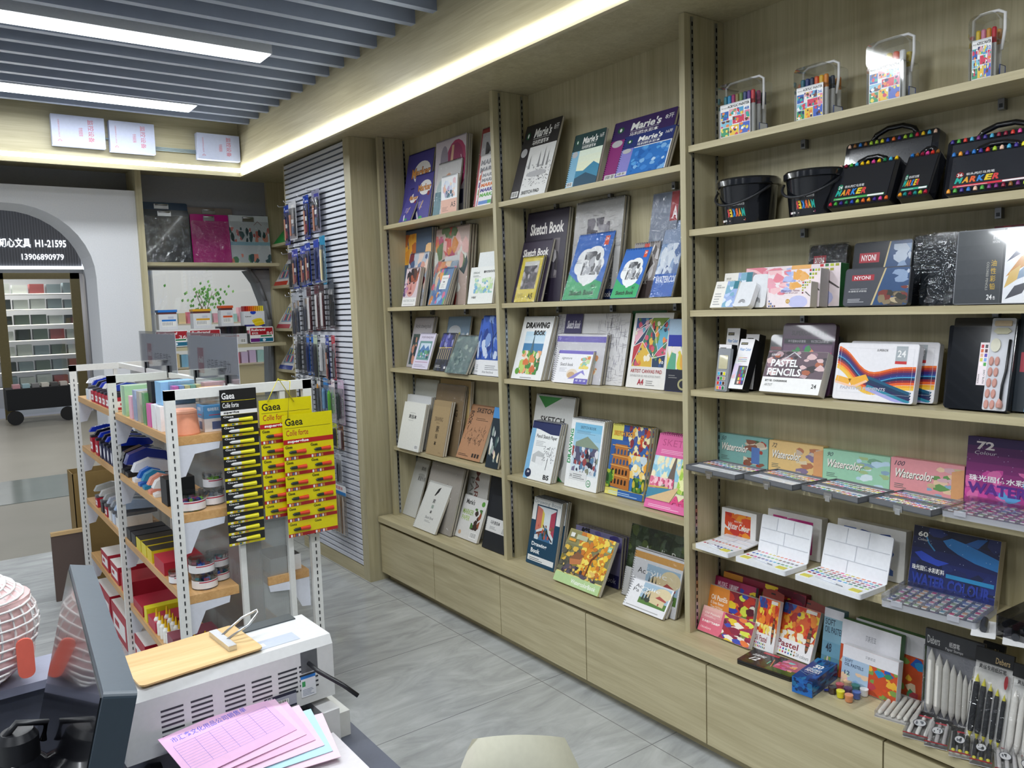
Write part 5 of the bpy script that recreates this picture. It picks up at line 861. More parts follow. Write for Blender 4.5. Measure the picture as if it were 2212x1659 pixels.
# sixth shelf
def brush(a, cs): a.blobs(26, (.1, .1, .85, .88), cs, .1, .22, 210); return a
a = brush(Art('#ecebe8'), ['#e0702a', '#d84a2a', '#e8922a', '#c83a30']); a.text('MENG SHUO', .38, .60, .62, .66, '#f0d8c8'); a.text('Water Colour', .18, .36, .82, .58, '#f8f0ea', .02, .1); slab('hw1', a, 'small white paint box with an orange brush stroke', 'watercolour_box', 'paint box', edge='#d9d8d6')
slab('hw2', brush(Art('#ecebe8'), ['#d85aa0', '#c83a88']), 'white paint box with a pink stroke behind the open palette', 'watercolour_box', 'paint box', edge='#d9d8d6'); slab('hw3', brush(Art('#ecebe8'), ['#3a5aa8', '#2a4a98', '#5a7ac0']), 'white paint box with a blue stroke behind the largest open palette', 'watercolour_box', 'paint box', edge='#d9d8d6')
PALS = [((-.02, 1.850), (-.03, 1.700), .085, 9, 2, 'small white open palette with its lid folded flat', 84), ((-.035, 1.665), (-.045, 1.467), .115, 12, 3, 'medium white open palette with raised mixing lid', 12), ((-.045, 1.432), (-.058, 1.208), .13, 12, 5, 'large white open palette with raised mixing lid', 15)]
for fl, fr, D_, nx, ny, lb, tilt in PALS:
    M, w_ = oriented(None, fl, fr, None, .7245); r_ = empty('white_palette', M, lb, 'palette')
    f = MB(); f.prism(rrect(w_, D_, .006), 0, .016, '#eceef2'); f.build('palette_base', PLAST, r_)
    for i in range(nx):
        for j in range(ny): pan(r_, (['#e8588a', '#d8c83a', '#c9b83a', '#e0a04a', '#e07a4a', '#d85a4a', '#c83a4a', '#b82a3a', '#e08a6a', '#e8b08a', '#a83a4a', '#d86a4a'] if j == ny-1 else SP[6:24])[(i+j*5) % (12 if j == ny-1 else 18)], .014+(w_-.028)*i/(nx-1), D_*.42+(D_*.5)*j/max(1, ny-1), .0155, (w_-.03)/nx*.78, .011, sz=.001)
    for xx in ((.012,) if ny > 2 else ())+(w_-.045,): f = MB(); f.box(xx, xx+.032, .010, .010+.022, .016, .0175, '#d8cf5a'); f.build('sponge', PAPER, r_)
    f = MB(); f.tube([(w_*.25, .03, .019), (w_*.6, .018, .019)], .003, '#dfe3ea', 8); f.tube([(w_*.6, .018, .019), (w_*.7, .0145, .019)], .0015, '#8a8d92', 6); f.build('water_brush', SHINY, r_)
    Ml = T3(0, D_, .014) @ RX(90-tilt) ; hl = D_*1.1 if tilt < 60 else D_
    f = MB(); f.prism(rrect(w_, hl, .006), -.004, 0, '#e9ebf0', M=Ml); f.build('mixing_lid', PLAST, r_)
    f = MB()
    for yy in (.30, .64): f.box(.006, w_-.006, hl*yy-.001, hl*yy+.001, 0, .0015, '#c9ccd4', M=Ml)
    for xx, y0, y1 in ((.33, .64, .97), (.66, .64, .97), (.5, .30, .64), (.4, .03, .3)): f.box(w_*xx-.001, w_*xx+.001, hl*y0, hl*y1, 0, .0015, '#c9ccd4', M=Ml)
    f.build('lid_dividers', PLAST, r_)
a = Art('#141c4a'); a.grad(0, 0, 1, 1, '#182a7a', '#0c1030', 6); a.blobs(16, (0, 0, 1, 1), ['#1a2a6a', '#16225a', '#101a44'], .1, .2, 220); a.poly([(.36, .84), (.46, .90), (.62, .86), (.95, .74), (1, .72), (1, .55), (.75, .60), (.55, .68), (.42, .76)], '#2a7ac0'); a.poly([(.62, .86), (.75, .96), (.86, .98), (.76, .82)], '#1f5aa0'); a.poly([(.04, .58), (.12, .62), (.3, .54), (.46, .52), (.34, .44), (.14, .48)], '#2a4ac0'); a.line([(.16, .86), (.2, .76), (.28, .66)], .02, '#3a8ac0'); rd = random.Random(31)
for i in range(40): a.ell(rd.random(), rd.random(), .004, .005, '#c9d8f0', 6)
a.text('60', .06, .84, .18, .92, '#f2f0ea', .03); a.text('Colour', .06, .78, .19, .82, '#e0e0e0', 0, .2); a.text('珠光固体水彩颜料', .03, .32, .42, .40, '#f4f4f4', .02); a.text('WATER COLOUR', .04, .10, .95, .28, '#243a98', .04); a.rect(.44, .30, .98, .36, '#2a8ac0'); slab('bw60', a, 'dark blue pearl watercolour box with whales', 'watercolour_box', 'paint box', edge='#b8ae98')
M, w_ = oriented(None, (-.055, 1.148), (-.035, .905), None, .7245); clear_case(M, w_, .165, .034, 10, 6, 'frosted pearl paint case in front of the whale box', 8)
M, w_ = oriented(None, (-.03, .86), (-.04, .70), None, .7245); r_ = empty('smoked_pen_case', M, 'smoked clear case of dark pens at the right frame edge', 'pen case')
f = MB(); f.prism(rrect(.16, .16, .006), 0, .055, '#2a2a30'); f.build('smoked_box', SMOKE, r_)
for i in range(6): f = MB(); f.lathe([(.008, 0), (.008, .13)], ['#2a2a30', '#5a2a30', '#2a4a48', '#3a3a40', '#4a3a44', '#26282c'][i], 8, M=T3(.016+.025*i, .015, .03) @ RX(-90)); f.build('dark_pen', PLAST, r_)
# ------------------------------------------------------------ goods on the near worktop
def splash(a, box, s): a.blobs(40, box, ['#a8202a', '#c83a2a', '#e8c82a', '#8a1a3a', '#d8e04a', '#e87a3a', '#5a1a2a', '#f0e8d8', '#7a8a3a', '#3a4ab0'], .05, .13, s); return a
a = splash(Art('#9a2a4a'), (.35, 0, 1, 1), 301); a.poly([(0, 0), (.42, 0), (.46, .2), (.44, 1), (0, 1)], '#e06a80'); a.grad(0, .5, .4, 1, '#e08a94', '#ecb8b0', 4); a.text('Oil Pastels', .06, .72, .36, .80, '#f8e8e0', .01); a.lines(.06, .60, .3, .68, 2, '#f8e0dc'); a.text('艺术级超软油画棒', .04, .38, .40, .48, '#fff4f0', .03); a.text('16colors', .05, .14, .25, .24, '#f8d8d8', .01); slab('op1', a, 'front oil pastel box with a pink panel', 'oil_pastel_box', 'pastel box', edge='#d8d4cc')
a = splash(Art('#8a2030'), (.4, 0, 1, 1), 302); a.poly([(0, 0), (.42, 0), (.48, .5), (.44, 1), (0, 1)], '#e8903a'); a.text('Oil PastEls', .06, .68, .42, .80, '#fdf2e4', .02); a.text('IS Even Better', .06, .58, .36, .65, '#fdf2e4', .01); a.text('Than Oil Paint', .06, .48, .34, .55, '#fdf2e4', .01); a.text('艺术级超软', .05, .32, .40, .42, '#ffffff', .03); slab('op2', a, 'oil pastel box with an orange panel behind the pink one', 'oil_pastel_box', 'pastel box', edge='#d8d4cc')
a = splash(Art('#a82a5a'), (.3, .2, 1, .9), 303); a.rect(0, .75, .6, 1, '#9a2050'); a.text('MUSIKE', .08, .82, .3, .92, '#f0d0dc', .01); a.text('儿童油画棒', .34, .82, .56, .92, '#f0e0e6', .02); a.rect(.95, 0, 1, 1, '#181418'); slab('op3', a, 'crimson oil pastel box behind the orange one', 'oil_pastel_box', 'pastel box', edge='#8a2040')
a = splash(Art('#8a2038'), (.2, .3, 1, 1), 304); a.rect(0, .85, .25, 1, '#d8923a'); slab('op4', a, 'longest crimson oil pastel box, rearmost against the back panel', 'oil_pastel_box', 'pastel box', edge='#7a1c34')
def fire(a, s): a.blobs(70, (0, .32, 1, 1), ['#e0602a', '#f0a02a', '#d8381f', '#f4d840', '#b8281f', '#f08a2a'], .05, .12, s); a.blobs(14, (0, .8, .5, 1), ['#2a4a9a', '#3a6ac0', '#5a3a7a'], .05, .12, s+1); a.blobs(18, (0, .3, 1, .5), ['#f6ecc8', '#f8e070', '#f4f0e0'], .05, .1, s+2); a.rect(0, 0, 1, .32, '#f0eff0'); return a
def pastel_tall(k, lab, txt, num, s):
    a = fire(Art('#e0602a'), s); a.text(txt, .02, .16, .62, .28, '#8a2030', .02); [a.rect(.05+.08*i, .04+.06*j, .09+.08*i, .075+.06*j, SP[(i*3+j*5) % 24]) for i in range(7) for j in range(2)]; (num and a.text(num, .60, .05, .95, .12, '#6a6a6e', 0)); a.rect(.62, .92, .92, .985, '#f0ece4'); a.ell(.84, .42, .055, .26, '#4a3a2e'); [a.rect(.80, .22+.085*i, .88, .28+.085*i, ['#8a5a3a', '#b8402a', '#c98a4a', '#6a3a2a', '#a8703a'][i]) for i in range(5)]
    r_, w_, h_, T = slab(k, a, lab, 'oil_pastel_box', 'pastel box', edge='#ecebea')
    f = MB(); f.prism([(0, h_), (w_, h_), (w_, h_*1.13), (w_*.65, h_*1.17), (w_*.35, h_*1.17), (0, h_*1.13)], -T, -T+.001, '#8a3024'); f.box(w_*.40, w_*.60, h_*1.08, h_*1.11, -T+.001, -T+.0014, '#2a1410'); f.build('hanging_tab', PRINT, r_)
pastel_tall('ol1', 'narrow oil pastel pack with fiery painting and hanging tab', 'Oil Pastel', '', 310); pastel_tall('ol2', 'wide oil pastel pack of twenty-four with fiery painting', 'Pastel', '24 colours', 320)
M, w_ = oriented(None, (-.072, 1.632), (-.052, 1.438), None, .39); r_ = empty('pencil_tin', M, 'flat black tin of twelve coloured pencils with a rose, lying on the worktop', 'pencil tin')
f = MB(); f.prism(rrect(w_, .118, .006), 0, .008, '#141517'); f.build('tin_base', SHINY, r_); a = Art('#1a1a1c'); a.poly([(.5, 0), (.66, 1), (1, 1), (1, 0)], '#a8506a'); a.poly([(.5, 0), (.56, .4), (.8, .3), (1, .35), (1, 0)], '#3a5a24'); a.blobs(20, (.58, .25, .92, .85), ['#e08aa0', '#c84a6a', '#7ac0c0', '#e8b060', '#d06aa0', '#8a3a6a'], .05, .1, 330); a.text('12', .12, .25, .26, .5, '#f4f4f4', .04, .2); a.text('COLORED PENCIL', .08, .56, .32, .70, '#f0f0f0', .03, .2); a.rect(.2, .86, .5, .98, '#b8303a'); a.line([(.48, .7), (.56, .2)], .02, '#c8704a'); a.line([(.46, .3), (.46, .55)], .02, '#6ac0a0')
f = MB(); f.prism(rrect(w_, .118, .006), .009, .015, '#141517'); a.put(f, .003, .003, w_-.006, .112, .0151); f.build('tin_lid', GLOSS, r_)
M, w_ = oriented(None, (-.100, 1.402), (-.092, 1.338), None, .39); r_ = empty('pencil_carton', M, 'deep blue carton of fifty pencils lying end-on to the room', 'pencil box')
def marble(s, bg='#14488a'): a = Art(bg); a.blobs(26, (0, 0, 1, 1), ['#1a5aa8', '#0f3a78', '#1f6a9a', '#123068', '#2a7ab0', '#0c2a5a'], .06, .18, s); return a
f = MB(); f.box(0, w_, 0, .172, 0, .05, '#123f80'); a = marble(331); a.text('50', .3, .55, .72, .72, '#f4f6fa', .04, .2, -0); a.text('COLORED', .15, .44, .85, .52, '#e6eef6', .03, .2); a.text('PENCILS', .15, .36, .85, .43, '#e6eef6', .03, .2); a.lines(.2, .30, .8, .34, 2, '#a8c0e0'); a.line([(0, .3), (.5, .2), (1, .9)], .01, '#7ab0c8'); a.put(f, 0, 0, w_, .172, .0501)
marble(332, '#1a68b8').put(f, 0, 0, w_, .05, 0, M=Matrix(((1, 0, 0, 0), (0, 0, -1, -.0001), (0, 1, 0, 0), (0, 0, 0, 1)))); marble(333).put(f, 0, 0, .172, .05, 0, M=Matrix(((0, 0, 1, w_+.0001), (1, 0, 0, 0), (0, 1, 0, 0), (0, 0, 0, 1)))); f.build('carton', GLOSS, r_)
# bag of little paint pots
r_ = empty('paint_pot_bag', Matrix.Translation((-.03, 1.335, .391)) @ RZ(-98), 'clear bag of small bright paint pots beside the blue carton', 'bag of paints')
PC = ['#4a3a36', '#e8e020', '#e09060', '#c85a60', '#5a2a5a', '#3a5aa8', '#e8c090', '#1f7a6a', '#f2f2f2', '#7a3a8a', '#4a8ab8', '#d86a4a']
for i in range(4):
    for j in range(3): f = MB(); f.lathe([(.011, 0), (.012, .014), (.0125, .016), (.0125, .020), (0.001, .0205)], PC[(i*3+j) % 12], 12); o = f.build('paint_pot', SHINY, r_); o.location = (.018+.03*j, .012+.034*i, .002)
f = MB(); f.tube([(-.002, .0, .006), (.1, .13, .006)], .0035, '#3a4ab0', 8); f.build('paint_brush', PLAST, r_)
f = MB(); n = 8
pts_ = [(-.012+.125*i/n, -.02+.18*j/n, .003+.022*math.sin(math.pi*i/n)**.5*math.sin(math.pi*min(1, j/n+.02))**.5+random.Random(i*9+j).uniform(0, .003)) for j in range(n+1) for i in range(n+1)]
f.raw(pts_, [(j*(n+1)+i, j*(n+1)+i+1, (j+1)*(n+1)+i+1, (j+1)*(n+1)+i) for j in range(n) for i in range(n)], '#ffffff', smooth=True); f.build('clear_bag', FILM, r_)
def oilp(a, s, tf=.30): a.blobs(50, (0, 0, 1, 1), ['#d8502a', '#2a5ab0', '#e8902a', '#3a8a5a', '#d8c0a0', '#b83a4a', '#2a8ac0', '#e8b03a', '#7a9a4a'], .04, .1, s); a.rect(0, 1-tf, 1, 1, '#e2e1e6'); a.text('贝斯尼亚', .42, 1-tf*.62, .60, 1-tf*.38, '#8a8a92', .01); return a
a = oilp(Art('#5a8aa0'), 340, .0); a.grad(0, .25, 1, .95, '#6a9ab0', '#8ab0c0', 3); a.text('SOFT', .08, .74, .6, .84, '#2a3a4a', .01); a.text('OIL PASTEL', .08, .62, 1.0, .72, '#2a3a4a', .01); a.text('48', .2, .32, .5, .46, '#2a3a4a', .02); a.rect(0, .86, 1, 1, '#dcdce2'); slab('so48', a, 'blue-green soft oil pastel box of forty-eight behind the blue carton', 'oil_pastel_box', 'pastel box', edge='#6a8a98')
slab('so3', oilp(Art('#c8502a'), 341, .34), 'rear soft oil pastel box with white top and orange strokes', 'oil_pastel_box', 'pastel box', edge='#4a7a4a'); slab('so2', oilp(Art('#c8502a'), 342, .42), 'tall soft oil pastel box with a deep white top panel', 'oil_pastel_box', 'pastel box', edge='#4a7a4a')
a = oilp(Art('#c8502a'), 343, .30); a.rect(0, 0, .5, .70, '#a8c0d8'); a.blobs(14, (0, 0, .5, .4), ['#e0a8b8', '#8ab0d8', '#c0d8c0', '#e8c8a8'], .05, .1, 344); a.text('SOFT', .05, .60, .2, .67, '#2a3a5a', .01); a.text('OIL PASTELS', .05, .50, .40, .58, '#2a3a5a', .01); a.text('12', .06, .28, .16, .38, '#2a3a5a', .01); slab('so1', a, 'small soft oil pastel box of twelve at the front', 'oil_pastel_box', 'pastel box', edge='#d8d8dc')
# packs of paper stumps
def stump(root, x, y, L, r_, M=Matrix.Identity(4), c='#e9e6de', tip=None, z=.004):
    f = MB(); f.lathe([(.0006, 0), (r_*.8, L*.10), (r_, L*.16), (r_, L*.82), (r_*.8, L*.88), (.0006, L)], c, 10, M=M @ T3(x, y, z) @ RX(-90), cols=[tip or c, c, c, c, tip or c]); f.build('paper_stump', PAPER, root)
x, y, z, w_, h_, a_, T, n = BK['st1']; r_ = empty('paper_stump_pack', lean(x, y, z, a_, T), 'clear pack of white paper stumps in falling sizes with grey header', 'art stumps')
f = MB(); f.box(0, w_, 0, h_, -T, -T+.001, '#8f9098'); f.box(0, w_, h_*.80, h_, -T+.001, .001, '#3f4044'); a = Art(); a.text('Debers', .04, .84, .26, .93, '#c9c9c9', .01); a.text('纸擦笔', .42, .86, .60, .92, '#d8d8d8', .01); a.text('Paper Stumps', .36, .81, .66, .85, '#d8d8d8', .0); a.put(f, 0, 0, w_, h_, .0011); f.build('header_card', PRINT, r_)
rr = [.0105, .010, .0095, .0085, .0075, .0065, .0055, .005, .004]; cx = .008
for i, q in enumerate(rr): stump(r_, cx+q, .012-.0*i, h_*(.74-.035*i), q, z=-.002); cx += 2*q+.0012
f = MB(); f.prism(rrect(w_, h_*.82, .003), -.001, .0075, '#ffffff'); f.build('clear_sleeve', FILM, r_)
for k, lb in (('bp3', 'dark-headed stump pack standing behind the others'), ('bp1', 'pack of black paper stumps with yellow tips and black header'), ('bp2', 'pack of white stumps cut by the right frame edge')):
    x, y, z, w_, h_, a_, T, n = BK[k]; r_ = empty('paper_stump_pack', lean(x, y, z, a_, T), lb, 'art stumps'); blk = k == 'bp1'
    f = MB(); f.box(0, w_, 0, h_, -T, -T+.001, '#e2e1de'); f.box(0, w_, h_*.86, h_, -T+.001, .0005, '#17181a'); a = Art(); a.text('Debers', .55, .88, .92, .94, '#c9b080', .01); a.text('素描专用纸擦笔', .14, .79, .86, .84, '#3a3a3a', .02); (a.ell(.88, .72, .05, .07, '#a8282f') if blk else None); a.put(f, 0, 0, w_, h_, .0008); f.build('header_card', PRINT, r_)
    for i in range(5 if k != 'bp3' else 0): stump(r_, .012+.0175*i, .016, h_*(.66-.03*i), .0078-.0006*i, c='#2b2d31' if blk else '#eeebe4', tip='#d8cf4a' if blk else None, z=-.004)
    f = MB(); f.prism(rrect(w_-.006, h_*.78, .006, 3, .003, .004), -.002, .006, '#ffffff'); f.build('clear_blister', FILM, r_)
# flat packs lying in a fan along the worktop edge
FP = [(-.052, 1.165, 12, '#e9e6de', 0, 'open flat pack of white stumps lying on the worktop', .20, .105), (-.095, 1.06, 16, '#eceae6', 1, 'white flat stump pack with a black header, first of the fanned row', .17, .065), (-.098, 1.0, 20, '#b9b5b5', 1, 'flat pack of grey stumps, second of the fanned row', .165, .055), (-.100, .935, 22, '#2c2d30', 2, 'flat pack of black yellow-tipped stumps, third of the fanned row', .165, .05), (-.098, .885, 20, '#33343a', 2, 'flat pack of black stumps, fourth of the fanned row', .165, .05), (-.095, .825, 24, '#c9c6c6', 1, 'flat pack of pale stumps, fifth of the fanned row', .16, .055), (-.095, .77, 26, '#e9e6e0', 1, 'flat pack of white stumps, sixth of the fanned row', .16, .05), (-.09, .71, 28, '#c8b83a', 2, 'flat pack with yellow tips at the frame corner', .16, .05)]
for i, (x0, y0, ang, c, typ, lb, L, wd) in enumerate(FP):
    r_ = empty('flat_stump_pack', Matrix.Translation((x0, y0, .3905+.0012*i)) @ RZ(-90+ang), lb, 'art stumps')
    f = MB(); f.box(0, wd, 0, L, 0, .0012, '#dedcda'); (f.box(0, wd, L*.84, L, .0012, .003, '#17181a') if typ else f.box(0, wd, L*.84, L, .0012, .003, '#d2d2d8'))
    if typ: a = Art(); a.rect(0, 0, 1, .04, '#a8202a'); a.text('Debers', .3, .87, .8, .95, '#c9c9c9', .01); a.rect(.3, .68, .8, .73, '#c03040'); a.ell(.45, .45, .26, .13, '#3a3f48'); a.ell(.45, .45, .23, .115, '#e6e6e8'); a.blobs(5, (.3, .38, .6, .52), ['#6a7078', '#33383f'], .03, .08, 350+i); a.put(f, 0, 0, wd, L, .0125)
    f.build('backing_card', PRINT, r_)
    nst = 6 if typ == 0 else 3
    for j in range(nst): g = MB(); rq = .0065 if typ == 0 else .0052; g.lathe([(.001, 0), (rq, .012), (rq, L*.68), (.001, L*.76)], c, 8, M=T3((j+.6)*wd/(nst+.2), .01, .0075) @ RX(-90), cols=['#d8cf4a' if typ == 2 else c, c, c]); g.build('paper_stump', PAPER, r_)
    g = MB(); g.prism(rrect(wd, L*.86, .003), .0012, .0165, '#ffffff'); g.build('clear_sleeve', FILM, r_)
# dark pen pouches on the sixth shelf edge
for i in range(3):
    r_ = empty('pen_pouch', Matrix.Translation((-.075, .90-.075*i, .7245+.001*i)) @ RZ(-70), ['white-backed charcoal pouch lying against the smoked case', 'second white-backed charcoal pouch on the sixth shelf', 'third white-backed charcoal pouch at the frame edge'][i], 'pouch'); f = MB(); f.prism(rrect(.055, .12, .004), 0, .0015, '#e9e9ea'); f.build('backing_card', PRINT, r_); f = MB(); f.lathe([(.009, 0), (.009, .07)], '#33353a', 10, M=T3(.027, .03, .011) @ RX(-90)); f.build('charcoal_stick', PLAST, r_)
# ------------------------------------------------------------ blister packs on the hook panel
def hook(root, x, y, z): f = MB(); f.tube([(x+.03, y, z+.012), (x, y, z+.006), (x-.055, y, z), (x-.06, y, z+.012)], .0022, '#d0d3d8', 6); return f
def card(y, ztop, wd, ht, kind, label, x=-.185, hd='#1f3fa0', grp='hanging blister packs'):
    M = Matrix.Translation((x, y, ztop-ht)) @ Matrix(((0, 0, -1, 0), (-1, 0, 0, 0), (0, 1, 0, 0), (0, 0, 0, 1))) ; r_ = empty('blister_pack', M, label, 'blister pack')
    f = MB(); f.prism(rrect(wd, ht, .005, 3), -.001, 0, hd); a = Art(); rd = random.Random(label)
    if kind == 'blue': a.text('Sketch Set', .3, .84, .9, .89, '#e6eaf6', .02); a.blobs(3, (.08, .86, .25, .96), ['#dfe6f4'], .03, .05, 3); a.rect(.0, .0, 1, .02, '#16308a')
    elif kind == 'kraft': a.rect(.35, .40, .72, .90, '#eceaea'); a.text('C', .42, .74, .5, .8, '#333333')
    elif kind == 'purple': a.rect(.3, .35, .9, .9, '#4a4a9a'); a.rect(.32, .58, .88, .76, '#26283a'); a.text('Drawing Set', .36, .78, .8, .83, '#e0e0f0')
    elif kind == 'greypen': a.rect(.1, .70, .3, .80, '#4a4a9a'); a.rect(.62, .68, .92, .80, '#e0a030')
    elif kind == 'red': a.rect(.25, .86, .75, .97, '#3a2020')
    elif kind == 'white': a.lines(.15, .86, .8, .94, 3, '#8a8a8e'); a.rect(.55, .5, .95, .82, '#d8d8dc')
    elif kind == 'knife': a.text('美工刀', .2, .88, .8, .95, '#e8eef8' if hd != '#f0e6ea' else '#a83a5a', .02); a.rect(.56, .2, .82, .62, '#f0f0f0'); a.lines(.58, .22, .8, .6, 9, '#9aa0a8')
    if a.ops: a.put(f, 0, 0, wd, ht, .0001)
    f.build('backing_card', GLOSS, r_)
    def stick(cx, y0, y1, rr, c, tip=None): g = MB(); g.lathe([(rr, 0), (rr, (y1-y0)*ht*.86), (rr*.3, (y1-y0)*ht)], c, 8, M=T3(cx*wd, y0*ht, rr+.001) @ RX(-90), cols=[c, tip or c]); g.build('tool', PLAST, r_)
    if kind in ('blue', 'kraft', 'purple'):
        for i in range(3): stick(.13+.07*i, .12 if kind != 'purple' else .05, .74, .0032, '#c98a70', '#3a3a3e')
        g = MB(); g.box(.45*wd, .68*wd, ht*.42, ht*.52, .001, .008, '#e9e9ec'); g.build('eraser', PLAST, r_); g = MB(); g.box(.45*wd, .7*wd, ht*.16, ht*.34, .001, .009, '#6a7a90' if kind != 'blue' else '#8a3a4a'); g.build('sharpener', PLAST, r_); stick(.82, .08, .8, .004, '#23262c')
        if kind == 'blue': stick(.74, .1, .66, .0025, '#e2d8b8')
    elif kind == 'dark':
        for i in range(3): stick(.25+.25*i, .06, .8, .0036, '#1d1f24', '#c9c9cc')
    elif kind == 'greypen': stick(.3, .05, .62, .006, '#3a3f48'); stick(.68, .05, .62, .006, '#4a5060'); g = MB(); g.box(.35*wd, .6*wd, ht*.62, ht*.8, .001, .008, '#b9bcc2'); g.build('lead_case', PLAST, r_)
    elif kind == 'red': g = MB(); g.box(.15*wd, .62*wd, ht*.08, ht*.78, .001, .006, '#ecebeb'); g.build('white_sleeve', PRINT, r_); stick(.78, .05, .8, .005, '#5a2a30')
    elif kind == 'teal': stick(.45, .1, .82, .009, '#e2d2a8', '#8a9098')
    elif kind == 'bluepen': stick(.5, .08, .78, .007, '#1a2f6a')
    elif kind == 'blades': [stick(.2+.2*i, .08, .8, .003, '#3a3c42') for i in range(4)]
    elif kind == 'white': stick(.35, .05, .7, .0042, '#1f2126'); stick(.6, .08, .66, .004, '#8a8d92')
    elif kind == 'bigwhite': stick(.35, .12, .8, .011, '#f0f2f4')
    elif kind == 'knife': stick(.28, .14, .72, .011, {'#2a86d0': '#8ac0ec', '#f0e6ea': '#6ad038', '#c9b0c8': '#22303a'}.get(hd, '#5a6068'), None)
    elif kind == 'orange': stick(.5, .04, .85, .0075, '#5a6068', '#e8a030')
    g = MB(); g.prism(rrect(wd*.92, ht*.78, .006, 3, wd*.04, ht*.03), .0005, .014 if kind not in ('bigwhite', 'knife') else .024, '#ffffff'); g.build('blister', FILM, r_)
    bpart('panel_hook', hook(None, x+.005, y-wd/2, ztop-.012), METAL, pu)
# columns from the far edge (left in view) to the near edge; y is each card's far side
ROW = {
 1: (2.265, [(5.17, .085, .255, 'blue', '#1f3fa0', 'blue drawing-set card, top row far corner'), (5.06, .125, .245, 'kraft', '#cfd0d4', 'clear drawing set with pencils, top row'), (4.84, .085, .27, 'blue', '#1f3fa0', 'blue pencil-set card, third along the top row'), (4.68, .115, .255, 'purple', '#8a8aa0', 'violet charcoal set, nearest on the top row')]),
 2: (1.99, [(5.14, .062, .24, 'dark', '#2a2c30', 'dark pen card at the far end of the second row'), (5.045, .095, .25, 'blue', '#1f3fa0', 'blue sketch card, second row, second along'), (4.93, .08, .255, 'blue', '#2040a8', 'blue sketch card, second row, third along'), (4.83, .085, .26, 'blue', '#1f3fa0', 'blue sketch card, second row, fourth along'), (4.715, .078, .26, 'bluepen', '#2040a8', 'blue single-tool card, second row near the end'), (4.60, .08, .29, 'teal', '#1f86b0', 'teal card with a big blending stump, second row')]),
 3: (1.715, [(5.12, .06, .27, 'greypen', '#a9adb4', 'grey mechanical pencil card, third row, farthest'), (5.03, .06, .27, 'greypen', '#a9adb4', 'grey mechanical pencil card, third row, second'), (4.93, .066, .275, 'greypen', '#a9adb4', 'grey mechanical pencil card, third row, third'), (4.84, .07, .28, 'red', '#4a2028', 'maroon refill card, third row'), (4.74, .066, .28, 'red', '#5a242c', 'maroon pen card with string, third row'), (4.64, .07, .285, 'red', '#3a2226', 'dark maroon card with white sleeve, third row'), (4.53, .08, .29, 'dark', '#3a3f48', 'slate pen card at the near end of the third row')]),
 4: (1.455, [(5.10, .045, .24, 'white', '#d8d8dc', 'white blade card, fourth row, farthest'), (5.04, .06, .25, 'blades', '#4a4c50', 'grey blade card, fourth row'), (4.965, .06, .25, 'blades', '#3a3c40', 'black striped blade card, fourth row'), (4.885, .045, .255, 'bluepen', '#2a6ac8', 'bright blue knife card, fourth row, first'), (4.83, .045, .255, 'bluepen', '#2a6ac8', 'bright blue knife card, fourth row, second'), (4.775, .062, .285, 'blades', '#b8c8b0', 'green-topped lead card, fourth row'), (4.69, .075, .25, 'bigwhite', '#dcdee2', 'card with a fat white handle, fourth row'), (4.59, .05, .30, 'blue', '#2a3f9a', 'violet blue narrow card, fourth row'), (4.525, .05, .27, 'white', '#b83040', 'red-headed card at the near end of the fourth row')]),
 5: (1.19, [(5.08, .045, .2, 'blades', '#5a5d62', 'dark card at the far end of the fifth row'), (5.02, .04, .21, 'white', '#e2e2e4', 'white clip card, fifth row, second'), (4.96, .055, .22, 'white', '#dededf', 'white card with a black knife, fifth row, third'), (4.88, .055, .23, 'white', '#e2e2e2', 'white card with steel ruler, fifth row, fourth'), (4.81, .045, .23, 'dark', '#2a2c30', 'black knife card, fifth row, fifth'), (4.755, .055, .25, 'orange', '#dcdcdc', 'grey knife with orange tip, fifth row'), (4.68, .085, .22, 'knife', '#2a86d0', 'blue card with a pale blue cutter, fifth row'), (4.575, .085, .245, 'knife', '#f0e6ea', 'pink and white card with a lime green cutter'), (4.47, .085, .27, 'knife', '#c9b0c8', 'lilac card with a dark cutter at the near end')]),
}
for rw, (zt, cs_) in ROW.items():
    for i, (yy, wd, ht, kd, hd, lb) in enumerate(cs_): card(yy, zt+.012*i*(0 if rw > 3 else 1)-(.0 if rw != 1 else 0)+(.03 if rw == 1 else 0), wd, ht, kd, lb, x=-.172-.010*(i % 2), hd=hd)
for i, (yy, zt, wd, ht, kd, hd, lb) in enumerate([(4.72, .93, .05, .16, 'white', '#e2e2e4', 'white card half hidden above the yellow glue cards, sixth row'), (4.64, .93, .05, .16, 'dark', '#8a8a90', 'grey lead card, sixth row'), (4.56, .92, .06, .15, 'blades', '#c8d040', 'yellow and black card, sixth row'), (4.46, .92, .07, .15, 'red', '#7a4a28', 'brown card at the near end of the sixth row'), (4.62, .74, .06, .17, 'blades', '#b0b4ba', 'clear grey card, seventh row'), (4.52, .74, .08, .18, 'white', '#c0c4ca', 'pale card at the near end of the seventh row')]): card(yy, zt, wd, ht, kd, lb, x=-.178-.008*(i % 2), hd=hd)
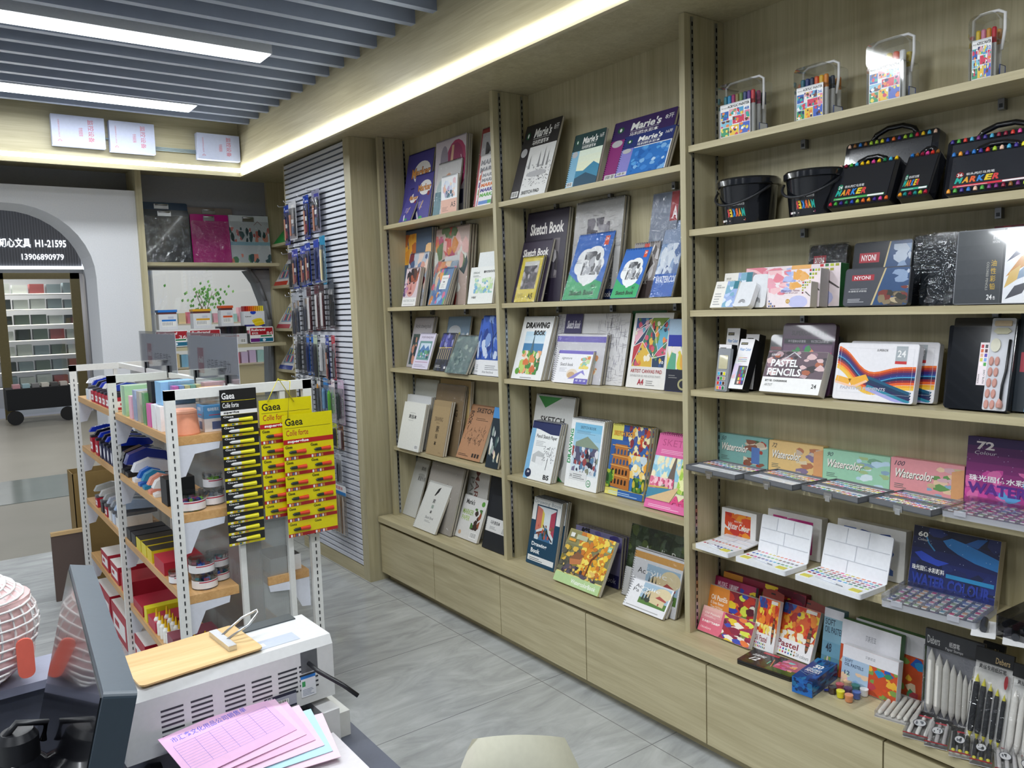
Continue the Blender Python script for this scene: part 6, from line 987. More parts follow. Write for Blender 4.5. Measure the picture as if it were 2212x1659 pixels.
# pack of brushes with a yellow sponge, lowest
M = Matrix.Translation((-.19, 4.60, .24)) @ Matrix(((0, 0, -1, 0), (-1, 0, 0, 0), (0, 1, 0, 0), (0, 0, 0, 1))); r_ = empty('brush_set_pack', M, 'hanging pack of pale brushes with a round yellow sponge and blue header', 'brush set')
f = MB(); f.prism(rrect(.21, .06, .01, 4, 0, .25), -.001, .001, '#e8eaec'); a = Art(); a.rect(0, 0, 1, .35, '#2a86d0'); a.text('画笔套装', .2, .5, .8, .85, '#c03a3a', .01); a.put(f, 0, .25, .21, .06, .0012); f.build('header_card', PRINT, r_)
for i in range(7): f = MB(); f.lathe([(.004, 0), (.0045, .16), (.006, .17), (.006, .2), (.002, .23)], ['#c9a070', '#e0c8a0', '#b8905a', '#d8b890', '#e8d8c0', '#a8805a', '#e6d6c8'][i], 8, M=T3(.02+.027*i, .015, .01) @ RX(-90)); f.build('brush', PLAST, r_)
f = MB(); f.lathe([(.034, 0), (.036, .004), (.034, .012), (.001, .014)], '#e0d830', 20, M=T3(.05, .19, .016)); f.build('sponge', PAPER, r_); f = MB(); f.prism(rrect(.21, .26, .006), -.001, .02, '#ffffff'); f.build('clear_bag', FILM, r_)
# ------------------------------------------------------------ back wall: drawing boards, marker boxes, corner shelf goods
def yplane(x, y, z): return Matrix.Translation((x, y, z)) @ Matrix(((1, 0, 0, 0), (0, 0, -1, 0), (0, 1, 0, 0), (0, 0, 0, 1)))
def board(x, y, wd, ht, c, label, film=True, art=None, th=.006, tilt=5):
    r_ = empty('drawing_board', yplane(x, y, 1.964) @ RX(-tilt), label, 'clipboard'); f = MB(); f.prism(rrect(wd, ht, .012), -th, 0, c); (art and art.put(f, 0, 0, wd, ht, .0001)); f.build('board', GLOSS, r_)
    f = MB(); f.box(wd*.34, wd*.62, ht-.045, ht-.012, 0, .008, '#b9bcc0'); f.tube([(wd*.36, ht-.018, .01), (wd*.6, ht-.018, .01)], .005, '#d8dadd', 8); f.build('spring_clip', METAL, r_)
    if film: f = MB(); f.prism(rrect(wd-.012, ht-.05, .006, 3, .006, .004), .0005, .006, '#ffffff'); f.build('film_wrapper', FILM, r_)
board(-.91, 5.90, .335, .42, '#1d3a54', 'large navy drawing board at the back left of the high shelf', film=False); board(-.895, 5.85, .31, .365, '#111c28', 'dark film-wrapped drawing board in front of the navy one')
board(-.58, 5.92, .32, .40, '#8a7f78', 'taupe drawing board behind the magenta one', film=False); board(-.575, 5.86, .265, .345, '#b01878', 'bright magenta drawing board in clear film')
board(-.31, 5.93, .3, .36, '#2a3038', 'dark drawing board at the back right', film=False)
a = Art('#c4ccd0'); a.blobs(26, (0, .45, 1, .75), ['#c8706a', '#d88a7a', '#2f4a50', '#3a5a60', '#b85a5a'], .03, .07, 360, 1.8); a.rect(0, .38, 1, .45, '#8ab0c0'); a.blobs(12, (0, 0, 1, .2), ['#d88a7a', '#3a5a60', '#5a8a6a'], .04, .08, 361, 1.5); a.line([(.62, .80), (.72, .88), (.82, .80)], .01, '#8a5a5a'); board(-.305, 5.87, .29, .35, '#c4ccd0', 'pale drawing board printed with pink trees', film=True, art=a)
RB = [(-.88, .20, .075, '36', 'left red-fronted washable marker box numbered thirty-six'), (-.66, .20, .075, '48', 'red-fronted washable marker box numbered forty-eight'), (-.245, .165, .075, '84', 'largest red-fronted washable marker box numbered eighty-four')]
def ruib(x, wd, ht, num, lab, z=1.386):
    r_ = empty('marker_set', yplane(x, 5.76, z), lab, 'marker box'); f = MB(); f.box(0, wd, 0, ht, -.12, 0, '#c9cacc'); f.build('box', CLEAR, r_); f = MB(); f.box(.004, wd-.004, .002, ht*.9, -.115, -.004, '#5a5a60'); f.build('marker_bundle', PLAST, r_)
    a = Art('#f0f0f0'); a.rect(0, .5, 1, 1, '#a8202c'); a.text('Ruibrand', .04, .78, .66, .95, '#f4f0f0', .03, .1); a.text('易可洗', .06, .54, .34, .70, '#f0e8e8', .02); a.text(num, .72, .50, .97, .72, '#f4f0f0', .0); a.rect(.45, .36, .95, .46, '#1f7a4a'); a.rect(0, .0, 1, .26, '#1f6a8a'); a.rect(0, 0, .4, .26, '#6a2a7a'); a.ell(.6, .13, .07, .1, '#d8e6f0'); f = MB(); f.prism(rrect(wd+.01, ht*1.5, .01, 4, -.005, .004), 0, .001, '#f2f2f2'); a.put(f, .0, .009, wd, ht*1.5-.012, .0011); f.build('front_card', GLOSS, r_)
for x, wd, ht, num, lab in RB: ruib(x, wd, ht, num, lab)
r_ = empty('marker_set', yplane(-.46, 5.76, 1.386), 'grey washable marker box with a plain white label', 'marker box'); f = MB(); f.box(0, .19, 0, .13, -.1, 0, '#d0d0d4'); f.build('box', SMOKE, r_); a = Art('#cfcfd2'); a.text('Ruibrand 易可洗', .2, .7, .7, .88, '#a8303a', .02); a.barcode(.74, .1, .94, .5, 9); f = MB(); f.box(.0, .19, 0, .075, 0, .001, '#cfcfd2'); a.put(f, 0, 0, .19, .075, .0011); f.build('front_card', PRINT, r_)
for i in range(12): f = MB(); f.box(.008+.0148*i, .019+.0148*i, .075, .125, -.09, -.004, ['#5a2a30', '#7a4a3a', '#6a5a40', '#3a4a5a', '#4a3a5a', '#3a5a4a'][i % 6]); f.build('marker_pen', PLAST, r_)
for x, wd, ht, cap, lb, z0 in ((-.855, .12, .135, '#2a7ad0', 'white marker tub with a blue lid on the marker boxes', 1.508), (-.63, .12, .135, '#e0a82a', 'white marker tub with a yellow lid on the marker boxes', 1.508), (-.44, .085, .145, '#d8582a', 'narrow white marker tub with an orange lid', 1.517), (-.28, .15, .14, '#b83a2a', 'marker tub with a banana picture', 1.508)):
    r_ = empty('marker_tub', yplane(x, 5.77, z0), lb, 'marker box'); f = MB(); f.box(0, wd, 0, ht*.78, -.08, 0, '#e2e4e8'); a = Art(); 
    if 'banana' in lb: a.rect(0, 0, 1, .12, '#3a3a8a'); [a.ell(.62+.04*i, .42-.09*i, .26, .10, '#e8c820' if i % 2 else '#f0d83a', rot=15) for i in range(4)]; a.ell(.45, .92, .14, .13, '#2a4ac0'); a.text('Ruibrand', .06, .62, .34, .70, '#333333', .02)
    else: a.rect(.16, .2, .92, .62, '#f2f2ee'); a.rect(.16, .54, .92, .66, cap); [a.rect(.2+.08*i, .28, .23+.08*i, .5, '#8a8a90') for i in range(7)]; a.rect(.5, .70, .8, .85, '#c8ccd8')
    a.put(f, 0, 0, wd, ht*.78, .0002); f.build('tub_body', GLOSS, r_)
    if 'banana' in lb:
        for i in range(10): g = MB(); g.box(.006+.0142*i, .017+.0142*i, ht*.78, ht*1.05, -.07, -.004, ['#a82020', '#c83020', '#e05020', '#e86a20', '#f08020', '#f09a20', '#f0a82a', '#e8b830', '#e8d040', '#f0e040'][i]); g.build('marker_pen', PLAST, r_)
    else: g = MB(); g.box(.003, wd-.003, ht*.78, ht*.88, -.077, -.003, '#6a3a3a'); g.build('marker_bundle', PLAST, r_); g = MB(); g.box(-.002, wd+.002, ht*.88, ht, -.082, .002, cap); g.build('tub_lid', PLAST, r_)
for z, cs_, lb in ((1.801, '#c8402a', 'crayon fan pack on the corner shelf above'), (1.486, '#b0303a', 'crayon box with window and red foot on the corner shelf'), (1.181, '#3a4a9a', 'crayon box with a violet foot on the lower corner shelf')):
    r_ = empty('crayon_box', Matrix.Translation((.0, 5.90, z)) @ RZ(-90) @ RX(90), lb, 'crayon box'); r_.matrix_world = lean(.0, 5.90, z, 24, 0); f = MB(); f.prism([(0, 0), (.26, 0), (.26, .2), (.10, .2), (.0, .0)][:4]+[(.03, .08)], -.012, 0, '#e2dedc'); a = Art(); a.rect(.0, .0, 1, .16, cs_); a.poly([(.2, .25), (.3, .85), (.95, .85), (.95, .25)], '#8aa0b8'); [a.rect(.3+.08*i, .3, .35+.08*i, .55, SP[(i*5) % 20]) for i in range(7)]; [a.rect(.4+.08*i, .6, .45+.08*i, .8, SP[(i*7+3) % 20]) for i in range(6)]; a.put(f, 0, 0, .26, .2, .0002); f.build('printed_box', GLOSS, r_)
f = MB(); f.raw([(.02, 5.93, 2.106), (.02, 5.62, 2.106), (.19, 5.93, 2.106), (.1, 5.66, 2.30)], [(0, 1, 3), (1, 2, 3), (0, 3, 2), (0, 2, 1)], '#2f9a4a'); tag(f.build('green_paper_cone', PRINT), 'green folded paper corner standing on the top corner shelf', 'paper')
# equipment boxes hung on the end fascia
def ebox(x0, x1, z0, z1, lab, dr=.0):
    r_ = empty('equipment_box', yplane(x0, 5.236, z0), lab, 'metal box'); wd, ht = x1-x0, z1-z0; f = MB(); f.box(0, wd, 0, ht, 0, .05, '#c2c9e0'); f.build('steel_case', PAINT, r_)
    a = Art(); a.text('监控设备', .68, .16, .79, .90, '#c0485a', .0, rot=-90); a.text('专用装配箱', .50, .34, .58, .90-.28, '#c0485a', 0, rot=-90); a.lines(.13, .2, .17, .2, 1, '#c0485a'); a.text('注意请勿非专业人员打开', .12, .26, .15, .84, '#c0485a', -.0, rot=-90); a.line([(.1, .14), (.18, .14), (.14, .2), (.1, .14)], .008, '#c0485a'); f = MB(); a.put(f, 0, 0, wd, ht, .0502); f.build('printed_door', PRINT, r_)
ebox(-1.475, -1.205, 2.575, 2.745, 'left grey steel box with red lettering on the end fascia'); ebox(-1.18, -.935, 2.565, 2.74, 'middle grey steel box with red lettering on the end fascia'); ebox(-.69, -.43, 2.562, 2.72, 'right grey steel box with red lettering by the corner')
f = MB(); f.tube([(-1.21, 5.22, 2.64), (-1.17, 5.22, 2.64)], .004, '#8aa0a8', 6); [f.tube([(-.93, 5.225, 2.60+.008*i), (-.69, 5.225, 2.60+.008*i)], .003, '#9ab0b8', 6) for i in range(3)]; tag(f.build('cable_run', PLAST), 'thin grey cables running between the steel boxes', 'cable')
# ------------------------------------------------------------ double-sided gondola rack
rk = empty('gondola_rack', (-1.25, 4, 0), 'white slotted steel rack with honey oak shelves in the middle of the floor', 'rack')
W_ = '#dcddda'
for y in (2.90, 3.92, 5.02):
    for x in (-1.512, -1.02): f = MB(); f.box(x, x+.034, y-.012, y+.012, 0, 1.345, W_); [f.box(x+.015, x+.019, y-.0135, y-.012, .08+.0267*i, .094+.0267*i, '#202226') for i in range(45)]; bpart('upright', f, PAINT, rk)
    for x in (-1.29, -1.11): f = MB(); f.box(x, x+.02, y-.01, y+.01, 0, 1.31, W_); bpart('inner_post', f, PAINT, rk)
    f = MB(); f.box(-1.512, -.986, y-.012, y+.012, 1.312, 1.346, W_); bpart('top_bar', f, PAINT, rk)
f = MB(); f.box(-1.262, -1.238, 2.9, 5.03, 1.318, 1.343, W_); bpart('top_bar', f, PAINT, rk)
f = MB(); f.box(-1.27, -1.11, 2.915, 2.919, .1, 1.3, '#ffffff'); bpart('ribbed_panel', f, RIBBED, rk)
f = MB(); f.box(-1.205, -1.2, 2.93, 5.0, .1, 1.3, '#ffffff'); bpart('ribbed_panel', f, RIBBED, rk)
for z in (1.18, .905, .61, .30):
    for x0, x1 in ((-1.492, -1.30), (-1.19, -1.03)):
        for y0, y1 in ((2.905, 3.905), (3.93, 4.93)): f = MB(); f.box(x0, x1, y0, y1, z-.03, z); bpart('shelf', f, OAK, rk)
        for y in (2.906, 3.90, 4.92):
            s = 1 if x0 < -1.3 else -1; xa = x0 if s > 0 else x1; f = MB(); M_ = Matrix(((1, 0, 0, 0), (0, 0, 1, y), (0, 1, 0, 0), (0, 0, 0, 1))); f.prism([(xa, z-.031), (xa+s*.16, z-.031), (xa+s*.155, z-.055), (xa+s*.07, z-.065), (xa+s*.035, z-.14), (xa, z-.145)], -.001, .001, '#d3d6e0', M=M_); bpart('shelf_bracket', f, PAINT, rk)
def thingbox(name, x, y, z, dx, dy, dz, c, lab, cat, top=None, mat=None, art=None, hi=None):
    r_ = empty(name, (x, y, z), lab, cat); f = MB(); f.box(0, dx, 0, dy, 0, dz, c); (top and f.box(.002, dx-.002, .002, dy-.002, dz, dz+.0006, top)); (art and art.put(f, 0, 0, dy, dz, .0003, M=Matrix(((0, 0, -1, 0), (-1, 0, 0, dy), (0, 1, 0, 0), (0, 0, 0, 1))))); (art and art.put(f, 0, 0, dx, dz, .0003, M=Matrix(((1, 0, 0, 0), (0, 0, -1, 0), (0, 1, 0, 0), (0, 0, 0, 1))))); f.build('carton', mat or PRINT, r_); return r_
def stapler(x, y, z, L, c, c2, lab, ang=0, s=1.0):
    r_ = empty('stapler', Matrix.Translation((x, y, z)) @ RZ(ang), lab, 'stapler'); M_ = Matrix(((1, 0, 0, 0), (0, 0, 1, 0), (0, 1, 0, 0), (0, 0, 0, 1)))
    f = MB(); f.prism([(0, 0), (L, 0), (L, .012*s), (L*.2, .014*s), (0, .01*s)], 0, .034*s, c2, M=M_); f.build('base', PLAST, r_)
    f = MB(); f.prism([(-.005, .030*s), (L*.95, .020*s), (L, .03*s), (L*.9, .052*s), (L*.45, .064*s), (.01, .052*s)], .002, .032*s, c, M=M_); f.build('arm', SHINY, r_)
RED = Art('#b01f34'); RED.rect(.1, .2, .9, .7, '#f0eeee'); RED.rect(.2, .35, .5, .55, '#b01f34')
NAV = Art('#1a2048'); NAV.ell(.4, .5, .25, .35, '#e8e8ee'); CLR = Art('#d8e0e8')
WORDS = ['nearest the rear frame', 'second from the rear frame', 'third from the rear frame', 'fourth from the rear frame', 'fifth from the rear frame', 'sixth from the rear frame', 'seventh from the rear frame']
for i, y in enumerate((4.62, 4.47, 4.36, 4.26, 4.17, 4.08, 4.0)):
    thingbox('small_carton', -1.485, y, 1.1805, .17, .075, .055, '#b01f34' if i else '#d0d6dc', 'small carton on the top shelf, '+WORDS[i], 'carton', art=RED if i else CLR); stapler(-1.48, y+.02, 1.237, .15, ['#e6eaee', '#2038b0', '#24262c', '#2038b0', '#e8e8ea', '#23252a', '#2038b0'][i], '#3a3c42', 'stapler lying on the top-shelf carton '+WORDS[i], 0)
    thingbox('staple_carton', -1.485, y, .9055, .16, .07, .075, '#b01f34' if i < 2 else '#1a2048', 'stapler carton on the second shelf, '+WORDS[i], 'carton', art=RED if i < 2 else NAV); stapler(-1.487, y+.02, .982, .17, '#1f3ac0' if i % 2 == 0 else '#1d1f26', '#2a2c34', 'blue or black stapler on the second-shelf carton '+WORDS[i])
    if i < 6: thingbox('staple_carton', -1.485, y, .6105, .15, .06, .05, ['#b01f34', '#2a2c34', '#b01f34', '#e2e2e0', '#c9d6ea', '#e2e2e0'][i], 'carton on the third shelf, '+WORDS[i], 'carton', art=RED if i in (0, 2) else None); stapler(-1.488, y+.01, .662, .18, ['#b4b7b4', '#c9c9c6', '#a8aaa8', '#b0b8c8', '#9aa0a6', '#a8c0e0'][i], '#6a6c70', 'grey stapler on the third-shelf carton '+WORDS[i], 0, 1.15)
# pastel goods at the front of the top shelf
for y, dx, dy, dz, c, lb in ((3.70, .15, .085, .13, '#a8d8a8', 'tall clear box with a mint green electric sharpener'), (3.58, .10, .05, .095, '#e8b8c8', 'rounded pink sharpener in clear plastic'), (3.50, .16, .045, .125, '#a8b8d8', 'tall powder blue case'), (3.42, .16, .05, .125, '#c4beb4', 'tall beige case'), (3.33, .16, .045, .125, '#6aa86a', 'tall leaf green case'), (3.25, .14, .06, .088, '#d86aa8', 'bright pink sharpener carton'), (3.17, .14, .06, .092, '#eceaec', 'white sharpener carton beside the pink one'), (3.09, .14, .06, .092, '#f0eeee', 'white sharpener carton closest to the slotted post'), (3.27, .12, .07, .08, '#17191d', 'black box standing on the sharpener cartons'), (3.12, .12, .09, .085, '#86b8e0', 'pale blue box standing on the white cartons')):
    thingbox('sharpener_box', -1.485 if 'stand' not in lb else -1.47, y, 1.1805 if 'stand' not in lb else 1.274, dx, dy, dz, c, lb+' on the rack', 'sharpener', mat=SHINY if dz > .1 else PRINT)
r_ = empty('electric_sharpener', (-1.435, 2.97, 1.1805), 'peach coloured drum-shaped pencil sharpener at the shelf corner', 'sharpener'); f = MB(); f.lathe([(.052, 0), (.053, .004), (.046, .075)], '#eda080', 32); f.build('body', PLAST, r_); f = MB(); f.lathe([(.047, .076), (.046, .084), (.038, .09), (.001, .091)], '#f0ac8e', 32); f.build('cap', PLAST, r_)
a = Art('#e8e4e4'); a.rect(0, .5, 1, 1, '#5a9cd0'); a.rect(.3, .08, .7, .38, '#5a6a9a'); a.text('电动削笔机', .15, .78, .6, .92, '#e8f0f8', .02); a.lines(.2, .62, .7, .7, 1, '#d84050')
thingbox('sharpener_carton', -1.37, 2.95, 1.1805, .09, .09, .095, '#5a9cd0', 'blue and white sharpener carton behind the peach drum', 'carton', art=a)
r_ = empty('lidded_jar', (-1.325, 3.0, 1.277), 'small clear jar with a wooden lid standing on the blue carton', 'jar'); f = MB(); f.prism(rrect(.08, .06, .012, 4, -.04, -.03), 0, .035, '#ffffff'); f.build('jar', CLEAR, r_); f = MB(); f.prism(rrect(.082, .062, .014, 4, -.041, -.031), .035, .062, '#c8a070'); f.build('lid', PLAST, r_)
r_ = empty('sharpener_multipack', (-1.44, 3.06, 1.30), 'clear pack of pastel sharpeners with a pink body at the very top', 'sharpener'); [(lambda g: g.build('sharpener', PLAST, r_))((lambda g, i: (g.box(.0+.02*i, .018+.02*i, 0, .05, 0, .045, ['#e070c8', '#8ab0e8', '#d8d8a0', '#80c8b8', '#d8d8a0'][i]), g)[1])(MB(), i)) for i in range(5)]; f = MB(); f.box(.11, .19, 0, .05, 0, .05, '#ecc4cc'); f.build('sharpener', PLAST, r_); f = MB(); f.prism(rrect(.215, .06, .006, 3, -.005, -.005), -.02, .06, '#ffffff'); f.build('clear_pack', CLEAR, r_)
# tape dispensers, pen holder, jars on the lower shelves
for i, (y, c, lb) in enumerate(((3.62, '#eceef4', 'white arched tape dispenser'), (3.52, '#2a6ac8', 'blue tape dispenser'), (3.44, '#1f8ab8', 'cyan tape dispenser'), (3.34, '#e89a84', 'salmon tape dispenser'), (3.26, '#ecebea', 'white square tape dispenser'))): stapler(-1.487, y, .9055, .15 if i == 0 else .09, c, c, lb+' on the second shelf', 0, 1.5 if i == 0 else 1.2)
for i, y in enumerate((3.84, 3.76)): stapler(-1.485, y, .9055, .18, ['#12151c', '#1a2c86'][i], '#1a1c22', ['big black heavy-duty stapler behind the white dispenser', 'big dark blue heavy-duty stapler beside it'][i], 0, 1.9)
thingbox('pen_holder', -1.487, 3.07, .9055, .10, .09, .10, '#17181b', 'square black pen holder by the front post', 'pen holder')
def jar(x, y, z, r0, h, cols, lab, txt=''):
    r_ = empty('clip_jar', (x, y, z), lab, 'jar'); f = MB(); f.lathe([(r0, 0), (r0, h*.88)], '#ffffff', 28); f.build('jar', CLEAR, r_); f = MB(); f.lathe([(r0*1.03, h*.86), (r0*1.03, h), (.001, h)], '#ffffff', 28); f.build('clear_lid', CLEAR, r_)
    f = MB(); th = [R(150+180*i/18) for i in range(19)]; f.raw([(r0*1.01*math.cos(t), r0*1.01*math.sin(t), zz) for zz in (h*.08, h*.6) for t in th], [(i, i+1, 20+i, 19+i) for i in range(18)], '#ecebee'); f.raw([(r0*1.015*math.cos(t), r0*1.015*math.sin(t), zz) for zz in (h*.48, h*.55) for t in th[8:]], [(i, i+1, 12+i, 11+i) for i in range(10)], '#b8304a'); f.build('paper_label', PRINT, r_); rd = random.Random(lab)
    for i in range(22): g = MB(); q, t = rd.uniform(0, r0*.72), rd.uniform(0, 6.28); g.box(-.008, .008, -.005, .005, -.005, .005, rd.choice(cols), M=T3(q*math.cos(t), q*math.sin(t), rd.uniform(.008, h*.75)) @ RZ(rd.uniform(0, 180)) @ RX(rd.uniform(0, 90))); g.build('clip', PLAST, r_)
CB = ['#2a5ac8', '#1f8a90', '#b05a70', '#4a80d8']; CS = ['#7ac83a', '#d83a98', '#3a4ab0', '#4aa8a0']
for q in ((-1.43, 2.975, .9055, .052, .062, CS, 'jar of bright pencil sharpeners at the front of the second shelf'), (-1.345, 3.01, .9055, .045, .058, ['#d8dce8', '#b8c8e0'], 'jar of pale sharpeners beside the bright one'), (-1.335, 3.02, .965, .035, .055, ['#c83048', '#3a5ab0', '#7ab83a'], 'smaller jar stacked on the pale sharpeners'), (-1.40, 2.975, .6105, .045, .055, CB, 'lower jar of blue and pink binder clips'), (-1.405, 2.985, .667, .045, .055, CB, 'upper jar of blue binder clips in the stack'), (-1.335, 3.03, .6105, .04, .05, CB, 'jar of large binder clips behind the front stack'), (-1.335, 3.03, .662, .04, .055, ['#e08aa0', '#80b8c8'], 'jar of long clips stacked at the back'), (-1.46, 3.10, .6105, .035, .045, ['#d8a0a0', '#a8c8b8'], 'small jar of clips behind the slotted post')): jar(*q)
for i, (y, c, lb) in enumerate(((3.80, '#1c1d22', 'black box with a stapler picture'), (3.70, '#22242a', 'low black box'), (3.60, '#d0c030', 'yellow and black pencil lead carton'), (3.50, '#d8c830', 'second yellow lead carton'), (3.40, '#d8c020', 'open yellow and black carton nearer the front'), (3.20, '#b01f34', 'red carton heaped with foil packs'))): thingbox('stationery_carton', -1.488, y, .6105, .15, .085 if i < 5 else .16, .05, c, lb+' on the third shelf', 'carton', top='#2a2418' if 'yellow' in lb else None)
for i, (y, dy, dz, c, lb) in enumerate(((4.45, .2, .09, '#e8e6e4', 'white and red stapler carton at the rear of the bottom shelf'), (4.20, .2, .09, '#eceae8', 'second white and red stapler carton on the bottom shelf'), (3.94, .2, .085, '#b01f34', 'red shrink-wrapped staple cartons'), (3.68, .2, .04, '#a82038', 'flat tray of red staple boxes'), (3.45, .14, .045, '#b8304a', 'red and white staple pack near the glue'), (3.60, .06, .06, '#e0d820', 'yellow glue carton'), (3.16, .10, .07, '#8a4a5a', 'mauve eraser carton'))): thingbox('staple_carton', -1.485, y, .3005 if 'flat' not in lb else .3005, .17, dy-.01, dz, c, lb+' on the bottom shelf' if len(lb.split()) < 5 else lb, 'carton', art=RED if i < 2 else None)
k = 0
for i in range(5):
    for j in range(4): 
        y = 3.48-.05*i if j < 2 else 3.10-.045*i; x = -1.47+.04*(j % 2)+(.05 if j > 1 else 0)
        r_ = empty('glue_bottle', (x, y, .3005 if y < 3.44 or j > 1 else .3005), 'white glue bottle with a yellow tip on the bottom shelf', 'glue bottle', 'glue bottles with yellow tips'); f = MB(); f.lathe([(.013, 0), (.013, .05), (.006, .062)], '#f0f0ea', 12); f.build('bottle', PLAST, r_); f = MB(); f.lathe([(.0065, .062), (.005, .075), (.0025, .095)], '#e8b810', 10); f.build('yellow_cap', PLAST, r_)
for i, y in enumerate((4.5, 4.1, 3.7, 3.3)): thingbox('large_carton', -1.485, y, 0, .18, .36, .16, '#a81c34', 'large red carton on the floor under the rack, '+WORDS[i], 'carton', top='#e8e6e4', art=RED)
thingbox('device_carton', -1.17, 2.93, .6105, .12, .16, .06, '#e9e8e8', 'white carton with a black device picture on the right-hand rack shelf', 'carton', top='#3a3a3e')
# acrylic signs clipped to the centre bar
for y0, y1, lb in ((3.545, 2.90, 'nearer upright white sign with red logo block and black characters'), (4.45, 3.76, 'farther upright white sign with the same lettering')):
    wd = y0-y1; r_ = empty('shelf_sign', lean(-1.252, y0, 1.345, 0), lb, 'sign'); a = Art('#d9dbe6'); a.rect(.2, .12, .33, .72, '#b0203a'); a.text('deli', .215, .36, .32, .52, '#f4f0f2', .03); a.text('好品质·选得力', .40, .22, .86, .48, '#26262c', .01); f = MB(); f.box(0, wd, 0, .172, -.003, 0, '#d9dbe6'); a.put(f, 0, 0, wd, .172, .0002); f.build('printed_sheet', GLOSS, r_); f = MB(); f.box(-.01, wd+.01, -.01, .185, .0015, .0035, '#ffffff'); f.build('acrylic_sleeve', CLEAR, r_)
    for t in (.15, .8): f = MB(); f.box(wd*t, wd*t+.02, -.025, .03, .004, .012, '#26282c'); f.build('binder_clip', METAL, r_)
# hanging glue cards on the front frame
def glue(x0, x1, y, zt, zb, n, cols, yel, lab):
    wd, ht = x1-x0, zt-zb; r_ = empty('glue_card_strip', yplane(x0, y, zb), lab, 'glue card'); bg = '#d8cc10' if yel else '#1b1c1f'; a = Art(bg); hd = .24 if yel else .16; a.text('Gaea', .05, 1-hd*.38, .40, 1-hd*.12, '#1a1a1a' if yel else '#eeeeee', .02); a.text('Colle forte', .06, 1-hd*.72, .50, 1-hd*.52, '#a8202a' if yel else '#eeeeee', .01, .1); a.rect(0, 1-hd, 1, 1-hd*.84, '#b01f24' if yel else '#e8e8e8'); a.text('superglue', .08, 1-hd*.98, .5, 1-hd*.86, '#f4f4f4' if yel else '#1a1a1a', .04, .1); a.line([(.04, 1-hd*.46), (.96, 1-hd*.46)], .003, '#1a1a1a' if yel else '#c8b820')
    for i in range(n):
        y0 = (1-hd)*i/n; y1 = (1-hd)*(i+1)/n; a.rect(0, y0, 1, y0+(y1-y0)*.22, '#a81f28' if yel else '#d8cc10'); a.line([(0, y1), (1, y1)], .002, '#8a8210')
        for j in range(cols): a.text('Gaea', (j+.06)/cols, y1-(y1-y0)*.26, (j+.34)/cols, y1-(y1-y0)*.08, '#1a1a1a' if yel else '#d8d8d8', .02); [a.rect((j+.08+.1*q)/cols, y0+.002, (j+.15+.1*q)/cols, y0+(y1-y0)*.18, ['#e8e8e8', '#c88a4a', '#4a6a8a'][q % 3]) for q in range(5)]
    f = MB(); f.box(0, wd, 0, ht, -.001, 0, bg); a.put(f, 0, 0, wd, ht, .0001); f.build('backing_card', GLOSS, r_)
    for i in range(n):
        for j in range(cols):
            if yel and cols == 2 and i == 0 and j == 1: continue
            cy = ht*(1-hd)*(i+.5)/n; cx = wd*(j+.18)/cols; L = wd/cols*.66; g = MB(); g.lathe([(.002, 0), (.0055, L*.1), (.006, L*.42)], '#1d2622' if yel else '#c9c9c9', 8, M=T3(cx, cy, .006) @ RY(90)); g.lathe([(.006, L*.42), (.0065, L*.6), (.008, L)], '#c83a20' if yel else '#d8d020', 8, M=T3(cx, cy, .006) @ RY(90)); g.build('glue_tube', PLAST, r_)
glue(-1.335, -1.205, 2.868, 1.335, .77, 12, 1, False, 'long strip of black superglue blister cards'); glue(-1.20, -1.00, 2.862, 1.285, .845, 6, 2, True, 'rear yellow superglue sheet tied to the top bar'); glue(-1.125, -.93, 2.84, 1.225, .765, 6, 2, True, 'front yellow superglue sheet with red tubes')
f = MB(); f.tube([(-1.17, 2.855, 1.28), (-1.12, 2.868, 1.36), (-1.07, 2.855, 1.27)], .002, '#d8cc30', 6); f.tube([(-1.12, 2.868, 1.355), (-1.09, 2.83, 1.35), (-1.105, 2.835, 1.215)], .002, '#d8cc30', 6); tag(f.build('yellow_string', PLAST), 'yellow string tying the glue sheets to the rack', 'string')
# ------------------------------------------------------------ the till counter
dk = empty('till_counter', (-1.8, 1.5, 0), 'low counter with a grey raised rim under the printer and screen', 'counter'); f = MB(); f.box(-2.6, -1.40, .5, 2.0, .0, .60, '#565a66'); bpart('counter_body', f, PAINT, dk); f = MB(); f.box(-2.6, -1.93, 1.62, 1.70, .60, .95, '#4a4d58'); f.box(-2.6, -1.93, 1.60, 1.72, .95, .965, '#8d90a4'); bpart('raised_rim', f, PAINT, dk)
pr = empty('dot_matrix_printer', Matrix.Translation((-1.905, 1.70, .601)) @ RZ(2), 'white dot-matrix printer with vents, seen from behind', 'printer'); CP = '#cfd0d0'
M_ = Matrix(((0, 0, 1, 0), (1, 0, 0, 0), (0, 1, 0, 0), (0, 0, 0, 1))); f = MB(); f.prism([(0, .10), (0, .225), (.012, .245), (.17, .245), (.21, .2), (.21, 0), (.06, 0), (.06, .1)], 0, .455, CP, M=M_)
for gx in (.07, .13, .20, .26, .32, .37):
    for i in range(6): f.box(gx, gx+.045, -.0006, 0, .135+.011*i, .139+.011*i, '#2a2c34')
f.build('body', PLAST, pr); a = Art('#b4bccc'); [a.rect(.05+.2*i, .3, .18+.2*i, .65, '#e8eaee') for i in range(3)]; f = MB(); a.put(f, .21, .03, .18, .05, .2455); f.box(.15, .43, .15, .19, .2452, .248, '#3f464c'); f.build('control_panel', PLAST, pr)
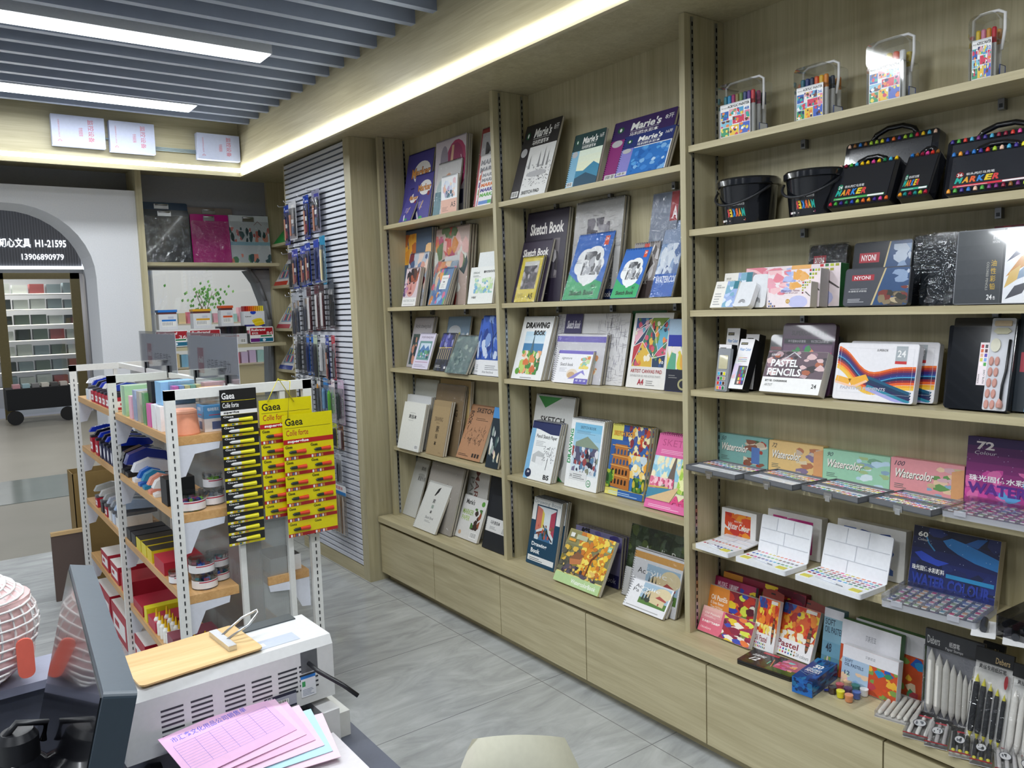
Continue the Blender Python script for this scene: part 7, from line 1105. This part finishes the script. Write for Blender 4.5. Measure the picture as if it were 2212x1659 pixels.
f = MB(); f.box(.375, .415, -.0008, .0, .175, .225, '#5a5c60'); f.build('power_socket', PLAST, pr); a = Art('#e8eaf0'); a.rect(0, .86, 1, 1, '#2a78c8'); a.rect(.08, .5, .3, .75, '#3a9a5a'); a.lines(.1, .08, .9, .4, 5, '#5a6a8a'); f = MB(); a.put(f, .372, .118, .036, .05, .001, M=RX(90)); f.build('energy_label', PRINT, pr); a = Art('#a9a9b8'); a.rect(0, .8, 1, 1, '#22243a'); a.rect(0, 0, 1, .12, '#22243a'); a.text('deli', .05, .83, .25, .97, '#e8e8ee', .02); a.barcode(.3, .3, .75, .6, 6); f = MB(); a.put(f, .285, .108, .075, .036, .001, M=RX(90)); f.build('rating_label', PRINT, pr)
for xx in (.04, .37): f = MB(); f.lathe([(.02, 0), (.024, .008), (.02, .03)], '#1b1c20', 10, M=T3(xx, .03, .05) @ RY(90)); f.build('tractor_feed', PLAST, pr)
f = MB(); f.box(.405, .445, -.04, .06, .0, .085, '#dcdcdc'); f.box(.445, .48, -.02, .12, 0, .06, '#d0d0cc'); f.build('feed_lever_housing', PLAST, pr)
f = MB(); f.tube([(-1.515, 1.705, .80), (-1.51, 1.66, .795), (-1.47, 1.62, .765), (-1.445, 1.60, .74)], .005, '#17181c', 8); tag(f.build('power_cable', PLAST), 'black power cable plugged into the back of the printer', 'cable')
cb = empty('wooden_clipboard', Matrix.Translation((-1.868, 1.706, .853)) @ RZ(5) @ RX(1), 'worn hardboard clipboard with a big steel clip lying on the printer', 'clipboard'); f = MB(); f.prism(rrect(.262, .172, .012), 0, .004, '#c9a468'); f.build('board', PLY, cb)
f = MB(); f.box(.195, .213, .03, .145, .004, .016, '#d0d2d6'); f.tube([(.21, .075, .014), (.255, .06, .04), (.285, .075, .055), (.29, .09, .056), (.26, .11, .04), (.21, .105, .014)], .003, '#d8dade', 8); f.build('steel_clip', METAL, cb)
mt = empty('monitor', Matrix.Translation((-2.085, 1.478, .86)) @ RZ(-4.4) @ lean(0, 0, 0, 14), 'black flat screen seen edge-on, its glossy face to the left', 'monitor'); f = MB(); f.prism(rrect(.545, .35, .006), -.034, 0, '#35424d'); f.build('casing', PLAST, mt); f = MB(); f.box(.008, .537, .012, .342, .0, .0015, '#0c0c10'); f.build('screen', SHINY, mt); f = MB(); f.box(.2, .34, -.25, .05, -.07, -.035, '#33404a'); f.build('stand', PLAST, mt)
bt = empty('thermos_bottle', (-2.105, 1.28, .62), 'black vacuum bottle with carry loop at the lower left edge', 'bottle'); f = MB(); f.lathe([(.048, 0), (.048, .33), (.042, .352), (.026, .37)], '#15161a', 32); f.build('flask', SHINY, bt); f = MB(); f.lathe([(.026, .37), (.026, .40), (.02, .41), (.001, .411)], '#1b1c20', 24); f.tube([(-.025, 0, .395), (0, -.01, .425), (.036, 0, .41), (.03, 0, .385)], .005, '#1b1c20', 8); f.build('cap', PLAST, bt)
fn = empty('desk_fan', (-2.12, 1.66, .965), 'white desk fan with pink bracket cut by the left edge', 'fan'); f = MB()
for k in range(14): t = R(-75+150*k/13); f.tube([(.085*math.cos(t)*math.cos(R(q)), .085*math.sin(R(q)), .10+.085*math.sin(t)) for q in range(0, 361, 20)], .0022, '#e9e6e6', 5)
for k in range(0, 180, 15): f.tube([(.085*math.cos(R(q))*math.cos(R(k)), .085*math.cos(R(q))*math.sin(R(k)), .10+.085*math.sin(R(q))) for q in range(0, 361, 20)], .002, '#e9e6e6', 5)
f.build('grille', PLAST, fn); f = MB(); f.lathe([(.03, 0), (.075, .04), (.075, .15), (.03, .18)], '#e8c4c4', 20); f.build('blade_housing', PLAST, fn); f = MB(); f.prism(rrect(.026, .07, .012), -.003, .003, '#e8705f', M=Matrix.Translation((.04, -.08, .02)) @ RX(90)); f.build('pink_bracket', PLAST, fn)
bl = MB(); bl.lathe([(.06, 0), (.075, .04), (.05, .09), (.02, .10)], '#1868d0', 14); tag(bl.build('blue_snack_bag', SHINY), 'crumpled bright blue bag behind the screen', 'bag').location = (-2.0, 1.45, .60)
def form(x, y, z, ang, c, lab, w_=.235, d_=.14, txt=True):
    a = Art(c); (txt and (a.text('市汇鑫文化用品公司销售单', .08, .80, .78, .92, '#6a6ad0', .01), [a.line([(.06, .18+.055*i), (.94, .18+.055*i)], .004, '#8a80cc') for i in range(11)], [a.line([(q, .18), (q, .73)], .003, '#8a80cc') for q in (.06, .25, .38, .5, .64, .76, .94)])); f = MB(); f.box(0, w_, 0, d_, 0, .0012, c); a.put(f, 0, 0, w_, d_, .0013); tag(f.build('sales_form', PAPER), lab, 'paper').matrix_world = Matrix.Translation((x, y, z)) @ RZ(ang) @ RX(14)
for i in range(6): form(-1.82+.010*i, 1.55-.004*i, .712-.007*i, 12-4*i, ['#e6b8dc', '#ecc4e0', '#e8bcd8', '#eccae0', '#b8dce8', '#f0d0e0'][i], ['pink printed sales form on top of the pile', 'pink form just under the top one', 'third pink form fanned out below', 'fourth pale pink form fanned further right', 'light blue form edge showing in the pile', 'lowest pink form at the right of the pile'][i], txt=i < 1)
f = MB(); f.box(-1.80, -1.50, 1.36, 1.62, .601, .665, '#d8d4d8'); tag(f.build('paper_stack', PAPER), 'thick stack of carbon forms under the pink sheets', 'paper')
ch = empty('cream_chair', (-1.45, 1.0, 0), 'cream padded chair back at the bottom edge of the picture', 'chair'); f = MB(); n = 14; P_ = Matrix.Translation((-1.40, 1.06, .50)) @ RZ(-38)
vs = []; fs = []
for s_ in (0, 1):
    for j in range(n+1):
        for i in range(n+1): u = i/n*2-1; v = j/n; hw = .13*(1-.55*max(0, v-.55)**1.5*2.2); e = (1-u**6)*(1-v**8); vs.append(P_ @ Vector((u*hw, (-.03 if s_ else .03)*e-.05*u*u*-1, v*.365-.035*u*u*v)))
m2 = (n+1)**2
for s_ in (0, 1):
    for j in range(n):
        for i in range(n): q = s_*m2+j*(n+1)+i; fs.append((q, q+1, q+n+2, q+n+1))
f.raw(vs, fs, '#cfcdb9', smooth=True); bpart('backrest', f, PLAST, ch); f = MB(); f.box(-.17, .17, -.2, .2, .40, .46, '#cfcdb9'); f.build('seat', PLAST, ch); [(lambda g: g.build('leg', METAL, ch))((lambda g, x, y: (g.tube([(x, y, 0), (x, y, .4)], .012, '#8a8a8c', 8), g)[1])(MB(), x, y)) for x in (-.15, .15) for y in (-.17, .17)]
# ------------------------------------------------------------ shops across the corridor
b = MB(); b.box(-4, .75, 15.5, 15.6, 2.38, 4.6); b.box(.20, .75, 15.4, 15.6, 0, 4.6); b.box(.75, 4.5, 13.0, 13.1, 0, 4.6, m=1); b.box(-4, 4.5, 17.4, 17.5, 0, 4, m=1); struct('wall_far', b, [GREYW, WHITE])
sg = empty('shop_sign', yplane(-3, 15.38, 2.46), 'dark ribbed shop sign with white lit characters and phone number', 'sign'); f = MB(); f.box(0, 3.2, 0, 1.1, -.1, 0, '#5a5d64'); [f.box(.04*i, .04*i+.015, 0, 1.1, 0, .008, '#6d7078') for i in range(80)]; f.build('ribbed_panel', PLAST, sg)
f = MB(); a = Art(); a.text('知心文具', .625, .30, .765, .44, '#fff', .02); a.text('H1-21595', .785, .31, .925, .42, '#fff', .02); a.text('13906890979', .72, .12, .91, .21, '#fff', .01); a.put(f, 0, 0, 3.2, 1.1, .02); f.build('lit_letters', SIGNL, sg); f = MB(); f.box(0, 3.2, -.02, .03, 0, .03, '#fff'); f.box(3.18, 3.21, 0, 1.1, 0, .03, '#fff'); f.build('led_edge', LED, sg)
fr = empty('shop_door_frame', (-.4, 15.4, 0), 'bronze shop door frame across the corridor', 'door frame'); 
for x0, x1, z0, z1 in ((-.02, .12, 0, 2.38), (-1.12, -.98, 0, 2.38), (-3, .12, 2.28, 2.38)): f = MB(); f.box(x0+.4, x1+.4, -.02, .06, z0, z1); f.build('frame_bar', BRONZE, fr)
f = MB(); f.box(-.58, .38, 0, .01, .05, 2.28, '#fff'); f.build('glass_leaf', PANE, fr)
sh = empty('lit_display_shelving', (-1.1, 16.3, 0), 'tall shop shelving with lit glass shelves behind the bronze door', 'shelving')
for i in range(7): z = .45+.27*i; f = MB(); f.box(-1, 1.25, 0, .4, z-.015, z, '#c9d0cc'); f.build('shelf', PAINT, sh); f = MB(); f.box(-1, 1.25, -.01, 0, z-.012, z, '#fff'); f.build('shelf_light', WARM, sh)
for i in range(7):
    for j in range(5): rd = random.Random(i*7+j); o = thingbox('display_case', -1.05+.26*j, 16.33, .45+.27*i, .22, .25, .15+.04*rd.random(), rd.choice(['#c9d0cc', '#3a4444', '#6a7a70', '#8a9aa0', '#a85a5a', '#dfe4e0']), 'boxed tool case on lit shelf %s, %s across' % (['one', 'two', 'three', 'four', 'five', 'six', 'seven'][i], ['far left', 'left', 'middle', 'right', 'far right'][j]), 'case')
wg = empty('folding_wagon', (-.70, 14.7, 0), 'black folding wagon loaded with small goods outside the opposite shop', 'wagon'); f = MB(); f.box(-.45, .45, -.25, .25, .22, .55, '#15181c'); f.build('fabric_tub', PAPER, wg)
for x in (-.36, .36): f = MB(); f.lathe([(.11, 0), (.11, .05)], '#17191c', 20, M=T3(x, -.26, .11) @ RX(90)); f.build('wheel', PLAST, wg)
for i in range(6): thingbox('small_pack', -1.05+.13*i, 14.55, .551, .1, .2, .06, ['#d8a0a8', '#a8c8d0', '#8a8a8a', '#e0dcd0', '#5a5a5a', '#d0c8c0'][i], 'small pack heaped in the wagon, '+WORDS[i].replace('rear frame', 'left end'), 'pack')
# gift shop seen through the display window
gs = empty('gift_display', (.2, 10.6, 0), 'cream tiered display of pink gifts seen through the window', 'display'); 
for z in (.95, 1.22, 1.50): f = MB(); f.box(.15, 1.75, 0, .3, z-.02, z, '#d8c8b0'); f.build('tier', PLAST, gs)
f = MB(); f.box(.15, 1.75, .02, .3, 0, .93, '#d9c8a0'); f.build('counter_front', PLAST, gs)
for i in range(3):
    for j in range(14): rd = random.Random(i*20+j+500); thingbox('gift_item', .38+.108*j, 10.62, [.951, 1.221, 1.501][i], .085, .1, .1+.09*rd.random(), rd.choice(['#e8a8b8', '#f0d8d8', '#e07a90', '#f4ece4', '#a8d0c8', '#8ac0e0', '#d8c0e0', '#e8d0a0']), 'gift item on the %s tier, place %s from the left' % (['lower', 'middle', 'upper'][i], ['one', 'two', 'three', 'four', 'five', 'six', 'seven', 'eight', 'nine', 'ten', 'eleven', 'twelve', 'thirteen', 'fourteen'][j]), 'gift')
pl = empty('potted_branch_plant', (.85, 10.75, 1.502), 'leafy green branch standing on the gift display', 'plant'); f = MB(); rd = random.Random(4)
for i in range(90): p = Vector((rd.gauss(0, .14), rd.gauss(0, .06), .30+rd.gauss(0, .12))); q = .028; f.face([p, p+Vector((q, .005, q*.6)), p+Vector((q*1.1, 0, -q*.5)), p+Vector((q*.3, 0, -q))], rd.choice(['#5f9a4a', '#4a8a3a', '#7ab060']))
f.build('foliage', PRINT, pl); f = MB(); [f.tube([(0, 0, 0), (rd.uniform(-.05, .05), 0, .2), (rd.uniform(-.2, .2), 0, .4)], .004, '#5a4a30', 5) for _ in range(5)]; f.build('stems', PLAST, pl)
# things by the doorway
cx = empty('open_carton', (-1.40, 5.45, 0), 'open brown cardboard carton behind the rack', 'carton'); f = MB(); [f.box(*q, 0, .68, '#8a7040') for q in ((-.1, .16, -.1, -.095), (-.1, .16, .095, .1), (-.1, -.095, -.1, .1), (.155, .16, -.1, .1))]; f.build('carton_walls', PAPER, cx)
f = MB(); f.box(-1.66, -1.50, 5.12, 5.14, 0, .38, '#5a4c46'); f.box(-1.66, -1.50, 5.115, 5.145, .38, .40, '#c8a878'); tag(f.build('canvas_easel_panel', PAPER), 'brown panel with a pale wooden top edge leaning by the rack', 'panel')
